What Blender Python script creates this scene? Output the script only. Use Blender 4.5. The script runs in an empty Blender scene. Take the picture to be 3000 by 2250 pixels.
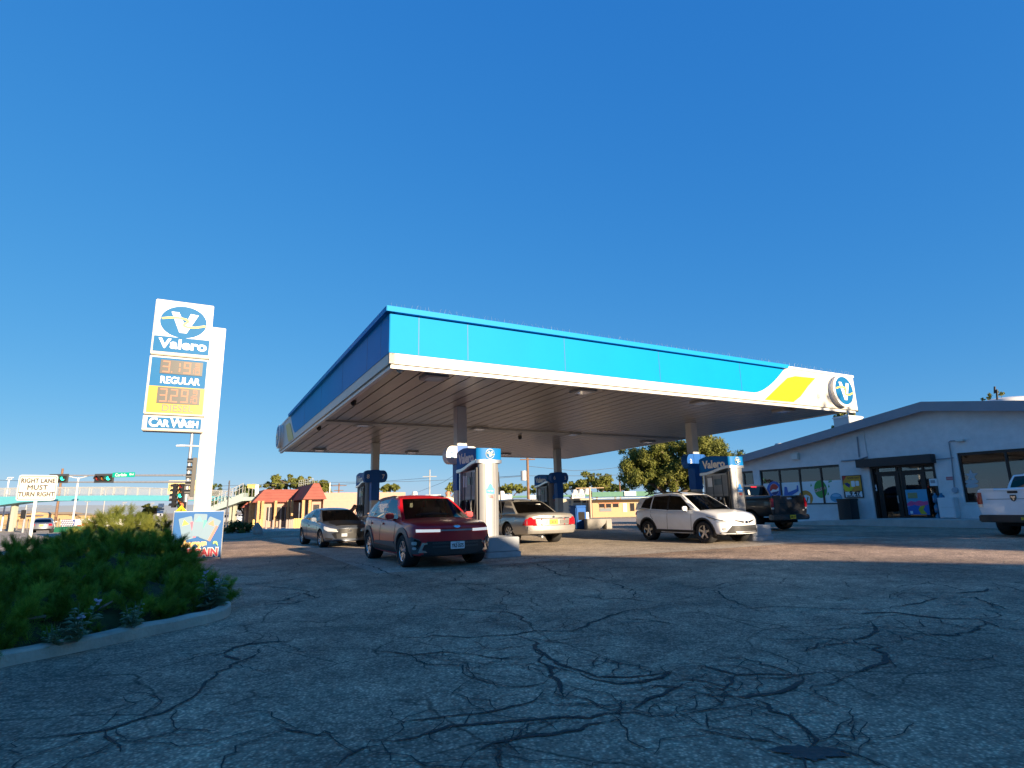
import bpy, bmesh, math, random
from mathutils import Vector, Matrix, noise
from mathutils.bvhtree import BVHTree
from mathutils.geometry import delaunay_2d_cdt
R = math.radians
SC = bpy.context.scene
COL = SC.collection
V = Vector
random.seed(7)

# ------------------------------------------------------------------ camera
F_PX, PITCH, ROLL, EYE = 1695.26, 0.20811, -0.01926, 1.2
cam_d = bpy.data.cameras.new("camera"); cam = bpy.data.objects.new("camera", cam_d); COL.objects.link(cam)
FW = V((0, math.cos(PITCH), math.sin(PITCH))); UP0 = V((0, -math.sin(PITCH), math.cos(PITCH))); RT0 = V((1, 0, 0))
RT = math.cos(ROLL)*RT0 + math.sin(ROLL)*UP0; UPV = -math.sin(ROLL)*RT0 + math.cos(ROLL)*UP0
m = Matrix((RT, UPV, -FW)).transposed().to_4x4(); m.translation = (0, 0, EYE)
cam.matrix_world = m
cam_d.sensor_width = 36; cam_d.lens = F_PX/3000*36; cam_d.clip_end = 6000; cam_d.clip_start = .05
SC.camera = cam

# ------------------------------------------------------------------ sky, sun, exposure
SUN_DIR = V((.68, -.733, 0)).normalized()          # where the low sun stands
SUN_EL = R(14.0)
SUN_ROT = math.atan2(SUN_DIR.x, SUN_DIR.y)
w = bpy.data.worlds.new("World"); SC.world = w; w.use_nodes = True
nt = w.node_tree; bg = nt.nodes['Background']
sky = nt.nodes.new('ShaderNodeTexSky'); sky.sky_type = 'NISHITA'; sky.sun_disc = False
sky.sun_elevation = SUN_EL; sky.sun_rotation = SUN_ROT
sky.altitude = 1500; sky.air_density = 1.0; sky.dust_density = .35; sky.ozone_density = 3.5
hs = nt.nodes.new('ShaderNodeHueSaturation'); hs.inputs['Saturation'].default_value = 1.12
nt.links.new(sky.outputs[0], hs.inputs['Color']); 
sp_ = nt.nodes.new('ShaderNodeSeparateColor'); cb_ = nt.nodes.new('ShaderNodeCombineColor'); nt.links.new(hs.outputs[0], sp_.inputs[0])
for ch, (g_, a_) in enumerate(((.887, .445), (.508, 1.044), (.237, 2.346))):     # clear deep desert blue
    pw_ = nt.nodes.new('ShaderNodeMath'); pw_.operation = 'POWER'; pw_.inputs[1].default_value = g_; ml_ = nt.nodes.new('ShaderNodeMath'); ml_.operation = 'MULTIPLY'; ml_.inputs[1].default_value = a_
    nt.links.new(sp_.outputs[ch], pw_.inputs[0]); nt.links.new(pw_.outputs[0], ml_.inputs[0]); nt.links.new(ml_.outputs[0], cb_.inputs[ch])
nt.links.new(cb_.outputs[0], bg.inputs['Color'])
bg.inputs['Strength'].default_value = .09
sd = bpy.data.lights.new("sun", 'SUN'); sd.energy = 5; sd.angle = R(.5); sd.color = (1.0, .80, .56)
so = bpy.data.objects.new("sun", sd); COL.objects.link(so)
sv = V((SUN_DIR.x*math.cos(SUN_EL), SUN_DIR.y*math.cos(SUN_EL), math.sin(SUN_EL)))
so.rotation_euler = sv.to_track_quat('Z', 'Y').to_euler()
SC.view_settings.view_transform = 'Standard'; SC.view_settings.look = 'None'
SC.view_settings.exposure = 1.3; SC.view_settings.gamma = 1
SC.cycles.use_denoising = True
SC.cycles.max_bounces = 6; SC.cycles.transparent_max_bounces = 12

# ------------------------------------------------------------------ placing by eye-rays
def S01(t):
    t = max(0, min(1, t)); return t*t*(3-2*t)
def gz(x, y):                                      # the land falls gently beyond the forecourt
    return -.9*S01((y-36)/38)
def ray(px, py):
    return FW + (px-1500)/F_PX*RT - (py-1125)/F_PX*UPV
def at(px, py, Y):
    d = ray(px, py); return d*(Y/d.y) + V((0, 0, EYE))
def gnd(px, py, z=0.0):
    d = ray(px, py); t = (z-EYE)/d.z; return d*t + V((0, 0, EYE))
def land(px, py):
    z = 0
    for i in range(12): z = gz(0, gnd(px, py, z).y)
    return gnd(px, py, z)
TH = .49924
U = V((math.cos(TH), math.sin(TH), 0)); W_ = V((-math.sin(TH), math.cos(TH), 0))
def onu(px, py, c):                                # hit the upright plane U.P = c
    d = ray(px, py); t = c/(d.x*U.x+d.y*U.y); return d*t + V((0, 0, EYE))
def onw(px, py, c):
    d = ray(px, py); t = c/(d.x*W_.x+d.y*W_.y); return d*t + V((0, 0, EYE))

# ------------------------------------------------------------------ materials
MATS = {}
def mat(name, col, rough=.5, metal=0., var=.0, vscale=3., bump=0., bscale=40., coat=0., emit=0., spec=.5, trans=0., alpha=1.):
    if name in MATS: return MATS[name]
    m = bpy.data.materials.new(name); m.use_nodes = True; MATS[name] = m
    n = m.node_tree.nodes; l = m.node_tree.links; p = n['Principled BSDF']
    p.inputs['Base Color'].default_value = (*col, 1); p.inputs['Roughness'].default_value = rough
    p.inputs['Metallic'].default_value = metal; p.inputs['Coat Weight'].default_value = coat
    p.inputs['Coat Roughness'].default_value = .04
    p.inputs['Specular IOR Level'].default_value = spec
    p.inputs['Transmission Weight'].default_value = trans
    if emit:
        p.inputs['Emission Color'].default_value = (*col, 1); p.inputs['Emission Strength'].default_value = emit
    if var or bump:
        tc = n.new('ShaderNodeTexCoord')
        if var:
            t = n.new('ShaderNodeTexNoise'); t.inputs['Scale'].default_value = vscale; t.inputs['Detail'].default_value = 6
            t.inputs['Roughness'].default_value = .65
            l.new(tc.outputs['Object'], t.inputs['Vector'])
            r = n.new('ShaderNodeValToRGB'); r.color_ramp.elements[0].position = .3; r.color_ramp.elements[1].position = .7
            r.color_ramp.elements[0].color = (*[c*(1-var) for c in col], 1); r.color_ramp.elements[1].color = (*[min(1, c*(1+var)) for c in col], 1)
            l.new(t.outputs['Fac'], r.inputs['Fac']); l.new(r.outputs['Color'], p.inputs['Base Color'])
        if bump:
            b = n.new('ShaderNodeBump'); b.inputs['Strength'].default_value = bump; b.inputs['Distance'].default_value = .02
            t2 = n.new('ShaderNodeTexNoise'); t2.inputs['Scale'].default_value = bscale; t2.inputs['Detail'].default_value = 4
            l.new(tc.outputs['Object'], t2.inputs['Vector']); l.new(t2.outputs['Fac'], b.inputs['Height']); l.new(b.outputs['Normal'], p.inputs['Normal'])
    return m
def glass(name, tint=(.02, .025, .03), through=.25, rough=.02, ior=1.6):
    if name in MATS: return MATS[name]
    m = bpy.data.materials.new(name); m.use_nodes = True; MATS[name] = m
    n = m.node_tree.nodes; l = m.node_tree.links; n.remove(n['Principled BSDF'])
    o = n['Material Output']; g = n.new('ShaderNodeBsdfGlossy'); g.inputs['Roughness'].default_value = rough
    g.inputs['Color'].default_value = (.95, .97, 1, 1)
    t = n.new('ShaderNodeBsdfTransparent'); t.inputs['Color'].default_value = (*[through*c for c in (.92, 1, .95)], 1)
    fr = n.new('ShaderNodeFresnel'); fr.inputs['IOR'].default_value = ior
    mx = n.new('ShaderNodeMixShader'); l.new(fr.outputs[0], mx.inputs[0]); l.new(t.outputs[0], mx.inputs[1]); l.new(g.outputs[0], mx.inputs[2])
    l.new(mx.outputs[0], o.inputs['Surface']); return m
def paint(name, col, metal=.0, rough=.35, coat=.75):
    m = mat(name, col, rough, metal, var=.06, vscale=2.5, coat=coat); return m

WHITE = mat('white_paint', (.72, .70, .66), .4, var=.05, vscale=1.2)
OFFW = mat('off_white', (.68, .66, .62), .5, var=.08, vscale=2)
BLACK = mat('black_plastic', (.016, .016, .018), .45)
RUBBER = mat('rubber', (.018, .018, .019), .8, bump=.2, bscale=60)
DARK = mat('dark_void', (.008, .008, .009), .9)
CHROME = mat('chrome', (.75, .75, .76), .12, 1.0)
ALU = mat('aluminium', (.6, .61, .63), .32, .85, var=.06)
STEEL = mat('galvanised_steel', (.42, .43, .44), .5, .6, var=.12, vscale=6)
GREYM = mat('grey_metal', (.28, .28, .29), .5, .3)
BLUE = mat('station_blue', (.0, .245, .57), .5, var=.04, vscale=.6, spec=.06)
NAVY = mat('deep_blue', (.003, .09, .36), .45, var=.04, spec=.3)
SIGNB = mat('sign_blue', (.003, .115, .29), .45, var=.05, spec=.15)
YEL = mat('station_yellow', (.62, .40, .003), .4, spec=.3)
RED = mat('red_plastic', (.5, .008, .012), .25, coat=.6)
AMBER = mat('amber_plastic', (.75, .25, .03), .3, coat=.4)
LAMPC = mat('clear_lamp', (.62, .62, .60), .12, .3, coat=1)
CONC = mat('concrete', (.34, .325, .30), .9, var=.2, vscale=1.6, bump=.35, bscale=50)
PLATEW = mat('plate_white', (.75, .77, .8), .4)
PLATEY = mat('plate_yellow', (.78, .55, .03), .4)
INK = mat('black_ink', (.02, .02, .022), .6)

# ------------------------------------------------------------------ object helpers
def tag(o, label=None, cat=None, group=None, kind=None):
    if label: o['label'] = label
    if cat: o['category'] = cat
    if group: o['group'] = group
    if kind: o['kind'] = kind
    return o
def thing(name, label, cat, loc=(0, 0, 0), rz=0., group=None, scale=None):
    o = bpy.data.objects.new(name, None); COL.objects.link(o); o.empty_display_size = .2
    o.location = loc; o.rotation_euler = (0, 0, rz)
    if scale: o.scale = scale if hasattr(scale, '__len__') else (scale,)*3
    return tag(o, label, cat, group)
def kids(o): return [c for c in bpy.data.objects if c.parent == o]
def dup(o, parent=None):
    c = o.copy(); COL.objects.link(c); c.parent = parent
    for k in kids(o): dup(k, c)
    return c
class MB:
    def __init__(s): s.v = []; s.f = []; s.m = []; s.mi = 0
    def add(s, vs, fs, M=None):
        b = len(s.v)
        for p in vs: s.v.append(tuple(M @ V(p)) if M else tuple(p))
        for f in fs: s.f.append([b+i for i in f]); s.m.append(s.mi)
        return s
    def box(s, c, d, M=None, rz=0):
        x, y, z = d[0]/2, d[1]/2, d[2]/2
        vs = [V((i*x, j*y, k*z)) for k in (-1, 1) for j in (-1, 1) for i in (-1, 1)]
        if rz: q = Matrix.Rotation(rz, 3, 'Z'); vs = [q @ p for p in vs]
        vs = [p+V(c) for p in vs]
        return s.add(vs, [(0, 2, 3, 1), (4, 5, 7, 6), (0, 1, 5, 4), (2, 6, 7, 3), (0, 4, 6, 2), (1, 3, 7, 5)], M)
    def prism(s, pts, M, d):                       # outline in M's xy plane, pushed back by d along -z
        n = len(pts)
        a = 0
        for i in range(n): a += pts[i][0]*pts[(i+1) % n][1]-pts[(i+1) % n][0]*pts[i][1]
        if a < 0: pts = pts[::-1]
        vs = [(p[0], p[1], 0) for p in pts]+[(p[0], p[1], -d) for p in pts]
        fs = [list(range(n)), list(range(2*n-1, n-1, -1))]+[(i, n+i, n+(i+1) % n, (i+1) % n) for i in range(n)]
        return s.add(vs, fs, M)
    def cone(s, p0, p1, r0, r1, n=10, cap=True):
        p0, p1 = V(p0), V(p1); q = (p1-p0).to_track_quat('Z', 'Y'); vs = []
        for p, r in ((p0, r0), (p1, r1)):
            for i in range(n):
                a = 2*math.pi*i/n; vs.append(p+q @ V((r*math.cos(a), r*math.sin(a), 0)))
        fs = [(i, (i+1) % n, n+(i+1) % n, n+i) for i in range(n)]
        if cap: fs += [list(range(n-1, -1, -1)), list(range(n, 2*n))]
        return s.add(vs, fs)
    def tube(s, path, r, n=8):
        path = [V(p) for p in path]; rs = r if hasattr(r, '__len__') else [r]*len(path); vs = []; N = len(path)
        ref = None
        for i, p in enumerate(path):
            t = (path[min(i+1, N-1)]-path[max(i-1, 0)]).normalized()
            if ref is None:
                ref = t.orthogonal().normalized()
            ref = (ref - t*ref.dot(t)).normalized(); b = t.cross(ref)
            for k in range(n):
                a = 2*math.pi*k/n; vs.append(p+rs[i]*(math.cos(a)*ref+math.sin(a)*b))
        fs = [(i*n+k, i*n+(k+1) % n, (i+1)*n+(k+1) % n, (i+1)*n+k) for i in range(N-1) for k in range(n)]
        fs += [list(range(n-1, -1, -1)), list(range((N-1)*n, N*n))]
        return s.add(vs, fs)
    def lathe(s, prof, M=None, n=24):              # (r, z) profile round z
        k = len(prof); vs = []
        for i in range(n):
            a = 2*math.pi*i/n
            for r, z in prof: vs.append((r*math.cos(a), r*math.sin(a), z))
        fs = [(i*k+j, ((i+1) % n)*k+j, ((i+1) % n)*k+j+1, i*k+j+1) for i in range(n) for j in range(k-1)]
        return s.add(vs, fs, M)
    def build(s, name, mt, parent=None, smooth=None, bevel=0., loc=None):
        me = bpy.data.meshes.new(name); me.from_pydata(s.v, [], s.f)
        for x in (mt if isinstance(mt, (list, tuple)) else [mt]): me.materials.append(x)
        if max(s.m, default=0): me.polygons.foreach_set('material_index', s.m)
        me.update()
        return link(name, me, parent, smooth, bevel)
def link(name, me, parent=None, smooth=None, bevel=0.):
    if bevel:
        bm = bmesh.new(); bm.from_mesh(me); bmesh.ops.remove_doubles(bm, verts=bm.verts, dist=1e-5)
        es = [e for e in bm.edges if len(e.link_faces) == 2 and e.calc_face_angle(0) > R(35)]
        bmesh.ops.bevel(bm, geom=es, offset=bevel, segments=2, affect='EDGES', clamp_overlap=True); bm.to_mesh(me); bm.free()
        smooth = smooth or 40
    if smooth:
        me.polygons.foreach_set('use_smooth', [True]*len(me.polygons)); me.set_sharp_from_angle(angle=R(smooth))
    o = bpy.data.objects.new(name, me); COL.objects.link(o); o.parent = parent
    return o
def frame(o, right, up):                           # text/plate frame: x right, y up, z out
    r = V(right).normalized(); u = V(up).normalized(); z = r.cross(u)
    M = Matrix((r, u, z)).transposed().to_4x4(); M.translation = V(o); return M
def text_mesh(s, size, M, ext=.004, bold=0., align='CENTER', sx=1., shear=0., space=1.):
    cu = bpy.data.curves.new('lettering', 'FONT'); cu.body = s; cu.size = size; cu.extrude = ext; cu.offset = bold
    cu.align_x = align; cu.align_y = 'CENTER'; cu.resolution_u = 3; cu.shear = shear; cu.space_character = space
    ob = bpy.data.objects.new('lettering', cu); COL.objects.link(ob)
    bpy.context.view_layer.update()
    me = bpy.data.meshes.new_from_object(ob.evaluated_get(bpy.context.evaluated_depsgraph_get()))
    bpy.data.objects.remove(ob); bpy.data.curves.remove(cu)
    me.transform(M @ Matrix.Diagonal((sx, 1, 1, 1))); return me
def text(s, size, M, mt, parent, name='lettering', fat=0, **k):
    me = text_mesh(s, size, M, **k)
    if fat:
        bm = bmesh.new()
        for i, (dx, dy) in enumerate(((0, 0), (fat, 0), (-fat, 0), (0, fat), (0, -fat))):
            m2 = text_mesh(s, size, M @ Matrix.Translation((dx, dy, .0004*i)), **k); bm.from_mesh(m2); bpy.data.meshes.remove(m2)
        bm.to_mesh(me); bm.free()
    me.materials.clear(); me.materials.append(mt)
    return link(name, me, parent)
def ell(rx, ry, n=40, cx=0, cy=0): return [(cx+rx*math.cos(2*math.pi*i/n), cy+ry*math.sin(2*math.pi*i/n)) for i in range(n)]
def rrect(x0, y0, x1, y1, r, n=4):
    P = []
    for cx, cy, a in ((x1-r, y1-r, 0), (x0+r, y1-r, 90), (x0+r, y0+r, 180), (x1-r, y0+r, 270)):
        for i in range(n+1):
            t = R(a+90*i/n); P.append((cx+r*math.cos(t), cy+r*math.sin(t)))
    return P
def rect(x0, y0, x1, y1): return [(x0, y0), (x1, y0), (x1, y1), (x0, y1)]
def off(M, z): return M @ Matrix.Translation((0, 0, z))
def plate(name, pts, M, mt, parent, d=.01, z=0., bevel=0.):
    return MB().prism(pts, off(M, z), d).build(name, mt, parent, bevel=bevel)
# the oval badge: blue disc, white V, yellow ribbon
def badge(M, rx, ry, parent, rim=True, vm=WHITE, bm=SIGNB):
    if rim: plate('badge_rim', ell(rx*1.07, ry*1.09), M, WHITE, parent, .01, .0)
    e = plate('badge_disc', ell(rx, ry), M, bm, parent, .012, .006)
    v = [(-.62, .62), (-.26, .62), (.06, -.18), (.30, .60), (.68, .56), (.18, -.72), (-.16, -.72)]
    plate('letter_emblem', [(x*rx*.9, y*ry*.95) for x, y in v], M, vm, e, .012, .012)
    mb = MB()
    path = [(-.93, .10), (-.6, .2), (-.2, .24), (.12, .18), (.2, .06), (.05, -.1), (.0, -.22), (.2, -.3), (.55, -.26), (.95, -.1)]
    ws = [.05]*len(path)
    for i in range(len(path)-1):
        (x0, y0), (x1, y1) = path[i], path[i+1]; dx, dy = x1-x0, y1-y0; L = math.hypot(dx, dy); nx, ny = -dy/L*.055, dx/L*.055
        q = [(x0+nx, y0+ny), (x0-nx, y0-ny), (x1-nx, y1-ny), (x1+nx, y1+ny)]
        mb.prism([(a*rx, b*ry) for a, b in q], off(M, .0165+.0005*(i % 2)), .01)
    mb.build('ribbon', mat('ribbon_yellow', (.85, .6, .1), .4), e)
    return e
# ------------------------------------------------------------------ ground, forecourt, road
def asphalt(name, c1, c2, speck=.35, crack=.85, bump=.6):
    m = bpy.data.materials.new(name); m.use_nodes = True; n = m.node_tree.nodes; l = m.node_tree.links; p = n['Principled BSDF']
    p.inputs['Roughness'].default_value = .88; p.inputs['Specular IOR Level'].default_value = .25
    tc = n.new('ShaderNodeTexCoord')
    def noi(s, d=5, r=.6):
        t = n.new('ShaderNodeTexNoise'); t.inputs['Scale'].default_value = s; t.inputs['Detail'].default_value = d; t.inputs['Roughness'].default_value = r
        l.new(tc.outputs['Object'], t.inputs['Vector']); return t
    def ramp(f, a, b, ca, cb):
        r = n.new('ShaderNodeValToRGB'); r.color_ramp.elements[0].position = a; r.color_ramp.elements[1].position = b
        r.color_ramp.elements[0].color = (*ca, 1); r.color_ramp.elements[1].color = (*cb, 1); l.new(f, r.inputs['Fac']); return r.outputs['Color']
    def mix(t, f, a, b):
        x = n.new('ShaderNodeMix'); x.data_type = 'RGBA'; x.blend_type = t
        if hasattr(f, 'links'): l.new(f, x.inputs[0])
        else: x.inputs[0].default_value = f
        l.new(a, x.inputs[6]); l.new(b, x.inputs[7]); return x.outputs[2]
    big = ramp(noi(.33, 7, .65).outputs['Fac'], .40, .60, c1, c2)
    med = ramp(noi(2.6, 6, .7).outputs['Fac'], .3, .72, (.68, .68, .70), (1.3, 1.3, 1.28))
    c = mix('MULTIPLY', 1., big, med)
    vo = n.new('ShaderNodeTexVoronoi'); vo.inputs['Scale'].default_value = 42; l.new(tc.outputs['Object'], vo.inputs['Vector'])
    sp = ramp(vo.outputs['Distance'], .12, .5, (2.1, 2.08, 2.0), (.68, .69, .70))
    c = mix('MULTIPLY', speck*2 if speck < .5 else 1., c, sp)
    n2 = noi(16, 5, .8); st = ramp(n2.outputs['Fac'], .34, .60, (.36, .36, .37), (1.3, 1.3, 1.28)); c = mix('MULTIPLY', .85, c, st)
    if crack:
        v2 = n.new('ShaderNodeTexVoronoi'); v2.feature = 'DISTANCE_TO_EDGE'; v2.inputs['Scale'].default_value = 1.1
        ds = n.new('ShaderNodeMix'); ds.data_type = 'VECTOR'; ds.inputs[0].default_value = .2
        l.new(tc.outputs['Object'], ds.inputs[4]); l.new(noi(1.6, 5).outputs['Color'], ds.inputs[5]); l.new(ds.outputs[1], v2.inputs['Vector'])
        ck = ramp(v2.outputs['Distance'], .003, .012, (.22, .22, .23), (1, 1, 1))
        gate = ramp(noi(.5, 4).outputs['Fac'], .40, .55, (0, 0, 0), (crack, crack, crack))
        c = mix('MULTIPLY', gate, c, ck)
    l.new(c, p.inputs['Base Color'])
    b = n.new('ShaderNodeBump'); b.inputs['Strength'].default_value = bump; b.inputs['Distance'].default_value = .02
    mh = n.new('ShaderNodeMath'); mh.operation = 'ADD'; l.new(vo.outputs['Distance'], mh.inputs[0]); l.new(n2.outputs['Fac'], mh.inputs[1])
    l.new(mh.outputs[0], b.inputs['Height']); l.new(b.outputs['Normal'], p.inputs['Normal'])
    return m
ASPH = asphalt('old_asphalt', (.30, .215, .155), (.54, .375, .262))
ASPH_OLD = ASPH
ROADM = asphalt('road_asphalt', (.37, .305, .235), (.45, .37, .29), speck=.2, crack=0, bump=.2)
DIRT = mat('dry_earth', (.36, .285, .205), .95, var=.28, vscale=.5, bump=.4, bscale=8)
SOIL = mat('planter_soil', (.14, .10, .065), .95, var=.4, vscale=5, bump=.6, bscale=30)
PADM = asphalt('pad_concrete', (.38, .32, .255), (.50, .42, .335), speck=.15, crack=0, bump=.15)

def rows(a, b, st):
    r = [a]
    while r[-1] < b-1e-6: r.append(min(b, r[-1]+st))
    return r
def sheet(name, poly, mt, lift, kind='structure', step=4.):
    """flat outline laid on the land, cut in strips so that it follows its fall"""
    bm = bmesh.new(); f = bm.faces.new([bm.verts.new((x, y, 0)) for x, y in poly]); f.normal_update()
    if f.normal.z < 0: f.normal_flip()
    ys = [y for _, y in poly]
    for y in rows(min(ys), max(ys), step)[1:-1]:
        bmesh.ops.bisect_plane(bm, geom=bm.verts[:]+bm.edges[:]+bm.faces[:], plane_co=(0, y, 0), plane_no=(0, 1, 0))
    for v in bm.verts: v.co.z = gz(v.co.x, v.co.y)+lift
    me = bpy.data.meshes.new(name); bm.to_mesh(me); bm.free(); me.materials.append(mt)
    return tag(link(name, me), kind=kind)
mb = MB(); xs = [-3000, -700, -250, -120]+rows(-90, 90, 15)+[130, 260, 700, 3000]; ys = [-400, -90]+rows(-40, 36, 19)+rows(38, 74, 2)+[90, 130, 220, 500, 1200, 3600]
for y in ys:
    for x in xs: mb.v.append((x, y, gz(x, y)-.012))
nx = len(xs); mb.f = [[j*nx+i, j*nx+i+1, (j+1)*nx+i+1, (j+1)*nx+i] for j in range(len(ys)-1) for i in range(nx-1)]; mb.m = [0]*len(mb.f)
tag(mb.build('ground', DIRT), kind='structure')
def lp(x, y): return (A0.x+x*U.x+y*W_.x, A0.y+x*U.y+y*W_.y)          # canopy plan -> world
A0 = V((-2.468, 11.395, 0)); CW, CL, HS, HF = 15.93, 17.435, 4.1, 1.1376
sheet('forecourt', [(-11.5, 9.5), (-5.2, 2.5), (-5, -40), (60, -40), (60, 44), (6, 50), (-14, 40.5), (-19.5, 30)], ASPH, -.004)
pad = [lp(-.1, .15), lp(CW+.2, .15), lp(CW+.2, CL+.4), lp(-.1, CL+.4)]
sheet('concrete_pad', pad, PADM, .001)
mb = MB()
for k in range(1, 4):                               # sawn joints of the pad
    x = CW*k/4; a, b = V((*lp(x, .2), 0)), V((*lp(x, CL), 0)); n_ = U*.008
    mb.add([a-n_+V((0, 0, .005)), a+n_+V((0, 0, .005)), b+n_+V((0, 0, .005)), b-n_+V((0, 0, .005))], [(0, 1, 2, 3)])
for k in range(1, 4):
    y = CL*k/4; a, b = V((*lp(.1, y), 0)), V((*lp(CW, y), 0)); n_ = W_*.008
    mb.add([a+n_+V((0, 0, .0055)), a-n_+V((0, 0, .0055)), b-n_+V((0, 0, .0055)), b+n_+V((0, 0, .0055))], [(0, 1, 2, 3)])
tag(mb.build('pad_joints', mat('joint_black', (.03, .03, .03), .9)), kind='structure')
# streets to the left and behind
sheet('road', [(-60, 15), (-13.6, 15.5), (-15.5, 20), (-21.5, 31), (-26, 40), (-60, 40)], ROADM, .0)
sheet('median', [(-60, 40.5), (-26.3, 40.5), (-26, 46), (-60, 46)], mat('tan_paving', (.42, .34, .26), .9, var=.15), .004)
sheet('far_road', [(-110, 62), (-26, 62), (-20, 88), (80, 100), (80, 128), (-110, 128)], ROADM, .004)
sheet('side_street', [(-60, 46.5), (-27, 46.5), (-26, 61.5), (-60, 61.5)], ROADM, .0)
sheet('paved_lot', [(-13.5, 41.5), (5, 51.2), (60, 46), (60, 96), (-18, 84), (-24.5, 62)], mat('pale_paving', (.40, .32, .245), .9, var=.18, vscale=.4), .0)
mb = MB()
for i in range(9):                                  # lane dashes
    x = -58+i*5; mb.add([(x, 24.0, .006), (x+2.4, 24.2, .006), (x+2.4, 24.33, .006), (x, 24.13, .006)], [(0, 1, 2, 3)])
tag(mb.build('lane_markings', WHITE), kind='structure')
mb = MB(); P0, P1 = land(735, 1558), land(905, 1554)
q = (P1-P0); n_ = V((-q.y, q.x, 0)).normalized()*.3
mb.add([P0-n_, P1-n_, P1+n_, P0+n_, P0-n_+V((0, 0, .14)), P1-n_+V((0, 0, .14)), P1+n_+V((0, 0, .14)), P0+n_+V((0, 0, .14))], [(0, 1, 5, 4), (4, 5, 6, 7), (2, 3, 7, 6), (1, 2, 6, 5), (3, 0, 4, 7)])
tag(mb.build('kerb', OFFW), kind='structure')

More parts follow.
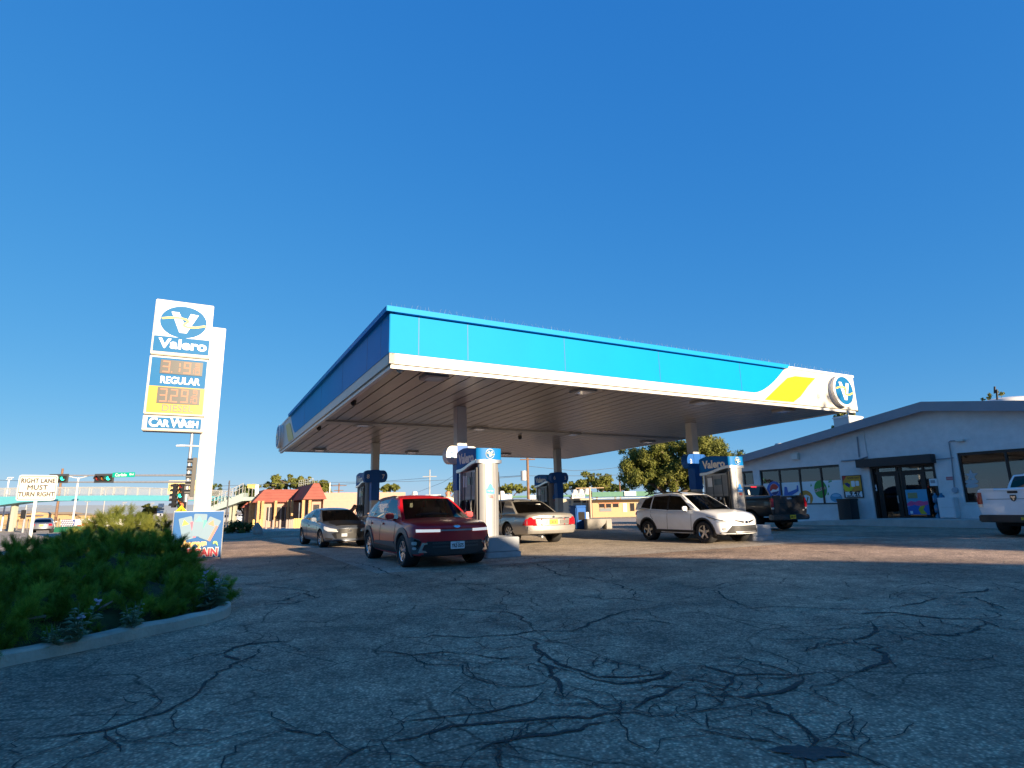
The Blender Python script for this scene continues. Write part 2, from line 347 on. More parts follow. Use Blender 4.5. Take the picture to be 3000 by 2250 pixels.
# tar-filled cracks of the forecourt, each a thin irregular ribbon lying on the asphalt
def c4(L): return [(x/2.212, 1600+y/2.212) for x, y in L]
def c5(L): return [(1000+x/2.212, 1600+y/2.212) for x, y in L]
def c6(L): return [(2000+x/2.212, 1500+y/2.212) for x, y in L]
CRACKS = [(c5([(0,323),(300,290),(550,268),(750,240),(900,250),(960,270),(1080,290),(1050,330),(1030,370),(1080,400),(1080,425)]),.05),
 (c5([(520,390),(700,405),(900,420),(1080,428),(1180,455),(1230,500),(1250,540)]),.05),
 (c5([(20,597),(280,590),(450,588),(720,580),(840,590),(1000,575),(1120,572),(1270,545),(1400,553),(1500,545),(1600,515),(1680,475),(1780,440),(1900,412),(2080,385),(2212,385)]),.05),
 (c5([(1120,572),(1200,605),(1270,630),(1290,680),(1330,720),(1400,760),(1530,800),(1650,845),(1800,850),(2000,830),(2150,800),(2212,775)]),.075),
 (c5([(165,660),(250,680),(370,690),(450,705),(640,680),(760,690),(900,710),(1100,730),(1300,730)]),.05),
 (c5([(450,710),(500,740),(560,765),(700,765),(790,770),(870,860),(940,890),(1150,912),(1300,890),(1350,850),(1450,830)]),.035),
 (c5([(130,1250),(330,1265),(500,1240),(700,1165),(900,1150),(1100,1130),(1300,1115),(1450,1105),(1600,1110),(1730,1085),(1900,1085),(2000,1110),(2212,1100)]),.06),
 (c5([(250,1190),(420,1140),(700,1105),(930,1080),(1100,1040),(1250,1000),(1300,920)]),.035),
 (c5([(860,1350),(1000,1280),(1150,1240),(1400,1200),(1600,1160),(1900,1115)]),.05),
 (c5([(1530,810),(1600,860),(1780,895),(1950,880),(2050,850),(2130,800)]),.06),
 (c5([(1900,1060),(2000,990),(2100,950),(2212,900)]),.05),(c5([(0,1430),(60,1350),(150,1310),(330,1270)]),.04),
 (c5([(1230,735),(1330,760),(1380,840),(1420,930),(1390,1000)]),.07),
 (c5([(1160,90),(1330,140),(1420,190),(1600,200),(1750,240),(1900,290),(2212,275)]),.05),
 (c5([(1380,297),(1550,320),(1700,345),(1850,340),(2000,360),(2212,390)]),.05),(c5([(1900,290),(1895,330),(1850,345)]),.05),
 (c5([(300,178),(600,170),(790,180),(700,230),(620,250)]),.05),(c5([(650,120),(900,105),(1160,85),(1400,60),(1700,35)]),.07),
 (c5([(1740,475),(1950,475),(2212,515)]),.04),(c5([(0,90),(200,130),(300,175),(480,225)]),.05),(c5([(1150,225),(1330,200),(1430,180)]),.03),
 (c4([(60,1240),(280,1243),(500,1215),(680,1190),(850,1130),(1050,1080),(1140,1030),(1300,940),(1340,870),(1500,770),(1600,730),(1680,670),(1750,630),(1850,630)]),.05),
 (c4([(1350,725),(1450,690),(1520,655),(1620,630),(1950,615)]),.05),(c4([(1450,705),(1560,740)]),.05),(c4([(1520,668),(1690,685)]),.05),
 (c4([(660,1190),(665,1240),(760,1270),(790,1340)]),.05),(c4([(680,1240),(900,1200)]),.03),
 (c4([(1460,240),(1600,250),(1750,240),(1950,205),(2212,165)]),.06),(c4([(1560,255),(1750,262),(1900,275),(1960,285),(1990,315),(2060,340),(2212,325)]),.05),
 (c4([(1470,415),(1730,380),(1900,370),(2060,345)]),.05),(c4([(1800,1170),(1950,1195),(2212,1220)]),.06),(c4([(1600,195),(1800,165),(1950,130)]),.05),(c4([(1800,370),(1900,330),(1960,290)]),.04),
 (c6([(0,510),(150,490),(310,455),(420,465),(640,465),(870,475)]),.05),(c6([(190,500),(260,550),(400,605),(440,620)]),.05),
 (c6([(0,605),(150,620),(450,622),(700,615),(960,625),(1200,630),(1450,600),(1640,560),(1480,530),(1200,505)]),.05),
 (c6([(960,630),(1150,660),(1400,650),(1700,690),(1950,690),(2150,705),(2212,690)]),.07),
 (c6([(1100,690),(1230,710),(1260,770),(1210,790),(1110,830),(1140,850),(1260,860),(1320,920),(1320,980),(1200,1030),(1110,1060),(950,1090),(850,1080)]),.07),
 (c6([(1260,770),(1450,785),(1700,800),(1900,770),(1940,700)]),.1),
 (c6([(0,990),(150,1000),(350,1055),(550,1050),(760,1060),(870,1040),(1000,1040),(1100,1055)]),.05),
 (c6([(0,1150),(200,1190),(420,1200),(560,1180),(700,1150),(780,1090),(760,1060)]),.08),
 (c6([(350,1060),(320,1110),(250,1150),(60,1130)]),.05),
 (c6([(420,1200),(550,1250),(680,1320),(800,1410),(870,1470),(860,1520),(800,1560)]),.06),
 (c6([(860,1440),(1000,1440),(1180,1470)]),.02),(c6([(900,1530),(1080,1555),(1200,1600),(1290,1650)]),.03),
 (c6([(0,1310),(180,1275),(350,1260),(550,1240)]),.04),(c6([(180,1190),(210,1260)]),.04),(c6([(150,1300),(170,1410)]),.03),
 (c6([(0,1390),(150,1410),(350,1460),(550,1490),(720,1540)]),.03),
 (c6([(1200,500),(1480,525),(1750,525),(1950,510),(2100,480)]),.07),(c6([(1640,560),(1900,550),(1960,580),(2060,610),(2160,640)]),.06),
 (c6([(1680,600),(1900,610)]),.04),(c6([(540,820),(700,830),(900,820),(1080,825)]),.02)]
rc = random.Random(3); mb = MB(); CORE = []
def ribbon(pts, wd, z):
    P = []
    for a, b in zip(pts[:-1], pts[1:]):
        L = (b-a).length; k = max(1, int(L/.05))
        for i in range(k): P.append(a.lerp(b, i/k))
    P.append(pts[-1]); N = len(P); s0 = rc.uniform(0, 99); vs = []
    for i, p in enumerate(P):
        t = (P[min(i+1, N-1)]-P[max(i-1, 0)]); t.z = 0
        if t.length < 1e-6: t = V((1, 0, 0))
        n_ = V((-t.y, t.x, 0)).normalized()
        e = min(1, 4*min(i, N-1-i)/max(N, 8)+.15)
        nz = lambda s, f: noise.noise(V((p.x*f+s, p.y*f, s)))
        c = p+n_*(.03*nz(s0, 2.3)+.02*nz(s0+7, 9))
        wl = wd*e*(.5+.75*max(-.5, nz(s0+3, 2.2))+.55*nz(s0+5, 15)); wr = wd*e*(.5+.75*max(-.5, nz(s0+13, 2.2))+.55*nz(s0+15, 15))
        vs += [(*(c+n_*max(.006, wl)).xy, z), (*c.xy, z+.0001), (*(c-n_*max(.006, wr)).xy, z)]; CORE.extend((0., e**.5, 0.))
    mb.add(vs, [f for i in range(N-1) for f in ((3*i, 3*i+1, 3*i+4, 3*i+3), (3*i+1, 3*i+2, 3*i+5, 3*i+4))])
def jag(pts, st, am):
    P = [pts[0]]
    for a, b in zip(pts[:-1], pts[1:]):
        n = max(1, int((b-a).length/(st*rc.uniform(.6, 1.5))))
        for i in range(1, n+1):
            q = a.lerp(b, i/n)
            P.append(q if i == n else q+V((rc.uniform(-am, am), rc.uniform(-am, am), 0)))
    return P
for k, (L, wd) in enumerate(CRACKS):
    pts = [gnd(x, y) for x, y in L]; ribbon(jag(pts, .13, .055), wd*.72, .0012+.00002*k)
    for j in range(int(len(pts)*.8)):               # small branches
        i = rc.randrange(len(pts)-1); p = pts[i].lerp(pts[i+1], rc.random()); a = rc.uniform(0, 6.3); q = p+V((math.cos(a), math.sin(a), 0))*rc.uniform(.15, .6)
        r_ = q+V((math.cos(a+.9), math.sin(a+.9), 0))*rc.uniform(.1, .5); ribbon(jag([p, q, r_], .08, .035), wd*.26, .0026+.00001*k+.000004*j)
TAR = mat('crack_tar', (.034, .031, .029), .9, var=.3, vscale=7); n = TAR.node_tree.nodes; l = TAR.node_tree.links
at_ = n.new('ShaderNodeAttribute'); at_.attribute_name = 'core'; tc = n.new('ShaderNodeTexCoord'); nz_ = n.new('ShaderNodeTexNoise'); nz_.inputs['Scale'].default_value = 26; nz_.inputs['Detail'].default_value = 5; nz_.inputs['Roughness'].default_value = .7
l.new(tc.outputs['Object'], nz_.inputs['Vector']); a1 = n.new('ShaderNodeMath'); a1.operation = 'MULTIPLY_ADD'; a1.inputs[1].default_value = .62; l.new(at_.outputs['Fac'], a1.inputs[0]); l.new(nz_.outputs['Fac'], a1.inputs[2])
a2 = n.new('ShaderNodeMapRange'); a2.inputs[1].default_value = .66; a2.inputs[2].default_value = .84; l.new(a1.outputs[0], a2.inputs[0]); l.new(a2.outputs[0], n['Principled BSDF'].inputs['Alpha'])
ck_o = tag(mb.build('asphalt_cracks', TAR), kind='structure'); ca = ck_o.data.attributes.new('core', 'FLOAT', 'POINT'); ca.data.foreach_set('value', CORE)
mb = MB()                                            # oil-dark patches
for (x, y, rx, ry) in [(2372, 2205, .15, .08)]:
    c = gnd(x, y); n = 40
    mb.add([(c.x+rx*math.cos(t)*(1+.9*noise.noise(V((math.cos(t)*3, math.sin(t)*3, x)))), c.y+ry*math.sin(t)*(1+.9*noise.noise(V((math.cos(t)*3, math.sin(t)*3, y)))), .0042) for t in [2*math.pi*i/n for i in range(n)]], [list(range(n))])
tag(mb.build('asphalt_patches', mat('oil_patch', (.05, .05, .048), .8, var=.4, vscale=9, bump=.5)), kind='structure')

# ------------------------------------------------------------------ canopy
CAN = thing('gas_canopy', 'flat fuel station canopy with bright blue fascia, white band and four posts', 'canopy', A0, TH)
CAN.rotation_euler = (-.0132, -.0, TH)
def cl(p): d = V(p)-A0; return V((d.dot(U), d.dot(W_), d.z-(-.0132*d.dot(W_))))
CW_ = cl
wc = W_.dot(A0)
def fx(px, py): q = cl(onw(px, py, wc)); return (q.x, q.z-HS)
xb1, xb0 = fx(2305, 1080)[0], fx(2214, 1145)[0]
BAND = .225
def fascia_side(M, W, flip, lab):
    """one long side: M has x along the side, y up (0 at the soffit edge), z outward"""
    X = (lambda x: x) if not flip else (lambda x: W-x)
    P = lambda L: [(X(x), y) for x, y in L]
    pl = plate('fascia_panel', rect(0, .0, W, HF), M, mat('fascia_white', (.56, .53, .47), .5, var=.05, vscale=.7), CAN, .12)
    xe = W-(CW-xb1); xs_ = W-(CW-xb0)
    cur = [(xs_+(xe-xs_)*t, BAND+(HF-BAND-.02)*t**1.55) for t in [i/10 for i in range(11)]]
    plate('blue_face', P([(.0, BAND), (xs_-.25, BAND)]+[(x, y) for x, y in cur]+[(0, HF-.02)]), M, BLUE, pl, .02, .012)
    for x in [.62, 1.75, 4.3, 7.3, 10.4]: MB().box((X(x), (BAND+HF)/2, .0125), (.014, HF-BAND-.03, .004), M).build('panel_seam', mat('seam_blue', (.001, .07, .22), .5), pl)
    o = W-CW
    y0 = [fx(2245, 1170), fx(2296, 1121), fx(2312, 1106), fx(2334, 1101), fx(2393, 1107), fx(2372, 1130), fx(2350, 1160), fx(2329, 1177)]
    plate('yellow_stripe', P([(x+o, max(.03, min(HF-.12, z))) for x, z in y0]), M, YEL, pl, .02, .014)
    plate('cap_trim', P([(-.1, HF-.055), (xe+.0, HF-.055), (xe+.1, HF+.06), (-.1, HF+.06)]), M, mat('cap_blue', (.004, .25, .58), .5, spec=.1), pl, .22, .11)
    plate('white_coping', P([(xe+.11, HF-.02), (W+.02, HF-.02), (W+.02, HF+.05), (xe+.11, HF+.05)]), M, WHITE, pl, .14, .025)
    plate('lower_trim', P([(.06, -.085), (W-.06, -.085), (W-.06, -.012), (.06, -.012)]), M, WHITE, pl, .1, -.05)
    q = fx(2462, 1146); D = Matrix.Translation((X(q[0]+o), HF*.5, 0))
    dm = MB(); dm.lathe([(.0, 0), (.53, 0), (.53, .03), (.50, .05), (.50, .10), (.53, .12), (.53, .17), (.46, .19), (0, .19)], M @ D, 48)
    dr = dm.build('badge_drum', WHITE, CAN, smooth=30)
    badge(off(M @ D, .192), .46, .46, dr, rim=False)
fascia_side(frame((0, 0, HS), (1, 0, 0), (0, 0, 1)), CW, False, 'front')
fascia_side(frame((0, CL, HS), (0, -1, 0), (0, 0, 1)), CL, True, 'left')
for nm, M, W in (('fascia_panel', frame((CW, 0, HS), (0, 1, 0), (0, 0, 1)), CL), ('fascia_panel', frame((CW, CL, HS), (-1, 0, 0), (0, 0, 1)), CW)):
    pl = plate(nm, rect(.13, 0, W-.13, HF), M, WHITE, CAN, .12, -.005)
    plate('blue_face', rect(.2, BAND, W-1.0, HF-.02), M, BLUE, pl, .02, .012)
# soffit: long metal pans running front to back, wavy and faintly glossy
sm = bpy.data.materials.new('soffit_metal'); sm.use_nodes = True; n = sm.node_tree.nodes; l = sm.node_tree.links; p = n['Principled BSDF']
p.inputs['Base Color'].default_value = (.34, .30, .265, 1); p.inputs['Roughness'].default_value = .34; p.inputs['Metallic'].default_value = .5
tc = n.new('ShaderNodeTexCoord'); mp = n.new('ShaderNodeMapping'); mp.inputs['Scale'].default_value = (2.2, .9, 1); l.new(tc.outputs['Object'], mp.inputs[0])
t1 = n.new('ShaderNodeTexNoise'); t1.inputs['Scale'].default_value = 1.5; t1.inputs['Detail'].default_value = 3; l.new(mp.outputs[0], t1.inputs['Vector'])
bp = n.new('ShaderNodeBump'); bp.inputs['Strength'].default_value = .35; bp.inputs['Distance'].default_value = .05; l.new(t1.outputs['Fac'], bp.inputs['Height']); l.new(bp.outputs[0], p.inputs['Normal'])
mb = MB(); k = 0; pw = CW/40
for i in range(40):
    x0 = .12+(CW-.24)*i/40; x1 = .12+(CW-.24)*(i+1)/40-.035
    mb.box(((x0+x1)/2, CL/2, HS+.03), (x1-x0, CL-.26, .02))
mb.box((CW/2, CL/2, HS+.3), (CW-.26, CL-.26, .4))
SOF = mb.build('soffit', sm, CAN)
q1, q2 = cl(gnd(1250, 1246, 4.0)), cl(gnd(1640, 1272, 4.0)); yb = (q1.y+q2.y)/2
MB().box((CW/2, yb, HS+.0), (CW-.3, .55, .05)).build('soffit_gutter', mat('gutter_grey', (.33, .33, .34), .5), CAN)
MB().box((CW/2, CL/2, HS+HF-.1), (CW-.3, CL-.3, .05)).build('roof_deck', GREYM, CAN)
for (x, y) in [(1275, 1110), (1715, 1150), (2065, 1182), (1065, 1240), (1405, 1252), (1680, 1268), (937, 1308), (1208, 1315), (1480, 1322), (2300, 1207), (1900, 1290)]:
    q = cl(gnd(x, y, 4.03)); q.x = min(CW-1, max(.8, q.x)); q.y = min(CL-.9, max(.8, q.y))
    b = MB(); b.prism(rrect(-.27, -.27, .27, .27, .04), frame((q.x, q.y, HS-.045), (1, 0, 0), (0, -1, 0)), .06)
    f_ = b.build('canopy_light', GREYM, CAN)
    plate('light_lens', rect(-.18, -.18, .18, .18), frame((q.x, q.y, HS-.047), (1, 0, 0), (0, -1, 0)), mat('lamp_lens', (.45, .45, .44), .2, coat=.5), f_, .02, .004)
for (x, y) in [(1150, 1066), (1525, 1277), (1008, 1178), (920, 1248)]:
    q = cl(gnd(x, y, 4.0)); q.x = max(.3, q.x); q.y = max(.25, q.y)
    MB().lathe([(0, -.12), (.05, -.11), (.075, -.07), (.08, 0), (.08, .06)], Matrix.Translation((q.x, q.y, HS)), 12).build('dome_camera', OFFW if x == 1150 else BLACK, CAN, smooth=60)
sp = MB(); rs = random.Random(5)
for i in range(150):                                 # bird spikes on the coping
    x = CW*i/150; a = rs.uniform(-.5, .5)
    sp.cone((x, -.05, HS+HF+.05), (x+.1*a, -.05+rs.uniform(-.06, .06), HS+HF+.05+.11), .0018, .001, 4)
tag(sp.build('bird_spikes', STEEL, CAN), kind='stuff')
COLS = [(3.3725, 4.187), (3.3725, CL-4.187), (CW-3.3725, CL-4.187), (CW-3.3725, 4.187)]
NUMS = [('2', '1'), ('8', '7'), ('6', '5'), ('3', '4')]
POSTM = mat('post_paint', (.45, .45, .44), .42, var=.06)
for k, ((x, y), nn) in enumerate(zip(COLS, NUMS)):
    b = MB(); b.box((x, y, (HS+.02)/2+.3), (.30, .30, HS+.02-.6+.0))
    c = b.build('post', POSTM, CAN, bevel=.012)
    MB().box((x, y, .31), (.40, .40, .62)).build('post_base', OFFW, c, bevel=.02)
    z0 = 1.72; z1 = 2.98
    MB().box((x, y, (z0+z1)/2), (.34, .34, z1-z0)).build('post_sleeve', NAVY, c, bevel=.012)
    for s in (-1, 1):
        M = frame((x+s*.17, y, z1-.27), (1, 0, 0), (0, 0, 1))
        pts = [(0, -.25), (s*.16, -.25)]+[(s*(.16+.17*math.cos(R(a))), .25*math.sin(R(a))) for a in range(-75, 76, 15)]+[(s*.16, .25), (0, .25)]
        fl = MB().prism(pts, off(M, .17), .30).build('number_flag', NAVY if k else WHITE, c)  # nearest post's flags are white: sun overexposure put into their colour
        text(nn[0 if s < 0 else 1], .24, off(M @ Matrix.Translation((s*.15, -.02, 0)), .172), WHITE if k else SIGNB, fl, 'number', bold=.004)

# ------------------------------------------------------------------ pump islands and dispensers
def island(y0, y1, name, lab):
    def f(x, y): return lab
DISP_Z = .47
def make_island(len_):
    r = thing('pump_island', 'x', 'pump island', group='pump islands under the canopy')
    MB().prism(rrect(-.45, -len_/2, .45, len_/2, .07), Matrix.Translation((0, 0, DISP_Z)), DISP_Z-.14).build('guard_block', mat('island_paint', (.36, .38, .40), .55, var=.12, vscale=2.5, bump=.1), r, bevel=.015)
    MB().prism(rrect(-.48, -len_/2-.03, .48, len_/2+.03, .08), Matrix.Translation((0, 0, .135)), .135).build('island_kerb', mat('island_kerb_paint', (.38, .39, .41), .6, var=.2, vscale=3, bump=.2), r, bevel=.012)
    return r
def wave_prof(): # side outline of the head: (y, z), far end y=+.62, near end y=-.66
    top = [(.62, 2.20), (.45, 2.25), (.2, 2.285), (-.1, 2.275), (-.4, 2.24), (-.66, 2.22)]
    bot = [(-.66, 1.84), (-.45, 1.82), (-.2, 1.765), (.05, 1.70), (.3, 1.655), (.62, 1.64)]
    return top, bot
HEADB = mat('head_blue', (.002, .12, .42), .5, var=.05, spec=.12)
HEADD = mat('head_blue_end', (.004, .15, .42), .45, spec=.15)
def make_dispenser():
    r = thing('fuel_dispenser', 'x', 'fuel dispenser', group='fuel dispensers under the canopy')
    cab = MB(); cab.box((0, .0, .27), (.62, 1.06, .54)); cab.box((0, .0, 1.30), (.50, 1.06, .76))
    c = cab.build('cabinet', mat('cabinet_grey', (.33, .34, .35), .4, .3, var=.06), r, bevel=.012)
    cb = MB(); cb.box((0, 0, .73), (.60, 1.04, .38)); cb.build('nozzle_bay', BLACK, r, bevel=.01)
    top, bot = wave_prof()
    HM = Matrix(((0, 0, 1, .36), (1, 0, 0, 0), (0, 1, 0, 0), (0, 0, 0, 1)))
    rt = [(y, z+.0) for y, z in top]; h = MB().prism(rt+[(y, z+.09) for y, z in bot], HM, .72).build('valance', HEADB, r, bevel=.02)
    MB().prism([(y, z+.09) for y, z in bot][::-1]+bot, Matrix(((0, 0, 1, .375), (1, 0, 0, 0), (0, 1, 0, 0), (0, 0, 0, 1))), .75).build('wave_band', ALU, h, bevel=.012)
    en = MB()                                        # bowed end face of the head
    pts = [(-.36, -.655)]+[(.36*math.sin(R(a)), -.655-.09*math.cos(R(a))) for a in range(-80, 81, 20)]+[(.36, -.655)]
    en.prism(pts, Matrix.Translation((0, 0, 2.215)), .295); e = en.build('head_end', HEADD, h, smooth=40)
    en = MB(); en.prism([(x*1.03, y-.012) for x, y in pts], Matrix.Translation((0, 0, 1.918)), .085); en.build('end_band', ALU, h, smooth=40)
    badge(frame((.0, -.752, 2.07), (1, 0, 0), (0, 0, 1)), .115, .115, e)
    for s in (-1, 1):
        M = frame((s*.364, -.04, 1.99), (0, s, 0), (0, 0, 1))
        text('Valero', .36, M, WHITE, h, 'lettering', bold=.012)
        # display recess, screens, nozzles, hoses
        plate('display_panel', rect(-.42, 1.0, .42, 1.62), frame((s*.255, 0, 0), (0, s, 0), (0, 0, 1)), mat('panel_grey', (.22, .23, .24), .4), c, .01)
        plate('screen', rect(-.1, 1.3, .22, 1.5), frame((s*.262, 0, 0), (0, s, 0), (0, 0, 1)), mat('screen_glass', (.05, .06, .07), .1), c, .01)
        plate('price_label', rect(-.38, 1.25, -.16, 1.55), frame((s*.262, 0, 0), (0, s, 0), (0, 0, 1)), PLATEW, c, .01)
        lb = MB(); Ml = frame((s*.304, 0, 0), (0, s, 0), (0, 0, 1))
        for (x0, y0, x1, y1) in [(-.1, .83, .02, .90), (.12, .82, .2, .9), (-.14, .63, .02, .76), (.12, .64, .2, .72), (-.2, .48, -.05, .58)]: lb.prism(rect(x0, y0, x1, y1), Ml, .012)
        lb.build('grade_labels', PLATEW, c)
        nz = MB()
        for yy in (-.36, -.1, .3):
            nz.box((s*.335, yy, .78), (.07, .07, .24)); nz.tube([(s*.37, yy, .86), (s*.40, yy-.03, .74), (s*.38, yy-.05, .62)], .022, 6)
            nz.tube([(s*.39, yy-.03, .66), (s*.45, yy-.06, .50), (s*.44, yy-.1, .42), (s*.40, yy-.22, .5), (s*.36, yy-.24, .9), (s*.33, yy-.2, 1.62)], .014, 6)
        nz.build('nozzles', mat('nozzle_black', (.02, .02, .022), .35), c, smooth=40)
        MB().box((s*.29, .49, .86), (.06, .07, 1.72)).build('hose_post', ALU, r, bevel=.01)
        MB().box((s*.29, -.55, 1.0), (.05, .08, 1.45)).build('edge_trim', BLACK, r)
    ec = MB(); pr = [(-.27, -.56), (-.27, -.66), (-.13, -.735), (.13, -.735), (.27, -.66), (.27, -.56)]
    ec.prism(pr, Matrix.Translation((0, 0, 1.86)), 1.86); ep = ec.build('end_column', mat('column_silver', (.30, .305, .315), .4, .45, var=.05), r, bevel=.008)
    g = MB()
    for x in (-.135, .135): g.box((x, -.737, .93), (.012, .01, 1.84))
    g.build('column_groove', GREYM, ep)
    Me = frame((0, -.737, 1.18), (1, 0, 0), (0, 0, 1)); STK = mat('sticker_blue', (.01, .22, .66), .4)
    stp = MB().prism([(-.115, -.13), (.115, -.13), (.115, .0), (.07, .02), (.055, .09), (0, .14), (-.055, .09), (-.07, .02), (-.115, .0)], off(Me, .004), .004).build('flame_sticker', STK, ep)
    text('TOP TIER', .05, off(Me @ Matrix.Translation((0, -.06, 0)), .005), WHITE, stp, 'lettering', ext=.001, sx=.8)
    fl = MB()
    for i in range(4): fl.prism([(-.07+.035*i, -.155), (-.05+.035*i, -.155), (-.02+.035*i, -.235), (-.035+.033*i, -.245)], off(Me, .003), .003)
    fl.build('striped_sticker', mat('flag_red', (.5, .06, .06), .5), ep)
    return r
DLAB = ['fuel dispenser nearest the camera, sunlit silver end column, beside the red crossover', 'fuel dispenser behind the grey hatchback at the left posts', 'fuel dispenser behind the silver sedan, furthest back on the right row', 'fuel dispenser behind the white crossover, with its blue lettered head in shade']
ILAB = ['painted concrete pump island at the nose of the red crossover', 'painted concrete pump island behind the grey hatchback', 'painted concrete pump island behind the silver sedan', 'painted concrete pump island between the white crossover and the black pickup']
d0 = make_dispenser(); i0 = make_island(3.2)
for k, (x, y) in enumerate(COLS):
    s = -1 if k in (0, 3) else 1
    a = d0 if k == 0 else dup(d0); b = i0 if k == 0 else dup(i0)
    a.location = (*lp(x, y+s*1.15), DISP_Z); a.rotation_euler = (0, 0, TH); a['label'] = DLAB[k]
    b.location = (*lp(x, y+s*1.0), 0); b.rotation_euler = (0, 0, TH); b['label'] = ILAB[k]
# ------------------------------------------------------------------ cars
GLS = glass('car_glass', through=.5); GLSD = glass('tinted_glass', through=.03)
TRIM = mat('cladding_grey', (.075, .078, .085), .5, var=.06); TRIMD = mat('cladding_dark', (.02, .02, .022), .5)
CABIN = mat('cabin_dark', (.02, .02, .022), .7); SEAT = mat('seat_dark', (.03, .03, .032), .7)
RIMM = mat('alloy', (.50, .51, .53), .25, .9); LED = mat('lamp_strip', (.9, .9, .84), .25, emit=.25, coat=.5)
TAIL = mat('tail_lamp', (.42, .006, .012), .14, coat=1); LINE = mat('shut_line', (.006, .006, .006), .8)
def crv(keys, x, i):                                # smooth interpolation of key columns
    if x <= keys[0][0]: return keys[0][i]
    if x >= keys[-1][0]: return keys[-1][i]
    for k in range(len(keys)-1):
        if keys[k][0] <= x <= keys[k+1][0]:
            x0, x1 = keys[k][0], keys[k+1][0]; t = (x-x0)/(x1-x0); y0, y1 = keys[k][i], keys[k+1][i]
            def sl(j):
                if j <= 0 or j >= len(keys)-1: return None
                a = (keys[j][i]-keys[j-1][i])/(keys[j][0]-keys[j-1][0]); b = (keys[j+1][i]-keys[j][i])/(keys[j+1][0]-keys[j][0])
                return 0 if a*b <= 0 else 2*a*b/(a+b)
            s = (y1-y0)/(x1-x0); m0 = sl(k); m1 = sl(k+1); m0 = s if m0 is None else m0; m1 = s if m1 is None else m1
            h = x1-x0
            return y0*(1+2*t)*(1-t)**2+h*m0*t*(1-t)**2+y1*t*t*(3-2*t)+h*m1*t*t*(t-1)
class Car: pass
def wheel(parent, x, y, r, wd, kind, s):
    """wheel = hub, with tyre and rim as its parts; s = outward side"""
    M = Matrix.Translation((x, y, r)) @ Matrix(((1, 0, 0, 0), (0, 0, s, 0), (0, -s, 0, 0), (0, 0, 0, 1)))
    hub = MB().lathe([(0, .01), (r*.62, .01), (r*.62, -.1), (0, -.1)], M, 24).build('wheel', BLACK, parent)
    h = wd/2; ri = r*(.66 if kind != 'steel' else .63)
    MB().lathe([(ri, h*.55), (ri*1.02, h*.8), (r*.88, h*.98), (r*.97, h*.75), (r, h*.45), (r, -h*.45-h), (r*.97, -h*1.75), (r*.88, -h*2), (ri, -h*1.6)], M, 40).build('tyre', RUBBER, hub, smooth=40)
    rm = MB(); rm.lathe([(ri, h*.55), (ri*.97, h*.72), (ri*.90, h*.60), (ri*.9, -.05)], M, 40)
    def spoke(a, w0, w1, tw=0., z0=.5, z1=.62):
        n0, n1 = ri*.14, ri*.94; q = []
        for rr, ww, zz, aa in ((n0, w0, z0, a), (n1, w1, z1, a+tw)):
            c, s_ = math.cos(aa), math.sin(aa)
            q += [(rr*c-ww*s_, rr*s_+ww*c, h*zz), (rr*c+ww*s_, rr*s_-ww*c, h*zz), (rr*c+ww*s_, rr*s_-ww*c, h*zz-.035), (rr*c-ww*s_, rr*s_+ww*c, h*zz-.035)]
        rm.add(q, [(0, 3, 2, 1), (4, 5, 6, 7), (0, 1, 5, 4), (1, 2, 6, 5), (2, 3, 7, 6), (3, 0, 4, 7)], M)
    if kind == 'five':
        for i in range(5): spoke(2*math.pi*i/5+.3, ri*.17, ri*.13)
    elif kind == 'split':
        for i in range(5): spoke(2*math.pi*i/5+.3, ri*.10, ri*.24, .18); spoke(2*math.pi*i/5+.3, ri*.08, ri*.05, -.36)
    elif kind == 'multi':
        for i in range(10): spoke(2*math.pi*i/10, ri*.07, ri*.055, .1 if i % 2 else -.1)
    elif kind == 'cap':
        for i in range(9): spoke(2*math.pi*i/9, ri*.06, ri*.19)
    else: rm.lathe([(ri*.9, h*.2), (ri*.55, h*.45), (0, h*.4)], M, 24)
    rm.lathe([(0, h*.62), (ri*.17, h*.6), (ri*.2, h*.3)], M, 16)
    rm.build('rim', RIMM if kind != 'steel' else mat('steel_wheel', (.05, .05, .055), .5, .4), hub, smooth=30)
    return hub
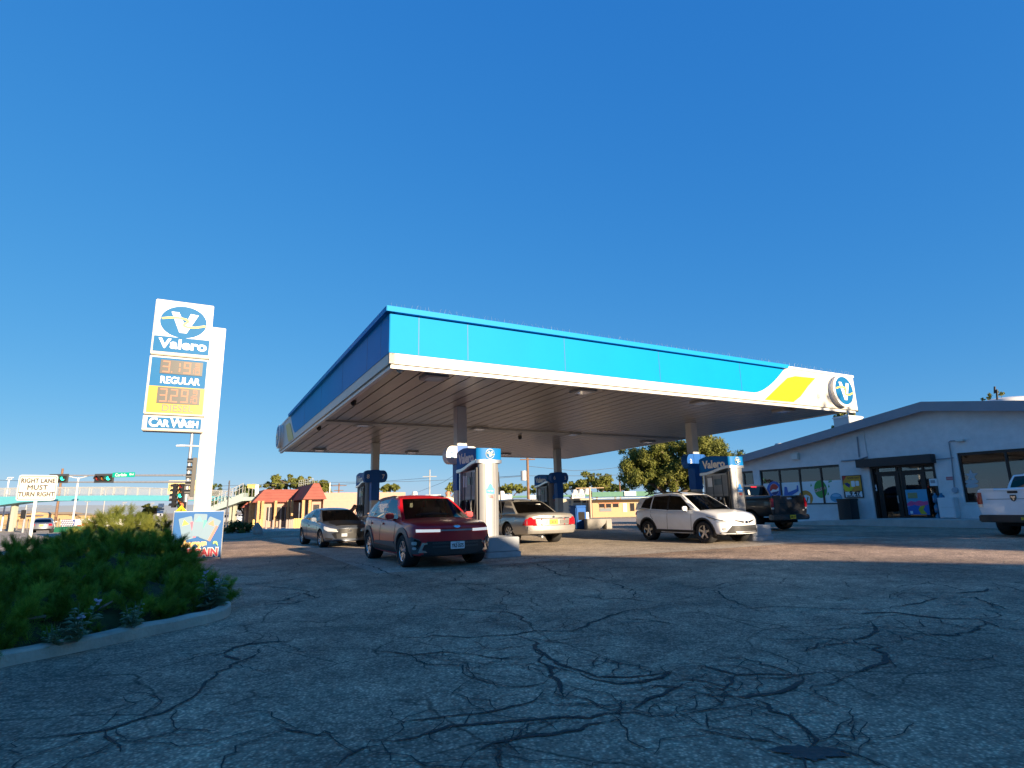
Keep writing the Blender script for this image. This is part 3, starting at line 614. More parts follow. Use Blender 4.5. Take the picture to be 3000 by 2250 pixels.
def body_shell(c, keys, bow_f, bow_r, pm, arches, cabin=None, tumble=.0):
    """keys: (x, z bottom, z shoulder, z top centre, half width)"""
    x0, x1 = keys[0][0], keys[-1][0]; N = 56; NS = 18; mb = MB(); xs = []
    for i in range(N+1):
        t = i/N; t = .5-.5*math.cos(math.pi*t)*(.75+.25*abs(math.cos(math.pi*t))); xs.append(x0+(x1-x0)*t)
    xs[0], xs[-1] = x0, x1
    for x in xs:
        zb, zs, zt, hw = [crv(keys, x, i) for i in (1, 2, 3, 4)]; H = zs-zb
        P = [(0, zb), (hw*.55, zb), (hw*.84, zb+.005), (hw*.93, zb+H*.05), (hw*.965, zb+H*.15), (hw*.985, zb+H*.3), (hw*.998, zb+H*.45), (hw, zb+H*.58), (hw*.994, zb+H*.70), (hw*.985, zb+H*.80),
             (hw*.968, zb+H*.90), (hw*.945, zb+H*.965), (hw*.915, zs), (hw*.87, zs+(zt-zs)*.30), (hw*.76, zs+(zt-zs)*.58), (hw*.55, zs+(zt-zs)*.82), (hw*.28, zs+(zt-zs)*.96), (0, zt)]
        for s in (1, -1):
            for (y, z) in P:
                f = max(0, (x-(x1-.75))/.75)**1.5; r = max(0, ((x0+.7)-x)/.7)**1.5; q = min(1, abs(y)/c.hw)
                rake = 1-.0*(z)
                mb.v.append((x-bow_f*f*q**2.4+bow_r*r*q**2.6, s*y, z))
    W = 2*NS
    for i in range(len(xs)-1):
        for k in range(NS-1):
            a, b = i*W+k, (i+1)*W+k
            mb.f.append([a, b, b+1, a+1]); mb.f.append([a+NS, a+NS+1, b+NS+1, b+NS])
            for _ in (0, 1):
                xm = (xs[i]+xs[i+1])/2; mb.m.append(1 if cabin and k >= 13 and cabin[0] < xm < cabin[1] else (2 if k < 2 else 0))
    CC = [-1, -.93, -.8, -.6, -.4, -.2, 0, .2, .4, .6, .8, .93, 1]      # gridded nose and tail
    for (xe, i, fr) in ((x0, 0, False), (x1, len(xs)-1, True)):
        zb, zs, zt, hw = [crv(keys, xe, q_) for q_ in (1, 2, 3, 4)]; b0 = len(mb.v)
        for k in range(NS):
            yk = abs(mb.v[i*W+k][1]); zk = mb.v[i*W+k][2]
            for cc in CC:
                q = min(1, abs(yk*cc)/c.hw); mb.v.append((xe-bow_f*q**2.4 if fr else xe+bow_r*q**2.6, cc*yk, zk))
        n_ = len(CC)
        for k in range(NS-1):
            for j in range(n_-1):
                a = b0+k*n_+j; f = [a, a+1, a+n_+1, a+n_]; mb.f.append(f if fr else f[::-1]); mb.m.append(0)
    me = bpy.data.meshes.new('body'); me.from_pydata(mb.v, [], mb.f)
    for x in (pm, CABIN, TRIMD): me.materials.append(x)
    me.polygons.foreach_set('material_index', mb.m)
    bm = bmesh.new(); bm.from_mesh(me); bmesh.ops.remove_doubles(bm, verts=bm.verts, dist=1e-4); bmesh.ops.recalc_face_normals(bm, faces=bm.faces); bm.to_mesh(me); bm.free()
    c.bvh0 = BVHTree.FromPolygons([v.co[:] for v in me.vertices], [p.vertices[:] for p in me.polygons])
    o = link('body', me, c.root)
    for (ax, az, ar) in arches:                     # wheel wells
        for s in (-1, 1):
            cut = MB(); cut.lathe([(0, .05), (ar, .05), (ar, -.42), (0, -.42)], Matrix.Translation((ax, s*c.hw, az)) @ Matrix(((1, 0, 0, 0), (0, 0, s, 0), (0, -s, 0, 0), (0, 0, 0, 1))), 36)
            k = cut.build('cutter', CABIN, c.root); kb = bmesh.new(); kb.from_mesh(k.data); bmesh.ops.remove_doubles(kb, verts=kb.verts, dist=1e-5); bmesh.ops.recalc_face_normals(kb, faces=kb.faces); kb.to_mesh(k.data); kb.free()
            md = o.modifiers.new('b', 'BOOLEAN'); md.operation = 'DIFFERENCE'; md.object = k; md.solver = 'EXACT'
            bpy.context.view_layer.update()
            nm = bpy.data.meshes.new_from_object(o.evaluated_get(bpy.context.evaluated_depsgraph_get()))
            o.modifiers.clear(); o.data = nm; nm.name = 'body'; bpy.data.objects.remove(k)
    o.data.polygons.foreach_set('use_smooth', [True]*len(o.data.polygons)); o.data.set_sharp_from_angle(angle=R(38))
    c.body = o; return o
AX = {'x': (0, (1, 2)), 'y': (1, (0, 2)), 'z': (2, (0, 1))}
def conform(c, name, pts, axis, sg, mt, parent=None, offs=.006, step=.06, sink=.03, bvh=None, smooth=35):
    """lay a 2-D outline onto the bodywork, seen along an axis, as a thin raised panel"""
    bvh = bvh or c.bvh0
    ia, (iu, iv) = AX[axis]; P = []
    n = len(pts)
    for i in range(n):
        a, b = V(pts[i]), V(pts[(i+1) % n]); k = max(1, int((b-a).length/step))
        P += [a.lerp(b, j/k) for j in range(k)]
    nb = len(P); us = [p.x for p in P]; vs = [p.y for p in P]
    G = []
    u = min(us)+step
    while u < max(us):
        v = min(vs)+step
        while v < max(vs): G.append(V((u, v))); v += step
        u += step
    def inside(q):
        r = False
        for i in range(nb):
            a, b = P[i], P[(i+1) % nb]
            if (a.y > q.y) != (b.y > q.y) and q.x < (b.x-a.x)*(q.y-a.y)/(b.y-a.y)+a.x: r = not r
        return r
    G = [g for g in G if inside(g) and min((g-p).length for p in P) > step*.35]
    vo, _, fo, _, _, _ = delaunay_2d_cdt(P+G, [(i, (i+1) % nb) for i in range(nb)], [list(range(nb))], 1, 1e-5)
    d = V((0, 0, 0)); d[ia] = -sg; out = []; last = None; ok = []
    for q in vo:
        o = V((0, 0, 0)); o[iu], o[iv] = q; o[ia] = sg*6
        h = bvh.ray_cast(o, d); ok.append(h[0])
    for q, h in zip(vo, ok):
        if h is None:
            best = min(((q-q2).length, h2) for q2, h2 in zip(vo, ok) if h2 is not None)[1] if any(x is not None for x in ok) else V((0, 0, 0))
            h = V((0, 0, 0)); h[iu], h[iv] = q; h[ia] = best[ia]
        out.append(h)
    mb = MB(); k = len(out); e = V((0, 0, 0)); e[ia] = sg
    mb.v = [tuple(h+e*offs) for h in out]+[tuple(h-e*sink) for h in out]
    fl = []
    for f in fo:
        a, b, cc = [V(mb.v[i]) for i in f[:3]]
        nrm = (b-a).cross(cc-a); fl.append(list(f) if nrm[ia]*sg > 0 else list(f)[::-1])
    mb.f = fl[:]; cnt = {}
    for f in fl:
        for i in range(len(f)):
            a, b = f[i], f[(i+1) % len(f)]; cnt[(a, b)] = cnt.get((a, b), 0)+1
    for (a, b) in cnt:
        if (b, a) not in cnt: mb.f.append([b, a, a+k, b+k])
    mb.m = [0]*len(mb.f)
    return mb.build(name, mt, parent or c.body, smooth=smooth)
def strip(c, name, path, wd, axis, sg, mt, parent=None, offs=.004, step=.08, bvh=None):
    L = []; Rr = []
    for i, p in enumerate(path):
        a = V(path[max(i-1, 0)]); b = V(path[min(i+1, len(path)-1)]); t = (b-a).normalized(); n_ = V((-t.y, t.x))*wd/2
        L.append(V(p)+n_); Rr.append(V(p)-n_)
    return conform(c, name, [tuple(q) for q in L+Rr[::-1]], axis, sg, mt, parent, offs, step, .012, bvh)
def greenhouse(c, st, seg, pm, gm, roof_crown=.04, ws_bulge=.16, bl_bulge=.08, base_in=.0, rear_glass=True, bl_row=(.1, .9), side_row=(.05, .90), ws_mat=None):
    """st: stations (xb, zb, wb, xr, zr, wr) from screen to tail; seg: 'p'illar or 'g'lass between them"""
    NT = [0, .03, side_row[0], .2, .35, .5, .65, .8, side_row[1], .95, 1.0]; g0, g1 = side_row
    body = MB(); gl = {}
    def pt(s, t, sgn):
        xb, zb, wb, xr, zr, wr = s; k = t**1.35
        rr = max(0, (t-.9)/.1); return V((xb+(xr-xb)*t, sgn*(wb+(wr-wb)*k-.012*rr*rr*0), zb+(zr-zb)*(1-(1-t)**1.12)))
    sub = []
    for i, k in enumerate(seg):                      # subdivide glass spans
        n = 4 if k == 'g' else 1
        for j in range(n):
            f = j/n; sub.append(([a+(b-a)*f for a, b in zip(st[i], st[i+1])], k))
    sub.append((list(st[-1]), None))
    names = []
    for sgn in (1, -1):
        base = len(body.v); M_ = len(NT)
        for s, _ in sub:
            for t in NT: body.v.append(tuple(pt(s, t, sgn)))
        cur = None
        for i in range(len(sub)-1):
            for j in range(M_-1):
                a = base+i*M_+j; q = [a, a+M_, a+M_+1, a+1]
                if sgn < 0: q = q[::-1]
                q = q[::-1]
                if sub[i][1] == 'g' and NT[j] >= g0-1e-6 and NT[j+1] <= g1+1e-6:
                    if cur != (sgn, id(None)) and (i == 0 or sub[i-1][1] != 'g') and j == 2: gl[(sgn, i)] = MB(); names.append((sgn, i))
                    G = gl[names[-1]]; b0 = len(G.v); n_ = V((0, sgn*.0, 0))
                    for idx in q: G.v.append(body.v[idx])
                    G.f.append([b0, b0+1, b0+2, b0+3]); G.m.append(0)
                else: body.f.append(q); body.m.append(0)
    # roof
    NR = 10; base = len(body.v); K = len(sub)
    for i, (s, _) in enumerate(sub):
        l_, r_ = pt(s, 1, 1), pt(s, 1, -1); e = min(1, min(i, K-1-i)/2.5+.35)
        for j in range(NR+1):
            u = j/NR; p = l_.lerp(r_, u); sh = 1-(2*u-1)**4 if True else 0
            body.v.append((p.x+(0.06*sh if i == 0 else 0)-(.05*sh if i == K-1 else 0), p.y, p.z+roof_crown*(1-abs(2*u-1)**2.6)*e))
    for i in range(K-1):
        for j in range(NR):
            a = base+i*(NR+1)+j; body.f.append([a, a+1, a+NR+2, a+NR+1]); body.m.append(0)
    def screen(s, i, bulge, sign, row, rowidx, nm, mt):
        rows_ = [0, row[0], .3, .5, .7, row[1], 1.0]; U_ = [0, .045, .15, .3, .5, .7, .85, .955, 1]
        b0 = len(body.v)
        for t in rows_:
            l_, r_ = pt(s, t, 1), pt(s, t, -1)
            for u in U_:
                p = l_.lerp(r_, u); sh = 1-abs(2*u-1)**2.2
                top = body.v[base+rowidx*(NR+1)+0]
                xo = sign*(bulge*(1-t)+.055*t)*sh; zo = roof_crown*.35*sh*t+(.0)*(1-t)
                body.v.append((p.x+xo, p.y, p.z+zo))
        n = len(U_); G = MB()
        for a_ in range(len(rows_)-1):
            for u in range(n-1):
                a = b0+a_*n+u; q = [a, a+1, a+n+1, a+n]
                if sign < 0: q = q[::-1]
                if rows_[a_] >= row[0]-1e-6 and rows_[a_+1] <= row[1]+1e-6 and U_[u] >= .045-1e-6 and U_[u+1] <= .955+1e-6 and mt:
                    k = len(G.v); G.v += [body.v[x] for x in q]; G.f.append([k, k+1, k+2, k+3]); G.m.append(0)
                else: body.f.append(q); body.m.append(0)
        return G
    wsG = screen(sub[0][0], 0, ws_bulge, 1, (.05, .95), 0, 'windscreen', gm)
    blG = screen(sub[-1][0], K-1, bl_bulge, -1, bl_row, K-1, 'rear_window', gm if rear_glass else None)
    o = body.build('cabin', pm, c.root, smooth=40)
    bm = bmesh.new(); bm.from_mesh(o.data); bmesh.ops.remove_doubles(bm, verts=bm.verts, dist=1e-4); bmesh.ops.recalc_face_normals(bm, faces=bm.faces); bm.to_mesh(o.data); bm.free()
    o.data.polygons.foreach_set('use_smooth', [True]*len(o.data.polygons)); o.data.set_sharp_from_angle(angle=R(32))
    c.cabin = o
    allv = [(V(v)) for v in body.v]
    tri = body.f[:]; vv = body.v[:]
    def glassbuild(G, nm, mt):
        b = len(vv); vv.extend(G.v); tri.extend([[b+i for i in f] for f in G.f])
        g = G.build(nm, mt, o)
        bm = bmesh.new(); bm.from_mesh(g.data); bmesh.ops.remove_doubles(bm, verts=bm.verts, dist=1e-4); bmesh.ops.recalc_face_normals(bm, faces=bm.faces); bm.to_mesh(g.data); bm.free()
        g.data.polygons.foreach_set('use_smooth', [True]*len(g.data.polygons)); return g
    c.win = {}
    for k in names: c.win[k] = glassbuild(gl[k], 'side_window', gm)
    c.ws = glassbuild(wsG, 'windscreen', ws_mat or gm)
    if rear_glass and blG.v: c.bl = glassbuild(blG, 'rear_window', gm)
    c.bvhc = BVHTree.FromPolygons(vv, tri)
    return o
def interior(c, x0, x1, z, rows_, wd):
    mb = MB()
    for x in rows_:
        for y in (-wd*.45, wd*.45):
            mb.box((x, y, z+.02), (.16, wd*.62, .62)); mb.box((x-.03, y, z+.42), (.1, .24, .18))
    mb.box((x1-.25, 0, z-.05), (.5, wd*1.7, .16)); mb.tube([(x1-.55+.0, wd*.45+.19*math.cos(a), z+.08+.19*math.sin(a)) for a in [2*math.pi*i/16 for i in range(17)]], .018, 6)
    return mb.build('seats', SEAT, c.root, bevel=.03)
def mirror_part(c, x, y, z, sgn, mt):
    mb = MB(); mb.box((x, sgn*(y+.10), z+.08), (.10, .20, .14)); mb.box((x+.01, sgn*(y-.02), z), (.06, .14, .05))
    return mb.build('wing_mirror', mt, c.root, bevel=.03)
def arc(cx, cz, r, a0, a1, n=14): return [(cx+r*math.cos(R(a0+(a1-a0)*i/n)), cz+r*math.sin(R(a0+(a1-a0)*i/n))) for i in range(n+1)]
def flare(c, x, z, r0, r1, mt, a0=-12, a1=192):
    for s in (-1, 1):
        pts = arc(x, z, r1, a0, a1)+arc(x, z, r0, a1, a0)
        conform(c, 'arch_cladding', pts, 'y', s, mt, offs=.016, step=.07)
def licence(c, x, y, z, sg, txt, mt, ink=INK, w_=.305, top=None):
    M = frame((x, y, z), (0, sg, 0), (0, 0, 1))
    p = MB().prism(rrect(-w_/2, -.076, w_/2, .076, .012), M, .012).build('licence_plate', mt, c.body)
    if txt: text(txt, .105, off(M @ Matrix.Translation((0, -.012, 0)), .002), ink, p, 'lettering', ext=.001, sx=.60, bold=.003)
    if top: text(top, .03, off(M @ Matrix.Translation((0, .055, 0)), .002), ink, p, 'lettering', ext=.001)
    return p
def new_car(name, label, loc, rz, W, scale=1, cat='car', group=None):
    c = Car(); c.root = thing(name, label, cat, loc, rz, group, scale); c.hw = W/2; return c
def both(fn):
    for s in (-1, 1): fn(s)
def hdg(dx, dy): return math.atan2(dy, dx)

# --- red crossover -------------------------------------------------------
def red_crossover():
    wb = 2.66; h = V((.479, -.878)); rear = V((-3.55, 14.95)); lat = V((.878, .479))
    ctr = rear+h*(wb/2)+lat*.78
    c = new_car('crossover_car', 'dark red crossover with grey wheel-arch cladding and front light bar, at the nearest pump', (ctr.x, ctr.y, .0), hdg(h.x, h.y), 1.83, (1, 1, .955))
    P = paint('paint_red', (.50, .008, .018), .0, .35, .4)
    K = [(-2.15, .48, .95, .98, .76), (-2.1, .36, 1.0, 1.02, .82), (-1.9, .30, 1.04, 1.06, .88), (-1.33, .25, 1.05, 1.08, .915), (0, .22, 1.0, 1.02, .905), (.75, .22, .985, 1.01, .905), (1.0, .22, .98, 1.04, .91), (1.33, .24, .95, 1.03, .915), (1.75, .25, .93, 1.0, .90), (2.0, .25, .89, .95, .885), (2.1, .25, .86, .91, .87), (2.16, .26, .82, .87, .85), (2.18, .28, .79, .84, .83)]
    r = .345; ax = (1.33, -1.33)
    body_shell(c, K, .34, .25, P, [(x, r, r+.055) for x in ax], (-1.8, .72))
    st = [(1.02, .985, .80, .22, 1.49, .60), (.86, .985, .82, .12, 1.50, .61), (-.28, 1.0, .825, -.26, 1.535, .62), (-.38, 1.0, .825, -.36, 1.535, .62), (-1.22, 1.03, .815, -1.1, 1.51, .61), (-1.30, 1.03, .81, -1.18, 1.505, .61), (-1.66, 1.06, .79, -1.50, 1.47, .60), (-2.0, 1.05, .76, -1.84, 1.42, .57)]
    greenhouse(c, st, 'pgpgpgp', P, GLS, .045, .2, .06, bl_row=(.25, .88), side_row=(.06, .88))
    interior(c, -1.5, .8, .95, (-.25, -1.15), .72)
    for x in ax: both(lambda s: wheel(c.root, x, s*.80, r, .22, 'split', s))
    for x in ax: flare(c, x, r, r+.05, r+.155, TRIM)
    both(lambda s: conform(c, 'sill_cladding', [(-1.0, .24), (1.0, .24), (.93, .40), (-.93, .42)], 'y', s, TRIMD, offs=.012))
    both(lambda s: conform(c, 'door_moulding', [(-.80, .44), (.86, .40), (.80, .52), (-.66, .50)], 'y', s, TRIM, offs=.02))
    both(lambda s: conform(c, 'front_corner_cladding', [(1.70, .30), (1.98, .30), (1.98, .60), (1.86, .66), (1.74, .62), (1.79, .5)], 'y', s, TRIM, offs=.012))
    for xd in (.78, -.33):
        both(lambda s: strip(c, 'door_seam', [(xd, .36), (xd+.03, .7), (xd+.02, .98)], .012, 'y', s, LINE))
    both(lambda s: strip(c, 'door_seam', [(-1.12, .98), (-1.08, .8), (-1.0, .70)], .012, 'y', s, LINE))
    for xd in (-.17, -1.1): both(lambda s: conform(c, 'door_handle', rrect(xd-.09, .885, xd+.09, .925, .015), 'y', s, P, offs=.03))
    # nose
    conform(c, 'light_bar', [(-.78, .80), (.78, .80), (.78, .765), (-.78, .765)], 'x', 1, mat('bar_dark', (.25, .25, .26), .2, coat=1), offs=.012)
    both(lambda s: conform(c, 'headlight', [(s*.36, .805), (s*.80, .81), (s*.80, .75), (s*.36, .75)], 'x', 1, LED, offs=.022))
    conform(c, 'grille', [(-.60, .56), (.60, .56), (.68, .40), (.66, .28), (-.66, .28), (-.68, .40)], 'x', 1, TRIMD, offs=.012)
    for z in (.50, .43): conform(c, 'grille_slot', [(-.5, z+.035), (.5, z+.035), (.5, z), (-.5, z)], 'x', 1, mat('grille_slot', (.05, .052, .055), .3), offs=.02)
    conform(c, 'skid_plate', [(-.72, .295), (.72, .295), (.6, .25), (-.6, .25)], 'x', 1, TRIMD, offs=.02)
    both(lambda s: conform(c, 'lamp_cluster', [(s*.88, .64), (s*.70, .56), (s*.76, .42), (s*.88, .36)], 'x', 1, mat('lamp_black', (.02, .02, .024), .1, coat=1), offs=.015))
    both(lambda s: conform(c, 'lower_lamp', rrect(min(s*.79, s*.87), .49, max(s*.79, s*.87), .56, .02), 'x', 1, LAMPC, offs=.03))
    both(lambda s: conform(c, 'fog_lamp', ell(.035, .03, 14, s*.83, .42), 'x', 1, LAMPC, offs=.03))
    both(lambda s: conform(c, 'silver_fin', [(s*.60, .535), (s*.70, .535), (s*.77, .33), (s*.60, .33), (s*.64, .37), (s*.70, .38), (s*.66, .49), (s*.60, .50)], 'x', 1, CHROME, offs=.03))
    conform(c, 'emblem', ell(.075, .035, 24, 0, .865), 'x', 1, CHROME, offs=.012, step=.03)
    licence(c, 2.215, 0, .47, 1, 'YRZ·3575', PLATEW, top='TEXAS')
    both(lambda s: mirror_part(c, .62, .86, 1.0, s, P))
    both(lambda s: strip(c, 'roof_rail', [(-1.5, s*.585), (-.6, s*.60), (.0, s*.60)], .05, 'z', 1, BLACK, c.cabin, .03, bvh=c.bvhc))
    both(lambda s: strip(c, 'wiper', [(1.0, s*.1+.2), (.97, s*.1-.35)], .02, 'z', 1, BLACK, c.cabin, .012, bvh=c.bvhc))
    both(lambda s: conform(c, 'taillight', [(s*.30, .93), (s*.84, .93), (s*.84, .87), (s*.30, .87)], 'x', -1, TAIL, offs=.012))
red_crossover()

# --- white crossover -----------------------------------------------------
def white_crossover():
    h = V((.479, -.878)); rear = V((4.93, 21.75)); lat = V((.878, .479)); ctr = (rear+h*1.33+lat*.80)*.925
    c = new_car('crossover_car', 'white crossover with black bumper and roof rails, side-on beside the right-hand pump', (ctr.x, ctr.y, 0), hdg(h.x, h.y), 1.86, (.925, .925, .92))
    P = paint('paint_white', (.86, .87, .88), 0, .3)
    K = [(-2.26, .55, .98, 1.0, .76), (-2.2, .44, 1.02, 1.04, .82), (-2.0, .36, 1.06, 1.08, .88), (-1.33, .30, 1.08, 1.10, .92), (0, .27, 1.03, 1.05, .91), (.75, .27, 1.02, 1.05, .91), (1.0, .27, 1.02, 1.08, .915), (1.33, .28, .99, 1.08, .92), (1.75, .29, .93, 1.03, .90), (2.05, .28, .88, .97, .88), (2.18, .28, .83, .90, .86), (2.26, .29, .77, .83, .84), (2.29, .31, .72, .78, .82)]
    r = .355; ax = (1.33, -1.33)
    body_shell(c, K, .42, .25, P, [(x, r, r+.07) for x in ax], (-1.8, .75))
    st = [(1.08, 1.02, .80, .18, 1.58, .60), (.88, 1.02, .82, .06, 1.595, .61), (-.30, 1.04, .83, -.30, 1.635, .62), (-.36, 1.04, .83, -.36, 1.635, .62), (-1.18, 1.08, .82, -1.15, 1.61, .61), (-1.24, 1.08, .82, -1.21, 1.605, .61), (-1.78, 1.14, .79, -1.62, 1.50, .62), (-2.13, 1.08, .76, -1.98, 1.52, .57)]
    greenhouse(c, st, 'pgpgpgp', P, GLSD, .05, .2, .06, bl_row=(.25, .85), side_row=(.05, .86), ws_mat=GLS)
    interior(c, -1.5, .85, 1.0, (-.25, -1.15), .72)
    both(lambda s: conform(c, 'pillar_black', [(-.29, 1.06), (-.37, 1.06), (-.37, 1.58), (-.30, 1.58)], 'y', s, BLACK, c.cabin, .004, bvh=c.bvhc, sink=.004))
    for x in ax: both(lambda s: wheel(c.root, x, s*.80, r, .22, 'five', s))
    for x in ax: flare(c, x, r, r+.065, r+.115, TRIMD)
    both(lambda s: conform(c, 'sill_cladding', [(-.98, .28), (.98, .28), (.95, .41), (-.95, .41)], 'y', s, TRIMD, offs=.014))
    for xd in (.80, -.33): both(lambda s: strip(c, 'door_seam', [(xd, .42), (xd+.03, .7), (xd+.02, 1.02)], .011, 'y', s, LINE))
    both(lambda s: strip(c, 'door_seam', [(-1.16, 1.05), (-1.12, .85), (-1.0, .74)], .011, 'y', s, LINE))
    for xd in (-.15, -1.08): both(lambda s: conform(c, 'door_handle', rrect(xd-.1, .925, xd+.1, .965, .015), 'y', s, P, offs=.035))
    conform(c, 'bumper_cladding', [(-.52, .57), (.52, .57), (.72, .34), (.74, .28), (-.74, .28), (-.72, .34)], 'x', 1, TRIMD, offs=.03)
    both(lambda s: conform(c, 'bumper_corner', [(1.85, .29), (2.24, .29), (2.24, .40), (1.98, .36)], 'y', s, TRIMD, offs=.012))
    conform(c, 'lower_grille', [(-.48, .54), (.48, .54), (.52, .49), (-.52, .49)], 'x', 1, mat('grille_slot', (.05, .052, .055), .3), offs=.038)
    conform(c, 'silver_strip', [(-.46, .385), (.46, .385), (.42, .355), (-.42, .355)], 'x', 1, ALU, offs=.042)
    both(lambda s: conform(c, 'grille', [(s*.10, .70), (s*.40, .745), (s*.46, .72), (s*.12, .635)], 'x', 1, BLACK, offs=.012))
    both(lambda s: strip(c, 'grille_bar', [(s*.1, .675), (s*.44, .733)], .012, 'x', 1, CHROME, offs=.02))
    conform(c, 'emblem', ell(.07, .05, 20, 0, .67), 'x', 1, CHROME, offs=.02, step=.03)
    both(lambda s: conform(c, 'headlight', [(1.50, .86), (1.75, .825), (2.08, .72), (2.12, .67), (1.95, .68), (1.66, .77)], 'y', s, LAMPC, offs=.014))
    both(lambda s: conform(c, 'headlight_bezel', [(1.46, .875), (1.54, .86), (2.06, .735), (2.04, .72), (1.70, .80)], 'y', s, BLACK, offs=.02))
    both(lambda s: conform(c, 'fog_lamp', ell(.045, .045, 16, s*.74, .47), 'x', 1, LAMPC, offs=.02, step=.03))
    both(lambda s: conform(c, 'rear_bumper', [(-2.24, .42), (-1.85, .33), (-1.76, .48), (-1.85, .56), (-2.26, .62)], 'y', s, TRIMD, offs=.02))
    both(lambda s: conform(c, 'taillight', [(-2.24, 1.0), (-1.98, 1.02), (-2.02, .90), (-2.26, .88)], 'y', s, TAIL, offs=.03))
    both(lambda s: mirror_part(c, .62, .86, 1.04, s, P))
    def rail(s):
        mb = MB(); mb.tube([(-1.72, s*.57, 1.585), (-1.5, s*.59, 1.645), (-.7, s*.60, 1.695), (.0, s*.59, 1.67), (.16, s*.58, 1.62)], .022, 6); mb.build('roof_rail', BLACK, c.cabin, smooth=40)
    both(rail)
white_crossover()

# --- silver sedan, seen from behind --------------------------------------
def silver_sedan():
    h = V((-.479, .878)); ctr = V((0.60, 19.65))+h*1.455
    c = new_car('sedan_car', 'silver full-size sedan seen from behind with yellow plate, between the two pumps', (ctr.x, ctr.y, 0), hdg(h.x, h.y), 1.98)
    P = paint('paint_silver', (.40, .385, .36), .55, .32)
    K = [(-2.74, .40, .84, .90, .88), (-2.70, .35, .89, .955, .905), (-2.62, .33, .91, .985, .92), (-2.45, .32, .915, .995, .935), (-2.0, .30, .925, 1.0, .96), (-1.45, .26, .93, .98, .98), (0, .24, .91, .93, .985), (1.2, .24, .88, .95, .98), (1.7, .26, .84, .93, .97), (2.2, .28, .76, .85, .94), (2.5, .3, .70, .78, .90), (2.62, .36, .62, .66, .84)]
    r = .345; ax = (1.455, -1.455)
    body_shell(c, K, .35, .20, P, [(x, r, r+.045) for x in ax], (-1.35, .95))
    st = [(1.15, .92, .80, .38, 1.34, .60), (.98, .92, .83, .28, 1.35, .61), (-.15, .925, .85, -.12, 1.39, .63), (-.22, .925, .85, -.19, 1.39, .63), (-.92, .935, .84, -.72, 1.375, .62), (-1.72, .955, .78, -1.03, 1.35, .58)]
    greenhouse(c, st, 'pgpgp', P, GLSD, .06, .2, .16, bl_row=(.04, .93), side_row=(.07, .88), ws_mat=GLS)
    interior(c, -1.2, .9, .9, (-.1, -.95), .78)
    for x in ax: both(lambda s: wheel(c.root, x, s*.83, r, .22, 'cap', s))
    for xd in (.85, -.19): both(lambda s: strip(c, 'door_seam', [(xd, .32), (xd, .92)], .012, 'y', s, LINE))
    both(lambda s: strip(c, 'door_seam', [(-1.0, .93), (-1.03, .75), (-.96, .58)], .012, 'y', s, LINE))
    for xd in (-.05, -.88): both(lambda s: conform(c, 'door_handle', rrect(xd-.09, .80, xd+.09, .84, .015), 'y', s, P, offs=.03))
    both(lambda s: strip(c, 'side_moulding', [(-1.02, .56), (1.02, .55)], .05, 'y', s, P, offs=.016))
    both(lambda s: conform(c, 'fuel_flap' if s < 0 else 'quarter_panel', rrect(-1.98, .70, -1.80, .86, .03), 'y', s, P, offs=.005))
    # tail
    conform(c, 'rear_bumper', [(-.94, .58), (.94, .58), (.95, .45), (.92, .36), (-.92, .36), (-.95, .45)], 'x', -1, P, offs=.05, step=.07)
    conform(c, 'bumper_groove', [(-.90, .475), (.90, .475), (.90, .462), (-.90, .462)], 'x', -1, GREYM, offs=.054)
    both(lambda s: conform(c, 'taillight', [(s*.865, .80), (s*.80, .855), (s*.74, .85), (s*.68, .78), (s*.60, .66), (s*.58, .61), (s*.865, .61)], 'x', -1, TAIL, offs=.015, step=.05))
    both(lambda s: conform(c, 'taillight_side', [(-2.72, .61), (-2.42, .61), (-2.44, .70), (-2.56, .80), (-2.72, .80)], 'y', s, TAIL, offs=.012, step=.05))
    conform(c, 'boot_chrome', [(-.60, .83), (.60, .83), (.60, .80), (-.60, .80)], 'x', -1, CHROME, offs=.02)
    both(lambda s: conform(c, 'reflector', [(s*.62, .76), (s*.24, .76), (s*.24, .64), (s*.575, .64)], 'x', -1, mat('pale_silver', (.30, .29, .27), .3, .6), offs=.012))
    conform(c, 'plate_recess', rect(-.22, .63, .22, .78), 'x', -1, GREYM, offs=.008)
    strip(c, 'boot_seam', [(-.70, .60), (.70, .60)], .014, 'x', -1, LINE, offs=.006)
    licence(c, -2.755, 0, .705, -1, 'NM·485', PLATEY, mat('plate_red', (.5, .08, .03), .5))
    conform(c, 'lock_badge', ell(.04, .03, 14, -.0, .86), 'x', -1, mat('badge_navy', (.03, .05, .1), .3), offs=.02, step=.03)
    st_ = MB(); st_.prism([(-.1, .09), (.07, .1), (.09, .04), (.03, .03), (.02, -.1), (-.03, -.02), (-.06, .05)], frame((-1.38, -.30, 1.185), (.0, -1, 0), (.55, 0, .75)), .004)
    st_.build('window_sticker', OFFW, c.cabin)
    both(lambda s: mirror_part(c, .72, .90, .93, s, P))
    MB().tube([(-2.55, .45, .29), (-2.78, .45, .27)], .035, 10).build('exhaust', STEEL, c.root, smooth=40)
silver_sedan()

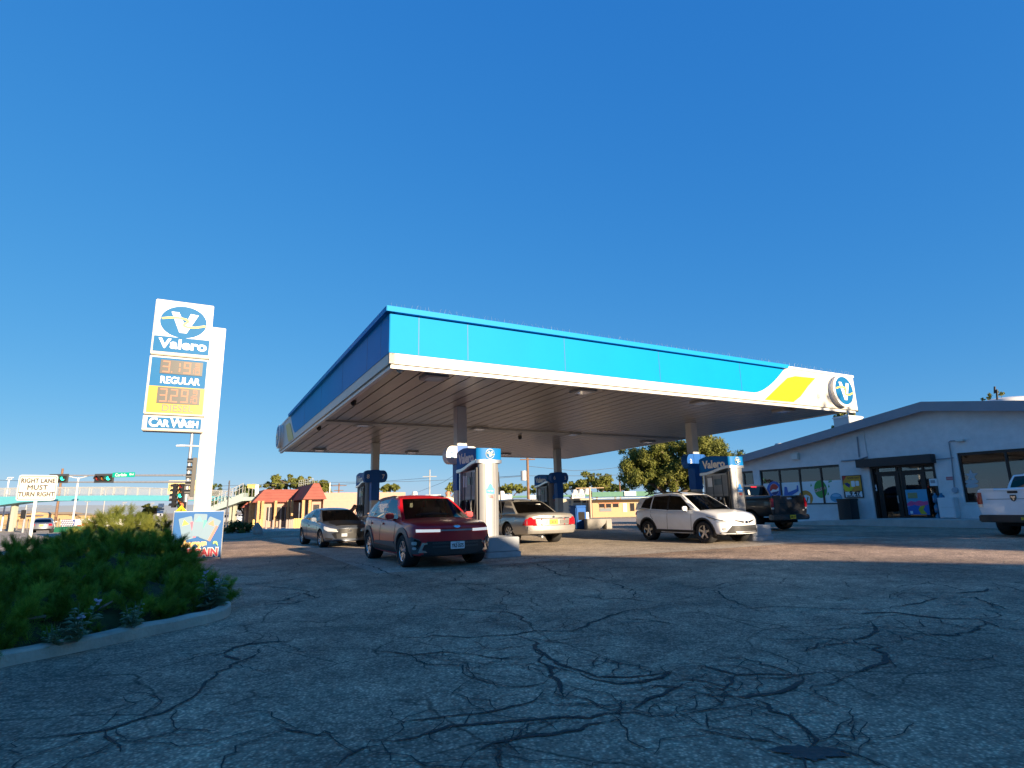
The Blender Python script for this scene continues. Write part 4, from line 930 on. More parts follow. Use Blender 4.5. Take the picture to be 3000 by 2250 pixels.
# --- grey hatchback ------------------------------------------------------
def grey_hatch():
    h = V((.55, -.835)).normalized(); sc = .885; F = V((-6.31, 19.6)); lat = V((-h.y, h.x))
    ctr = F-h*(1.325*sc)+lat*(.76*sc)
    c = new_car('hatchback_car', 'grey hatchback with black bonnet and missing front plate, left of the red crossover', (ctr.x, ctr.y, 0), hdg(h.x, h.y), 1.79, sc)
    P = paint('paint_grey', (.065, .078, .105), .4, .3); BK = paint('paint_black', (.008, .008, .009), 0, .4)
    K = [(-2.08, .42, .92, .95, .74), (-2.02, .34, .98, 1.0, .82), (-1.7, .28, 1.0, 1.02, .88), (-1.32, .23, 1.0, 1.02, .90), (-.3, .20, .94, .96, .88), (.6, .20, .90, .93, .885), (.95, .20, .88, .97, .89), (1.32, .21, .85, .94, .895), (1.7, .21, .78, .87, .87), (1.95, .21, .73, .81, .86), (2.06, .22, .67, .74, .83), (2.11, .24, .62, .69, .80)]
    r = .325; ax = (1.325, -1.325)
    body_shell(c, K, .42, .25, P, [(x, r, r+.04) for x in ax], (-1.7, .85))
    st = [(1.05, .90, .78, .22, 1.34, .58), (.85, .90, .80, .08, 1.355, .59), (-.35, .93, .81, -.30, 1.39, .60), (-.42, .93, .81, -.37, 1.39, .60), (-1.15, 1.02, .79, -.98, 1.32, .60), (-1.95, 1.02, .72, -1.45, 1.27, .54)]
    greenhouse(c, st, 'pgpgp', P, GLS, .045, .2, .06, bl_row=(.2, .85), side_row=(.06, .88))
    interior(c, -1.2, .85, .86, (-.25, -1.05), .70)
    for x in ax: both(lambda s: wheel(c.root, x, s*.78, r, .21, 'multi', s))
    both(lambda s: strip(c, 'door_seam', [(.82, .26), (.86, .6), (.83, .90)], .012, 'y', s, LINE)); both(lambda s: strip(c, 'door_seam', [(-.55, .26), (-.62, .6), (-.55, .93)], .012, 'y', s, LINE))
    both(lambda s: conform(c, 'door_handle', rrect(-.5, .76, -.3, .80, .015), 'y', s, P, offs=.03))
    conform(c, 'bonnet_wrap', [(1.12, -.50), (1.12, .50), (1.55, .62), (1.95, .45), (2.02, 0), (1.95, -.45), (1.55, -.62)], 'z', 1, BK, offs=.006)
    conform(c, 'black_wrap', [(-.40, .66), (.40, .66), (.42, .56), (.62, .50), (.50, .32), (-.50, .32), (-.62, .50), (-.42, .56)], 'x', 1, BK, offs=.008)
    conform(c, 'grille', [(-.48, .50), (.48, .50), (.44, .33), (-.44, .33)], 'x', 1, mat('grille_black', (.012, .012, .013), .6), offs=.016)
    conform(c, 'plate_bracket', rect(-.30, .39, -.10, .50), 'x', 1, mat('bracket_grey', (.35, .38, .42), .3), offs=.026)
    both(lambda s: conform(c, 'headlight', [(1.62, .77), (1.80, .73), (2.02, .64), (2.04, .56), (1.86, .58), (1.72, .66)], 'y', s, LAMPC, offs=.014))
    both(lambda s: conform(c, 'headlight_lens', [(s*.46, .655), (s*.70, .70), (s*.78, .66), (s*.74, .58), (s*.58, .575)], 'x', 1, LAMPC, offs=.012))
    both(lambda s: conform(c, 'side_intake', [(s*.80, .36), (s*.56, .34), (s*.62, .27), (s*.80, .28)], 'x', 1, BLACK, offs=.01))
    conform(c, 'emblem', ell(.07, .035, 18, 0, .585), 'x', 1, CHROME, offs=.018, step=.03)
    both(lambda s: mirror_part(c, .60, .84, .92, s, P))
grey_hatch()

# --- pickups -------------------------------------------------------------
def pickup(name, label, loc, rz, P, kw):
    L2 = kw['L']/2; wb2 = kw['wb']/2; r = kw['r']; hw = kw['hw']; zb = kw['bed']; c = new_car(name, label, loc, rz, hw*2, 1, 'pickup truck')
    rear = -L2
    K = [(rear, .62, zb-.02, zb, hw*.955), (rear+.05, .60, zb, zb+.02, hw*.98), (rear+.3, .58, zb+.005, zb+.02, hw), (-.4, .52, zb, zb+.02, hw), (.0, .48, zb, zb+.02, hw), (1.0, .48, zb-.03, zb+.02, hw), (1.3, .48, zb-.04, zb+.04, hw), (1.9, .5, zb-.08, zb+.02, hw*.99), (L2-.3, .52, zb-.16, zb-.06, hw*.96), (L2, .6, zb-.3, zb-.22, hw*.88)]
    body_shell(c, K, .25, .04, P, [(kw['xf'], r, r+.09), (kw['xr'], r, r+.09)], None)
    x0 = kw['cab']; zc = kw['H']; st = [(1.35, zb, hw*.84, .75, zc-.05, hw*.67), (1.2, zb, hw*.86, .65, zc-.04, hw*.68), (.28, zb, hw*.87, .28, zc, hw*.69), (.2, zb, hw*.87, .2, zc, hw*.69), (x0+.35, zb, hw*.87, x0+.37, zc-.01, hw*.69), (x0, zb, hw*.86, x0+.14, zc-.03, hw*.67)]
    greenhouse(c, st, 'pgpgp', P, GLSD, .05, .15, .04, bl_row=(.12, .86), side_row=(.06, .87))
    for x in (kw['xf'], kw['xr']): both(lambda s: wheel(c.root, x, s*(hw-.16), r, .27, kw['rim'], s))
    # bed opening: the hollow's shade put in as a flat dark panel
    conform(c, 'bed_shade_panel', rect(rear+.12, -hw*.8, x0-.08, hw*.8), 'z', 1, DARK, offs=.003)
    both(lambda s: strip(c, 'bed_rail_cap', [(rear+.04, s*hw*.88), (x0, s*hw*.88)], .10, 'z', 1, BLACK, offs=.012))
    conform(c, 'tailgate', [(-hw*.80, zb-.035), (hw*.80, zb-.035), (hw*.80, .66), (-hw*.80, .66)], 'x', -1, P, offs=.018, step=.09)
    conform(c, 'tailgate_cap', [(-hw*.82, zb+.03), (hw*.82, zb+.03), (hw*.82, zb-.03), (-hw*.82, zb-.03)], 'x', -1, kw.get('capm', P), offs=.045)
    strip(c, 'tailgate_crease', [(-hw*.7, zb-.30), (hw*.7, zb-.30)], .02, 'x', -1, GREYM if kw.get('light') else LINE, offs=.020)
    conform(c, 'tailgate_handle', rrect(-.13, zb-.13, .13, zb-.06, .02), 'x', -1, kw.get('hm', BLACK), offs=.03, step=.04)
    z1 = zb-.09
    both(lambda s: conform(c, 'taillight', [(s*hw*.955, z1), (s*hw*.82, z1), (s*hw*.82, z1-.36), (s*hw*.955, z1-.36)], 'x', -1, TAIL, offs=.03, step=.05))
    both(lambda s: conform(c, 'reverse_lamp', [(s*hw*.945, z1-.37), (s*hw*.825, z1-.37), (s*hw*.825, z1-.44), (s*hw*.945, z1-.44)], 'x', -1, LAMPC, offs=.03, step=.05))
    b = MB(); b.prism([(rear+.2, -hw*.99), (rear-.02, -hw*.985), (rear-.11, -hw*.90), (rear-.17, -hw*.5), (rear-.17, hw*.5), (rear-.11, hw*.90), (rear-.02, hw*.985), (rear+.2, hw*.99)][0:8], Matrix.Translation((0, 0, .655)), .22)
    bb = b.build('rear_bumper', kw['bm'], c.root, bevel=.035)
    licence(c, rear-.185, -kw.get('py', 0), .56, -1, kw['plate'], kw['pm'], kw.get('ink', INK))
    MB().box((rear+.6, 0, .42), (1.0, .9, .2)).build('underbody', DARK, c.root)
    MB().tube([(kw['xr'], -hw+.1, r), (kw['xr'], hw-.1, r)], .07, 10).build('axle', DARK, c.root)
    both(lambda s: mirror_part(c, .95, hw*.95, zb+.05, s, BLACK))
    both(lambda s: strip(c, 'door_seam', [(.24, .58), (.24, zb)], .012, 'y', s, LINE)); both(lambda s: strip(c, 'door_seam', [(x0+.06, .55), (x0+.06, zb)], .02, 'y', s, LINE))
    for xd in (.40, x0+.45): both(lambda s: conform(c, 'door_handle', rrect(xd-.1, zb-.15, xd+.1, zb-.1, .02), 'y', s, P, offs=.03))
    conform(c, 'brake_lamp', rect(-.16, zc-.115, .16, zc-.06), 'x', -1, TAIL, c.cabin, .02, .04, .03, c.bvhc)
    return c
BLK = paint('paint_jet', (.008, .008, .009), 0, .3)
h = V((-.34, .94)).normalized(); lat = V((-h.y, h.x)); rr = V((12.39, 25.0))
ctr = rr+lat*1.0+h*2.9
c = pickup('pickup_truck', 'black pickup truck seen from behind by the shop windows', (ctr.x, ctr.y, 0), hdg(h.x, h.y), BLK, dict(L=5.8, wb=3.6, xf=1.95, xr=-1.68, r=.40, hw=1.0, bed=1.40, H=1.93, cab=-1.0, rim='five', bm=mat('bumper_dark_chrome', (.12, .12, .125), .25, .8), plate='NPR 347', pm=PLATEY, py=-.05, capm=BLACK, hm=CHROME))
conform(c, 'bumper_sticker', rrect(-.48, .62, -.22, .72, .02), 'x', -1, OFFW, offs=.0)
conform(c, 'emblem', ell(.06, .03, 16, -.72, .82), 'x', -1, GREYM, offs=.03, step=.03)
b = MB().prism([(-.045, -.1), (.045, -.1), (.05, .02), (.03, .12), (-.03, .12), (-.05, .02)], frame((-1.0, .33, 1.60), (0, -1, 0), (.2, 0, 1)), .006); b.build('window_sticker', OFFW, c.cabin)
WHT = paint('paint_arctic', (.82, .83, .85), 0, .3)
h = V((U.x, U.y)); lat = V((-h.y, h.x)); rc_ = V((15.15, 17.95)); ctr = rc_+h*2.95
c = pickup('pickup_truck', 'white pickup truck parked nose-in at the shop, cut by the right edge', (ctr.x, ctr.y, .0), hdg(h.x, h.y), WHT, dict(L=5.9, wb=3.57, xf=1.9, xr=-1.62, r=.41, hw=1.01, bed=1.43, H=1.93, cab=-1.05, rim='five', bm=mat('bumper_black', (.03, .03, .032), .4), plate='BXL B2C', pm=mat('plate_dark', (.03, .045, .04), .4), ink=mat('plate_ink', (.7, .6, .02), .4), py=.28, light=1))
E_ = MB().prism([(-.075, .085), (.075, .085), (.082, .0), (.05, -.08), (0, -.11), (-.05, -.08), (-.082, .0)], frame((-2.985, 0, 1.165), (0, -1, 0), (0, 0, 1)), .03).build('emblem', BLACK, c.body)
M = frame((-2.9865, 0, 1.165), (0, -1, 0), (0, 0, 1))
MB().prism([(-.06, .05), (-.03, .06), (0, .03), (.03, .06), (.06, .05), (.05, -.01), (.025, .01), (.02, -.06), (0, -.085), (-.02, -.06), (-.025, .01), (-.05, -.01)], M, .005).build('emblem_head', CHROME, E_)
# ------------------------------------------------------------------ leaves, trees, shrubs
def leafmat(name, c1, c2, trans=.35, clump_=1.2):
    m = bpy.data.materials.new(name); m.use_nodes = True; n = m.node_tree.nodes; l = m.node_tree.links; p = n['Principled BSDF']; o = n['Material Output']
    p.inputs['Roughness'].default_value = .6; p.inputs['Specular IOR Level'].default_value = .25
    g = n.new('ShaderNodeNewGeometry'); r = n.new('ShaderNodeValToRGB'); r.color_ramp.elements[0].color = (*c1, 1); r.color_ramp.elements[1].color = (*c2, 1)
    
    tc = n.new('ShaderNodeTexCoord'); nz = n.new('ShaderNodeTexNoise'); nz.inputs['Scale'].default_value = clump_; nz.inputs['Detail'].default_value = 3; l.new(tc.outputs['Object'], nz.inputs['Vector'])
    mm = n.new('ShaderNodeMath'); mm.operation = 'MULTIPLY_ADD'; mm.inputs[1].default_value = 2.2; mm.inputs[2].default_value = -.85; l.new(nz.outputs['Fac'], mm.inputs[0])
    m2 = n.new('ShaderNodeMath'); m2.operation = 'MULTIPLY_ADD'; m2.inputs[1].default_value = .45; l.new(g.outputs['Random Per Island'], m2.inputs[0]); l.new(mm.outputs[0], m2.inputs[2]); l.new(m2.outputs[0], r.inputs['Fac']); l.new(r.outputs[0], p.inputs['Base Color'])
    t = n.new('ShaderNodeBsdfTranslucent'); l.new(r.outputs[0], t.inputs['Color'])
    mx = n.new('ShaderNodeMixShader'); mx.inputs[0].default_value = trans; l.new(p.outputs[0], mx.inputs[1]); l.new(t.outputs[0], mx.inputs[2]); l.new(mx.outputs[0], o.inputs['Surface'])
    return m
BARK = mat('bark', (.12, .085, .06), .95, var=.35, vscale=8, bump=.6, bscale=20)
LEAF_ELM = leafmat('leaf_elm', (.10, .125, .022), (.26, .26, .06)); LEAF_DK = leafmat('leaf_dark', (.05, .08, .02), (.12, .16, .035)); LEAF_Y = leafmat('leaf_yellow', (.16, .19, .035), (.34, .34, .08))
def leaves(rng, centres, n, size, flat=.4, aspect=.55):
    """leaf quads scattered through clumps (centre, radius)"""
    vs = []; fs = []
    wt = [r**2.2 for _, r in centres]; cs = rng.choices(centres, wt, k=n)
    for (c, r) in cs:
        while True:
            d = V((rng.uniform(-1, 1), rng.uniform(-1, 1), rng.uniform(-1, 1)))
            if .05 < d.length < 1: break
        p = c+d*r*(.55+.45*rng.random()) * (1 if rng.random() < .9 else 1.25)
        n_ = (d.normalized()+V((rng.gauss(0, .6), rng.gauss(0, .6), rng.gauss(.3, .6)))).normalized(); a = n_.orthogonal().normalized(); b = n_.cross(a); t = rng.uniform(0, 6.3)
        a, b = a*math.cos(t)+b*math.sin(t), b*math.cos(t)-a*math.sin(t); s = size*rng.uniform(.6, 1.35)
        a *= s; b *= s*aspect; k = len(vs)
        vs += [p-a, p+b*.9-a*.1, p+a, p-b*.9+a*.1]; fs.append((k, k+1, k+2, k+3))
    return vs, fs
def tree(label, base, height, crown, n, lm, seed, leaf=.12, trunk=.18, cat='tree', group=None, clump=(.30, .50), nb=60, name='leafy_tree', limb0=.35):
    """crown: list of (dx, dy, z, rx, ry, rz) lobes; every limb ends in leaf clumps"""
    rng = random.Random(seed); root = thing(name, label, cat, base, 0, group)
    zt = min(c[2] for c in crown); tb = MB(); top = V((rng.uniform(-.2, .2), rng.uniform(-.2, .2), height*limb0))
    tb.tube([(0, 0, -.15), (rng.uniform(-.08, .08), 0, height*limb0*.5), top], [trunk*1.25, trunk, trunk*.8], 9)
    cl_ = []
    for (dx, dy, z, rx, ry, rz) in crown:
        m = max(3, int((nb if n < 50000 else 150)*(rx*ry*rz)**.5/ (sum((c[3]*c[4]*c[5])**.5 for c in crown))))
        hub = V((dx, dy, z-rz*.5)); tb.tube([top, top.lerp(hub, .5)+V((rng.uniform(-.3, .3), rng.uniform(-.3, .3), .2)), hub], [trunk*.7, trunk*.45, trunk*.3], 7)
        for i in range(m):
            while True:
                d = V((rng.uniform(-1, 1), rng.uniform(-1, 1), rng.uniform(-.9, 1)))
                if .35 < d.length < 1: break
            p = V((dx+d.x*rx, dy+d.y*ry, z+d.z*rz)); mid = hub.lerp(p, .55)+V((0, 0, rz*.12))
            tb.tube([hub, mid, p], [trunk*.26, trunk*.14, trunk*.05], 5)
            cr = min(rx, ry, rz)*rng.uniform(*clump); cl_.append((p, cr))
            for _ in range(2):
                q = p+V((rng.uniform(-1, 1), rng.uniform(-1, 1), rng.uniform(-.6, .6)))*cr*1.2; cl_.append((q, cr*.6))
                tb.tube([p, q], [trunk*.05, trunk*.02], 4)
    tb.build('trunk', BARK, root, smooth=60)
    vs, fs = leaves(rng, cl_, int(n*1.9), leaf); mb = MB(); mb.add(vs, fs); mb.build('crown', lm, root)
    return root

# ------------------------------------------------------------------ shop
SC_ = 29.2
GW = mat('stucco_grey', (.74, .69, .67), .9, var=.10, vscale=2.0, bump=.5, bscale=22)
GBRK = mat('painted_brick', (.76, .71, .69), .85, var=.08, vscale=3)
b_ = GBRK.node_tree; n = b_.nodes; l = b_.links; br = n.new('ShaderNodeTexBrick'); tc = n.new('ShaderNodeTexCoord'); mp = n.new('ShaderNodeMapping'); mp.inputs['Rotation'].default_value = (R(90), 0, R(90))
br.inputs['Scale'].default_value = 5; br.inputs['Mortar Size'].default_value = .025; bu = n.new('ShaderNodeBump'); bu.inputs['Strength'].default_value = .8; bu.inputs['Distance'].default_value = .01
l.new(tc.outputs['Object'], mp.inputs[0]); l.new(mp.outputs[0], br.inputs['Vector']); l.new(br.outputs['Fac'], bu.inputs['Height']); bu.invert = True; l.new(bu.outputs[0], n['Principled BSDF'].inputs['Normal'])
# local frame: x runs along the wall towards the viewer's right (-W_), y up, z out (-U)
SO = V((SC_*U.x, SC_*U.y, 0))
SM = Matrix((-W_, V((0, 0, 1)), -U)).transposed().to_4x4(); SM.translation = SO
SMi = SM.inverted()
def sh(px, py, o=0.): q = SMi @ onu(px, py, SC_-o); return (q.x, q.y)
ST = thing('shop_building', 'grey stucco shop with a low gabled roof edge, big windows and a black door canopy', 'building', SO, 0)
ST.matrix_world = SM
I4 = Matrix.Identity(4)
xl = sh(2112, 1500)[0]; xr_ = xl+34
xd0, xd1 = sh(2560, 1450)[0], sh(2752, 1450)[0]
d_top = sh(2620, 1362)[1]
wA = (sh(2228, 1420)[0], sh(2474, 1420)[0]); wa_top = sh(2462, 1360)[1]; wa_bot = sh(2477, 1477)[1]
w0 = (xl+.5, sh(2209, 1420)[0]); wB = (sh(2815, 1400)[0], sh(2815, 1400)[0]+8.5); wb_top = sh(2850, 1324)[1]; wb_bot = sh(2828, 1472)[1]
pk = sh(2700, 1205, .0); xp = pk[0]
roof_in = lambda x: 4.95-.165*abs(x-xp)
zr0 = sh(2420, 1284, .55); zr1 = sh(2690, 1207, .55)
slope = (zr1[1]-zr0[1])/(zr1[0]-zr0[0]); zpk = sh(2702, 1204, .55)[1]
roofz = lambda x: zpk-slope*abs(x-sh(2702, 1204, .55)[0])
# wall pieces round the openings
D_ = .30
def wallpiece(x0, x1, y0, y1, mt=GW, z=0):
    return [(x0, y0), (x1, y0), (x1, y1), (x0, y1)]
holes = [(w0[0], w0[1], wa_bot, wa_top), (wA[0], wA[1], wa_bot, wa_top), (xd0, xd1, -.2, d_top), (wB[0], wB[1], wb_bot, wb_top)]
mb = MB(); xs = sorted({xl, xr_, *[h[0] for h in holes], *[h[1] for h in holes], sh(2702, 1204, .55)[0]})
for a, b in zip(xs[:-1], xs[1:]):
    hh = [h for h in holes if h[0] <= a+1e-6 and h[1] >= b-1e-6]
    if hh:
        h = hh[0]
        if h[2] > 0: mb.prism(rect(a, -.3, b, h[2]), I4, D_)
        mb.prism([(a, h[3]), (b, h[3]), (b, roofz(b)+.1), (a, roofz(a)+.1)], I4, D_)
    else: mb.prism([(a, -.3), (b, -.3), (b, roofz(b)+.1), (a, roofz(a)+.1)], I4, D_)
WALL = mb.build('wall', GW, ST)
for (a, b) in ((xl, 0),):
    MB().prism(rect(xl-.01, -.3, xl+.2, 3), Matrix.Translation((0, 0, -D_-.01)), 14).build('side_wall', GW, ST)
bx0, bx1 = sh(2462, 1430)[0], xd0-.05                 # brick pier left of the door
plate('brick_pier', [(sh(2464, 1400)[0], -.2), (xd0-.03, -.2), (xd0-.03, roofz(xd0)), (sh(2464, 1400)[0], roofz(sh(2464, 1400)[0]))], I4, GBRK, ST, .03, .045)
# roof edge
xe0 = xl-.6
def fedge(x, dz): return roofz(x)+dz
xpk = sh(2702, 1204, .55)[0]; FH = sh(2702, 1176, .55)[1]-zpk
ro = MB().prism([(xe0, fedge(xe0, 0)), (xpk, fedge(xpk, 0)), (xr_, fedge(xr_, 0)), (xr_, fedge(xr_, FH)), (xpk, fedge(xpk, FH)), (xe0, fedge(xe0, FH))], Matrix.Translation((0, 0, .55)), .06)
RF = ro.build('roof_fascia', mat('fascia_slate', (.27, .26, .29), .55, var=.08, vscale=1.5), ST)
MB().prism([(xe0, fedge(xe0, .1)), (xpk, fedge(xpk, .1)), (xr_, fedge(xr_, .1)), (xr_, fedge(xr_, FH-.03)), (xpk, fedge(xpk, FH-.03)), (xe0, fedge(xe0, FH-.03))], Matrix.Translation((0, 0, .49)), 15).build('roof', mat('roof_grey', (.22, .23, .25), .9, var=.1), ST)
# windows
MUL = mat('mullion_black', (.012, .012, .013), .4); SGL = glass('shop_glass', through=.5, ior=1.9)
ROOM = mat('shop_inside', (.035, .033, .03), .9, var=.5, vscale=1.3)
def window(x0, x1, y0, y1, n, div=None):
    f = MB(); t = .07
    f.prism(rect(x0, y0, x1, y0+t), Matrix.Translation((0, 0, -.08)), .1); f.prism(rect(x0, y1-t*1.6, x1, y1), Matrix.Translation((0, 0, -.08)), .1)
    xs = [x0+(x1-x0)*i/n for i in range(n+1)]
    for i, x in enumerate(xs):
        c = min(max(x, x0+t*.6), x1-t*.6); f.prism(rect(c-t*.6, y0+t, c+t*.6, y1-t*1.6), Matrix.Translation((0, 0, -.08)), .1)
    o = f.build('window', MUL, ST)
    plate('window_sill', rect(x0-.05, y0-.06, x1+.05, y0-.003), I4, OFFW, o, .1, .03)
    for a, b in zip(xs[:-1], xs[1:]):
        plate('pane', rect(a+.03, y0+.05, b-.03, y1-.1), I4, SGL, o, .01, -.125)
    return o, xs
window(w0[0], w0[1], wa_bot, wa_top, 3); WA_, xa = window(wA[0], wA[1], wa_bot, wa_top, 4); WB_, xb_ = window(wB[0], wB[1], wb_bot, wb_top, 5)
MB().box((0, 0, 0), (0.01, .01, .01))
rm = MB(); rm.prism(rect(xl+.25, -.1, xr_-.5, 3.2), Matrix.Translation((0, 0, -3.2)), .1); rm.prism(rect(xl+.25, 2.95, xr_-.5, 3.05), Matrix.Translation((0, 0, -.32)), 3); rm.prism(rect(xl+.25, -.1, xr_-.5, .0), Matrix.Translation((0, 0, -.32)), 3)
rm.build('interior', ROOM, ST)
sv_ = MB(); rs = random.Random(11)
for i in range(60):
    x = rs.uniform(xl+.6, xr_-2); h_ = rs.uniform(.6, 1.9); sv_.prism(rect(x, .0, x+rs.uniform(.3, .9), h_), Matrix.Translation((0, 0, rs.uniform(-2.8, -1.2))), .4)
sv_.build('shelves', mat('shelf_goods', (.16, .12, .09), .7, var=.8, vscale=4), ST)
# printed film in the lower windows
FILM = mat('window_film', (.80, .79, .78), .6); fy = wa_bot+(wa_top-wa_bot)*.61
for wx in (xa, [w0[0]+(w0[1]-w0[0])*i/3 for i in range(4)]):
    for a, b in zip(wx[:-1], wx[1:]): plate('window_film', rect(a+.05, wa_bot+.07, b-.05, fy), I4, FILM, WA_, .004, -.118)
FZ = -.111
def flm(nm, pts, mt, z): return plate(nm, pts, I4, mt, WA_, .003, FZ+z)
cB = mat('print_blue', (.02, .12, .42), .5); cDB = mat('print_navy', (.01, .03, .16), .5); cR = mat('print_red', (.55, .03, .02), .5); cO = mat('print_orange', (.62, .25, .03), .5); cG = mat('print_green', (.05, .30, .05), .5); cW = mat('print_white', (.72, .73, .75), .5); cP = mat('print_pink', (.75, .08, .25), .5); cC = mat('print_cyan', (.08, .33, .5), .5)
s_ = lambda px, py: sh(px, py)
q = s_(2265, 1437); flm('print_ball', ell(.52, .62, 40, q[0], q[1]-.10), cB, 0)
q = s_(2265, 1434); flm('round_emblem', ell(.30, .33, 36, *q), cW, .004)
up = [(q[0]+.29*math.cos(R(a)), q[1]+.32*math.sin(R(a))) for a in range(20, 201, 12)]+[(q[0]-.1, q[1]+.02), (q[0]+.12, q[1]-.03)]
flm('emblem_red', up, cR, .008); dn = [(q[0]+.29*math.cos(R(a)), q[1]+.32*math.sin(R(a))) for a in range(215, 356, 12)]+[(q[0]+.12, q[1]-.12), (q[0]-.08, q[1]-.14)]
flm('emblem_blue', dn, cDB, .008)
a, b = s_(2292, 1443), s_(2330, 1428)
flm('print_splash', [(a[0]-.0, a[1]-.25), (a[0]+.1, a[1]+.32), (a[0]+.25, a[1]+.3), (a[0]+.3, a[1]-.0), (b[0], b[1]-.08), (b[0]+.03, b[1]+.12), (b[0]+.10, b[1]+.1), (b[0]+.1, b[1]-.2), (a[0]+.45, a[1]-.2), (a[0]+.3, a[1]-.4)], cB, .012)
q = s_(2357, 1460); flm('print_ball', ell(.42, .40, 36, q[0], q[1]+.02), cO, 0); flm('print_white_shape', [(q[0]-.24, q[1]-.28), (q[0]+.22, q[1]-.3), (q[0]+.26, q[1]+.1), (q[0]+.05, q[1]+.2), (q[0]-.18, q[1]+.14)], cW, .004); flm('print_bar', [(q[0]-.02, q[1]-.25), (q[0]+.04, q[1]-.26), (q[0]+.18, q[1]+.06), (q[0]+.12, q[1]+.08)], mat('print_brown', (.2, .1, .02), .5), .008)
q = s_(2400, 1433); flm('print_ball', ell(.36, .46, 36, *q), cG, 0); text('CRUSH', .21, off(Matrix.Translation((q[0]-.03, q[1]-.02, 0)) @ Matrix.Rotation(R(14), 4, 'Z'), FZ+.006), mat('print_rose', (.75, .35, .4), .5), WA_, 'lettering', ext=.001, bold=.008)
q = s_(2446, 1458); flm('print_drop', ell(.33, .235, 36, *q), cC, 0); flm('print_drop_shine', ell(.22, .07, 24, q[0], q[1]+.11), mat('print_sky', (.25, .5, .68), .5), .004)
for (px, py) in [(2372, 1421), (2425, 1410), (2424, 1424), (2422, 1446), (2430, 1408)]:
    q = s_(px, py); flm('print_fleck', [(q[0]-.05, q[1]-.08), (q[0]+.05, q[1]-.05), (q[0]+.01, q[1]+.09)], cG, 0)
q = s_(2290, 1375); plate('open_lamp', rect(q[0]-.22, q[1]-.05, q[0]+.22, q[1]+.05), I4, mat('lamp_white', (.8, .82, .85), .3, emit=.5), WA_, .03, -.14)
# door recess under the black canopy
ba = sh(2508, 1362, .35)[0]; yb_ = d_top
MB().prism(rect(ba, yb_-.04, xd1+.1, yb_+.36), Matrix.Translation((0, 0, .4)), .48).build('door_canopy', BLACK, ST, bevel=.015)
DF = MB()
for (a, b, c_, d_) in [(xd0, -.1, xd0+.1, d_top), (xd1-.1, -.1, xd1, d_top), (xd0, d_top-.12, xd1, d_top)]: DF.prism(rect(a, b, c_, d_), Matrix.Translation((0, 0, .02)), .3)
xm1 = sh(2573, 1430)[0]; xm2 = sh(2631, 1430)[0]; xm3 = sh(2641, 1430)[0]; xm4 = sh(2708, 1430)[0]; tr = sh(2640, 1382)[1]
for x in (xm1, xm2, xm3, xm4): DF.prism(rect(x-.05, -.1, x+.05, d_top-.12), Matrix.Translation((0, 0, -.1)), .1)
DF.prism(rect(xd0+.1, tr-.05, xd1-.1, tr+.05), Matrix.Translation((0, 0, -.09)), .1)
DR = DF.build('door_frame', MUL, ST)
for a, b in ((xd0, xm1), (xm2, xm3), (xm4, xd1)): plate('side_pane', rect(a+.06, 0, b-.04, d_top-.14), I4, SGL, DR, .01, -.15)
for a, b in ((xm1, xm2), (xm3, xm4)):
    dl = MB()
    for r_ in (rect(a+.055, .1, a+.15, tr-.05), rect(b-.15, .1, b-.055, tr-.05), rect(a+.15, .1, b-.15, .32), rect(a+.15, tr-.17, b-.15, tr-.05)): dl.prism(r_, Matrix.Translation((0, 0, -.11)), .05)
    dd = dl.build('door', MUL, ST); plate('door_pane', rect(a+.14, .3, b-.14, tr-.16), I4, SGL, dd, .01, -.13)
    plate('door_handle', rect(b-.13, 1.0, b-.09, 1.35), I4, ALU, dd, .04, -.06); plate('transom_pane', rect(a+.05, tr+.05, b-.05, d_top-.12), I4, SGL, dd, .01, -.15); plate('transom_lamp', rect(a+.2, tr+.1, b-.2, tr+.15), I4, mat('tube_lamp', (.6, .62, .62), .4), dd, .02, -.16)
def poster(nm, lab, px0, py0, px1, py1, z, bgm):
    a, b = sh(px0, py1), sh(px1, py0); M = SM @ Matrix.Translation(((a[0]+b[0])/2, (a[1]+b[1])/2, z)); wd, ht = b[0]-a[0], b[1]-a[1]
    r = MB().prism(rect(-wd/2, -ht/2, wd/2, ht/2), I4, .015).build(nm, bgm); r.matrix_world = M; tag(r, lab, 'poster'); return r, wd, ht
r, wd, ht = poster('wall_poster', 'framed orange and yellow poster with a 9 47 price, left of the shop door', 2478, 1391, 2525, 1459, .10, MUL)
P = lambda nm, pts, mt, z: plate(nm, [(x*wd/2, y*ht/2) for x, y in pts], I4, mt, r, .003, z)
P('poster_print', rect(-.92, -.42, .92, .94), mat('print_amber', (.68, .30, .02), .5), .004); P('poster_sun', ell(.55, .42, 28, -.45, -.02), mat('print_lemon', (.72, .55, .02), .5), .008); P('poster_base', ell(.5, .25, 24, .4, -.3), cO, .008)
P('poster_red_corner', [(-.92, .94), (-.5, .94), (-.92, .5)], cR, .008); P('poster_can', rrect(-.1, -.02, .3, .5, .08), cW, .012); P('poster_can', rrect(.36, .04, .72, .48, .08), cW, .012); P('poster_shape', [(-.85, .3), (-.5, .38), (-.2, .2), (-.3, -.1), (-.6, .05)], cDB, .012)
P('price_panel', rect(-.84, -.94, .90, -.45), cW, .008); text('9 47', .30, off(Matrix.Translation((.08*wd, -.31*ht, 0)), .012), INK, r, 'lettering', ext=.001, bold=.012); text('SPECIAL PRICE', .105, off(Matrix.Translation((.0, -.43*ht, 0)), .012), INK, r, 'lettering', ext=.001, bold=.004); text('GAME DAY', .13, off(Matrix.Translation((.1*wd, .38*ht, 0)), .012), mat('print_gold', (.25, .12, .02), .5), r, 'lettering', ext=.001, bold=.006)
r, wd, ht = poster('door_poster', 'pale blue poster with pink and navy shapes, taped to the right-hand shop door', 2661, 1433, 2712, 1508, -.04, cC)
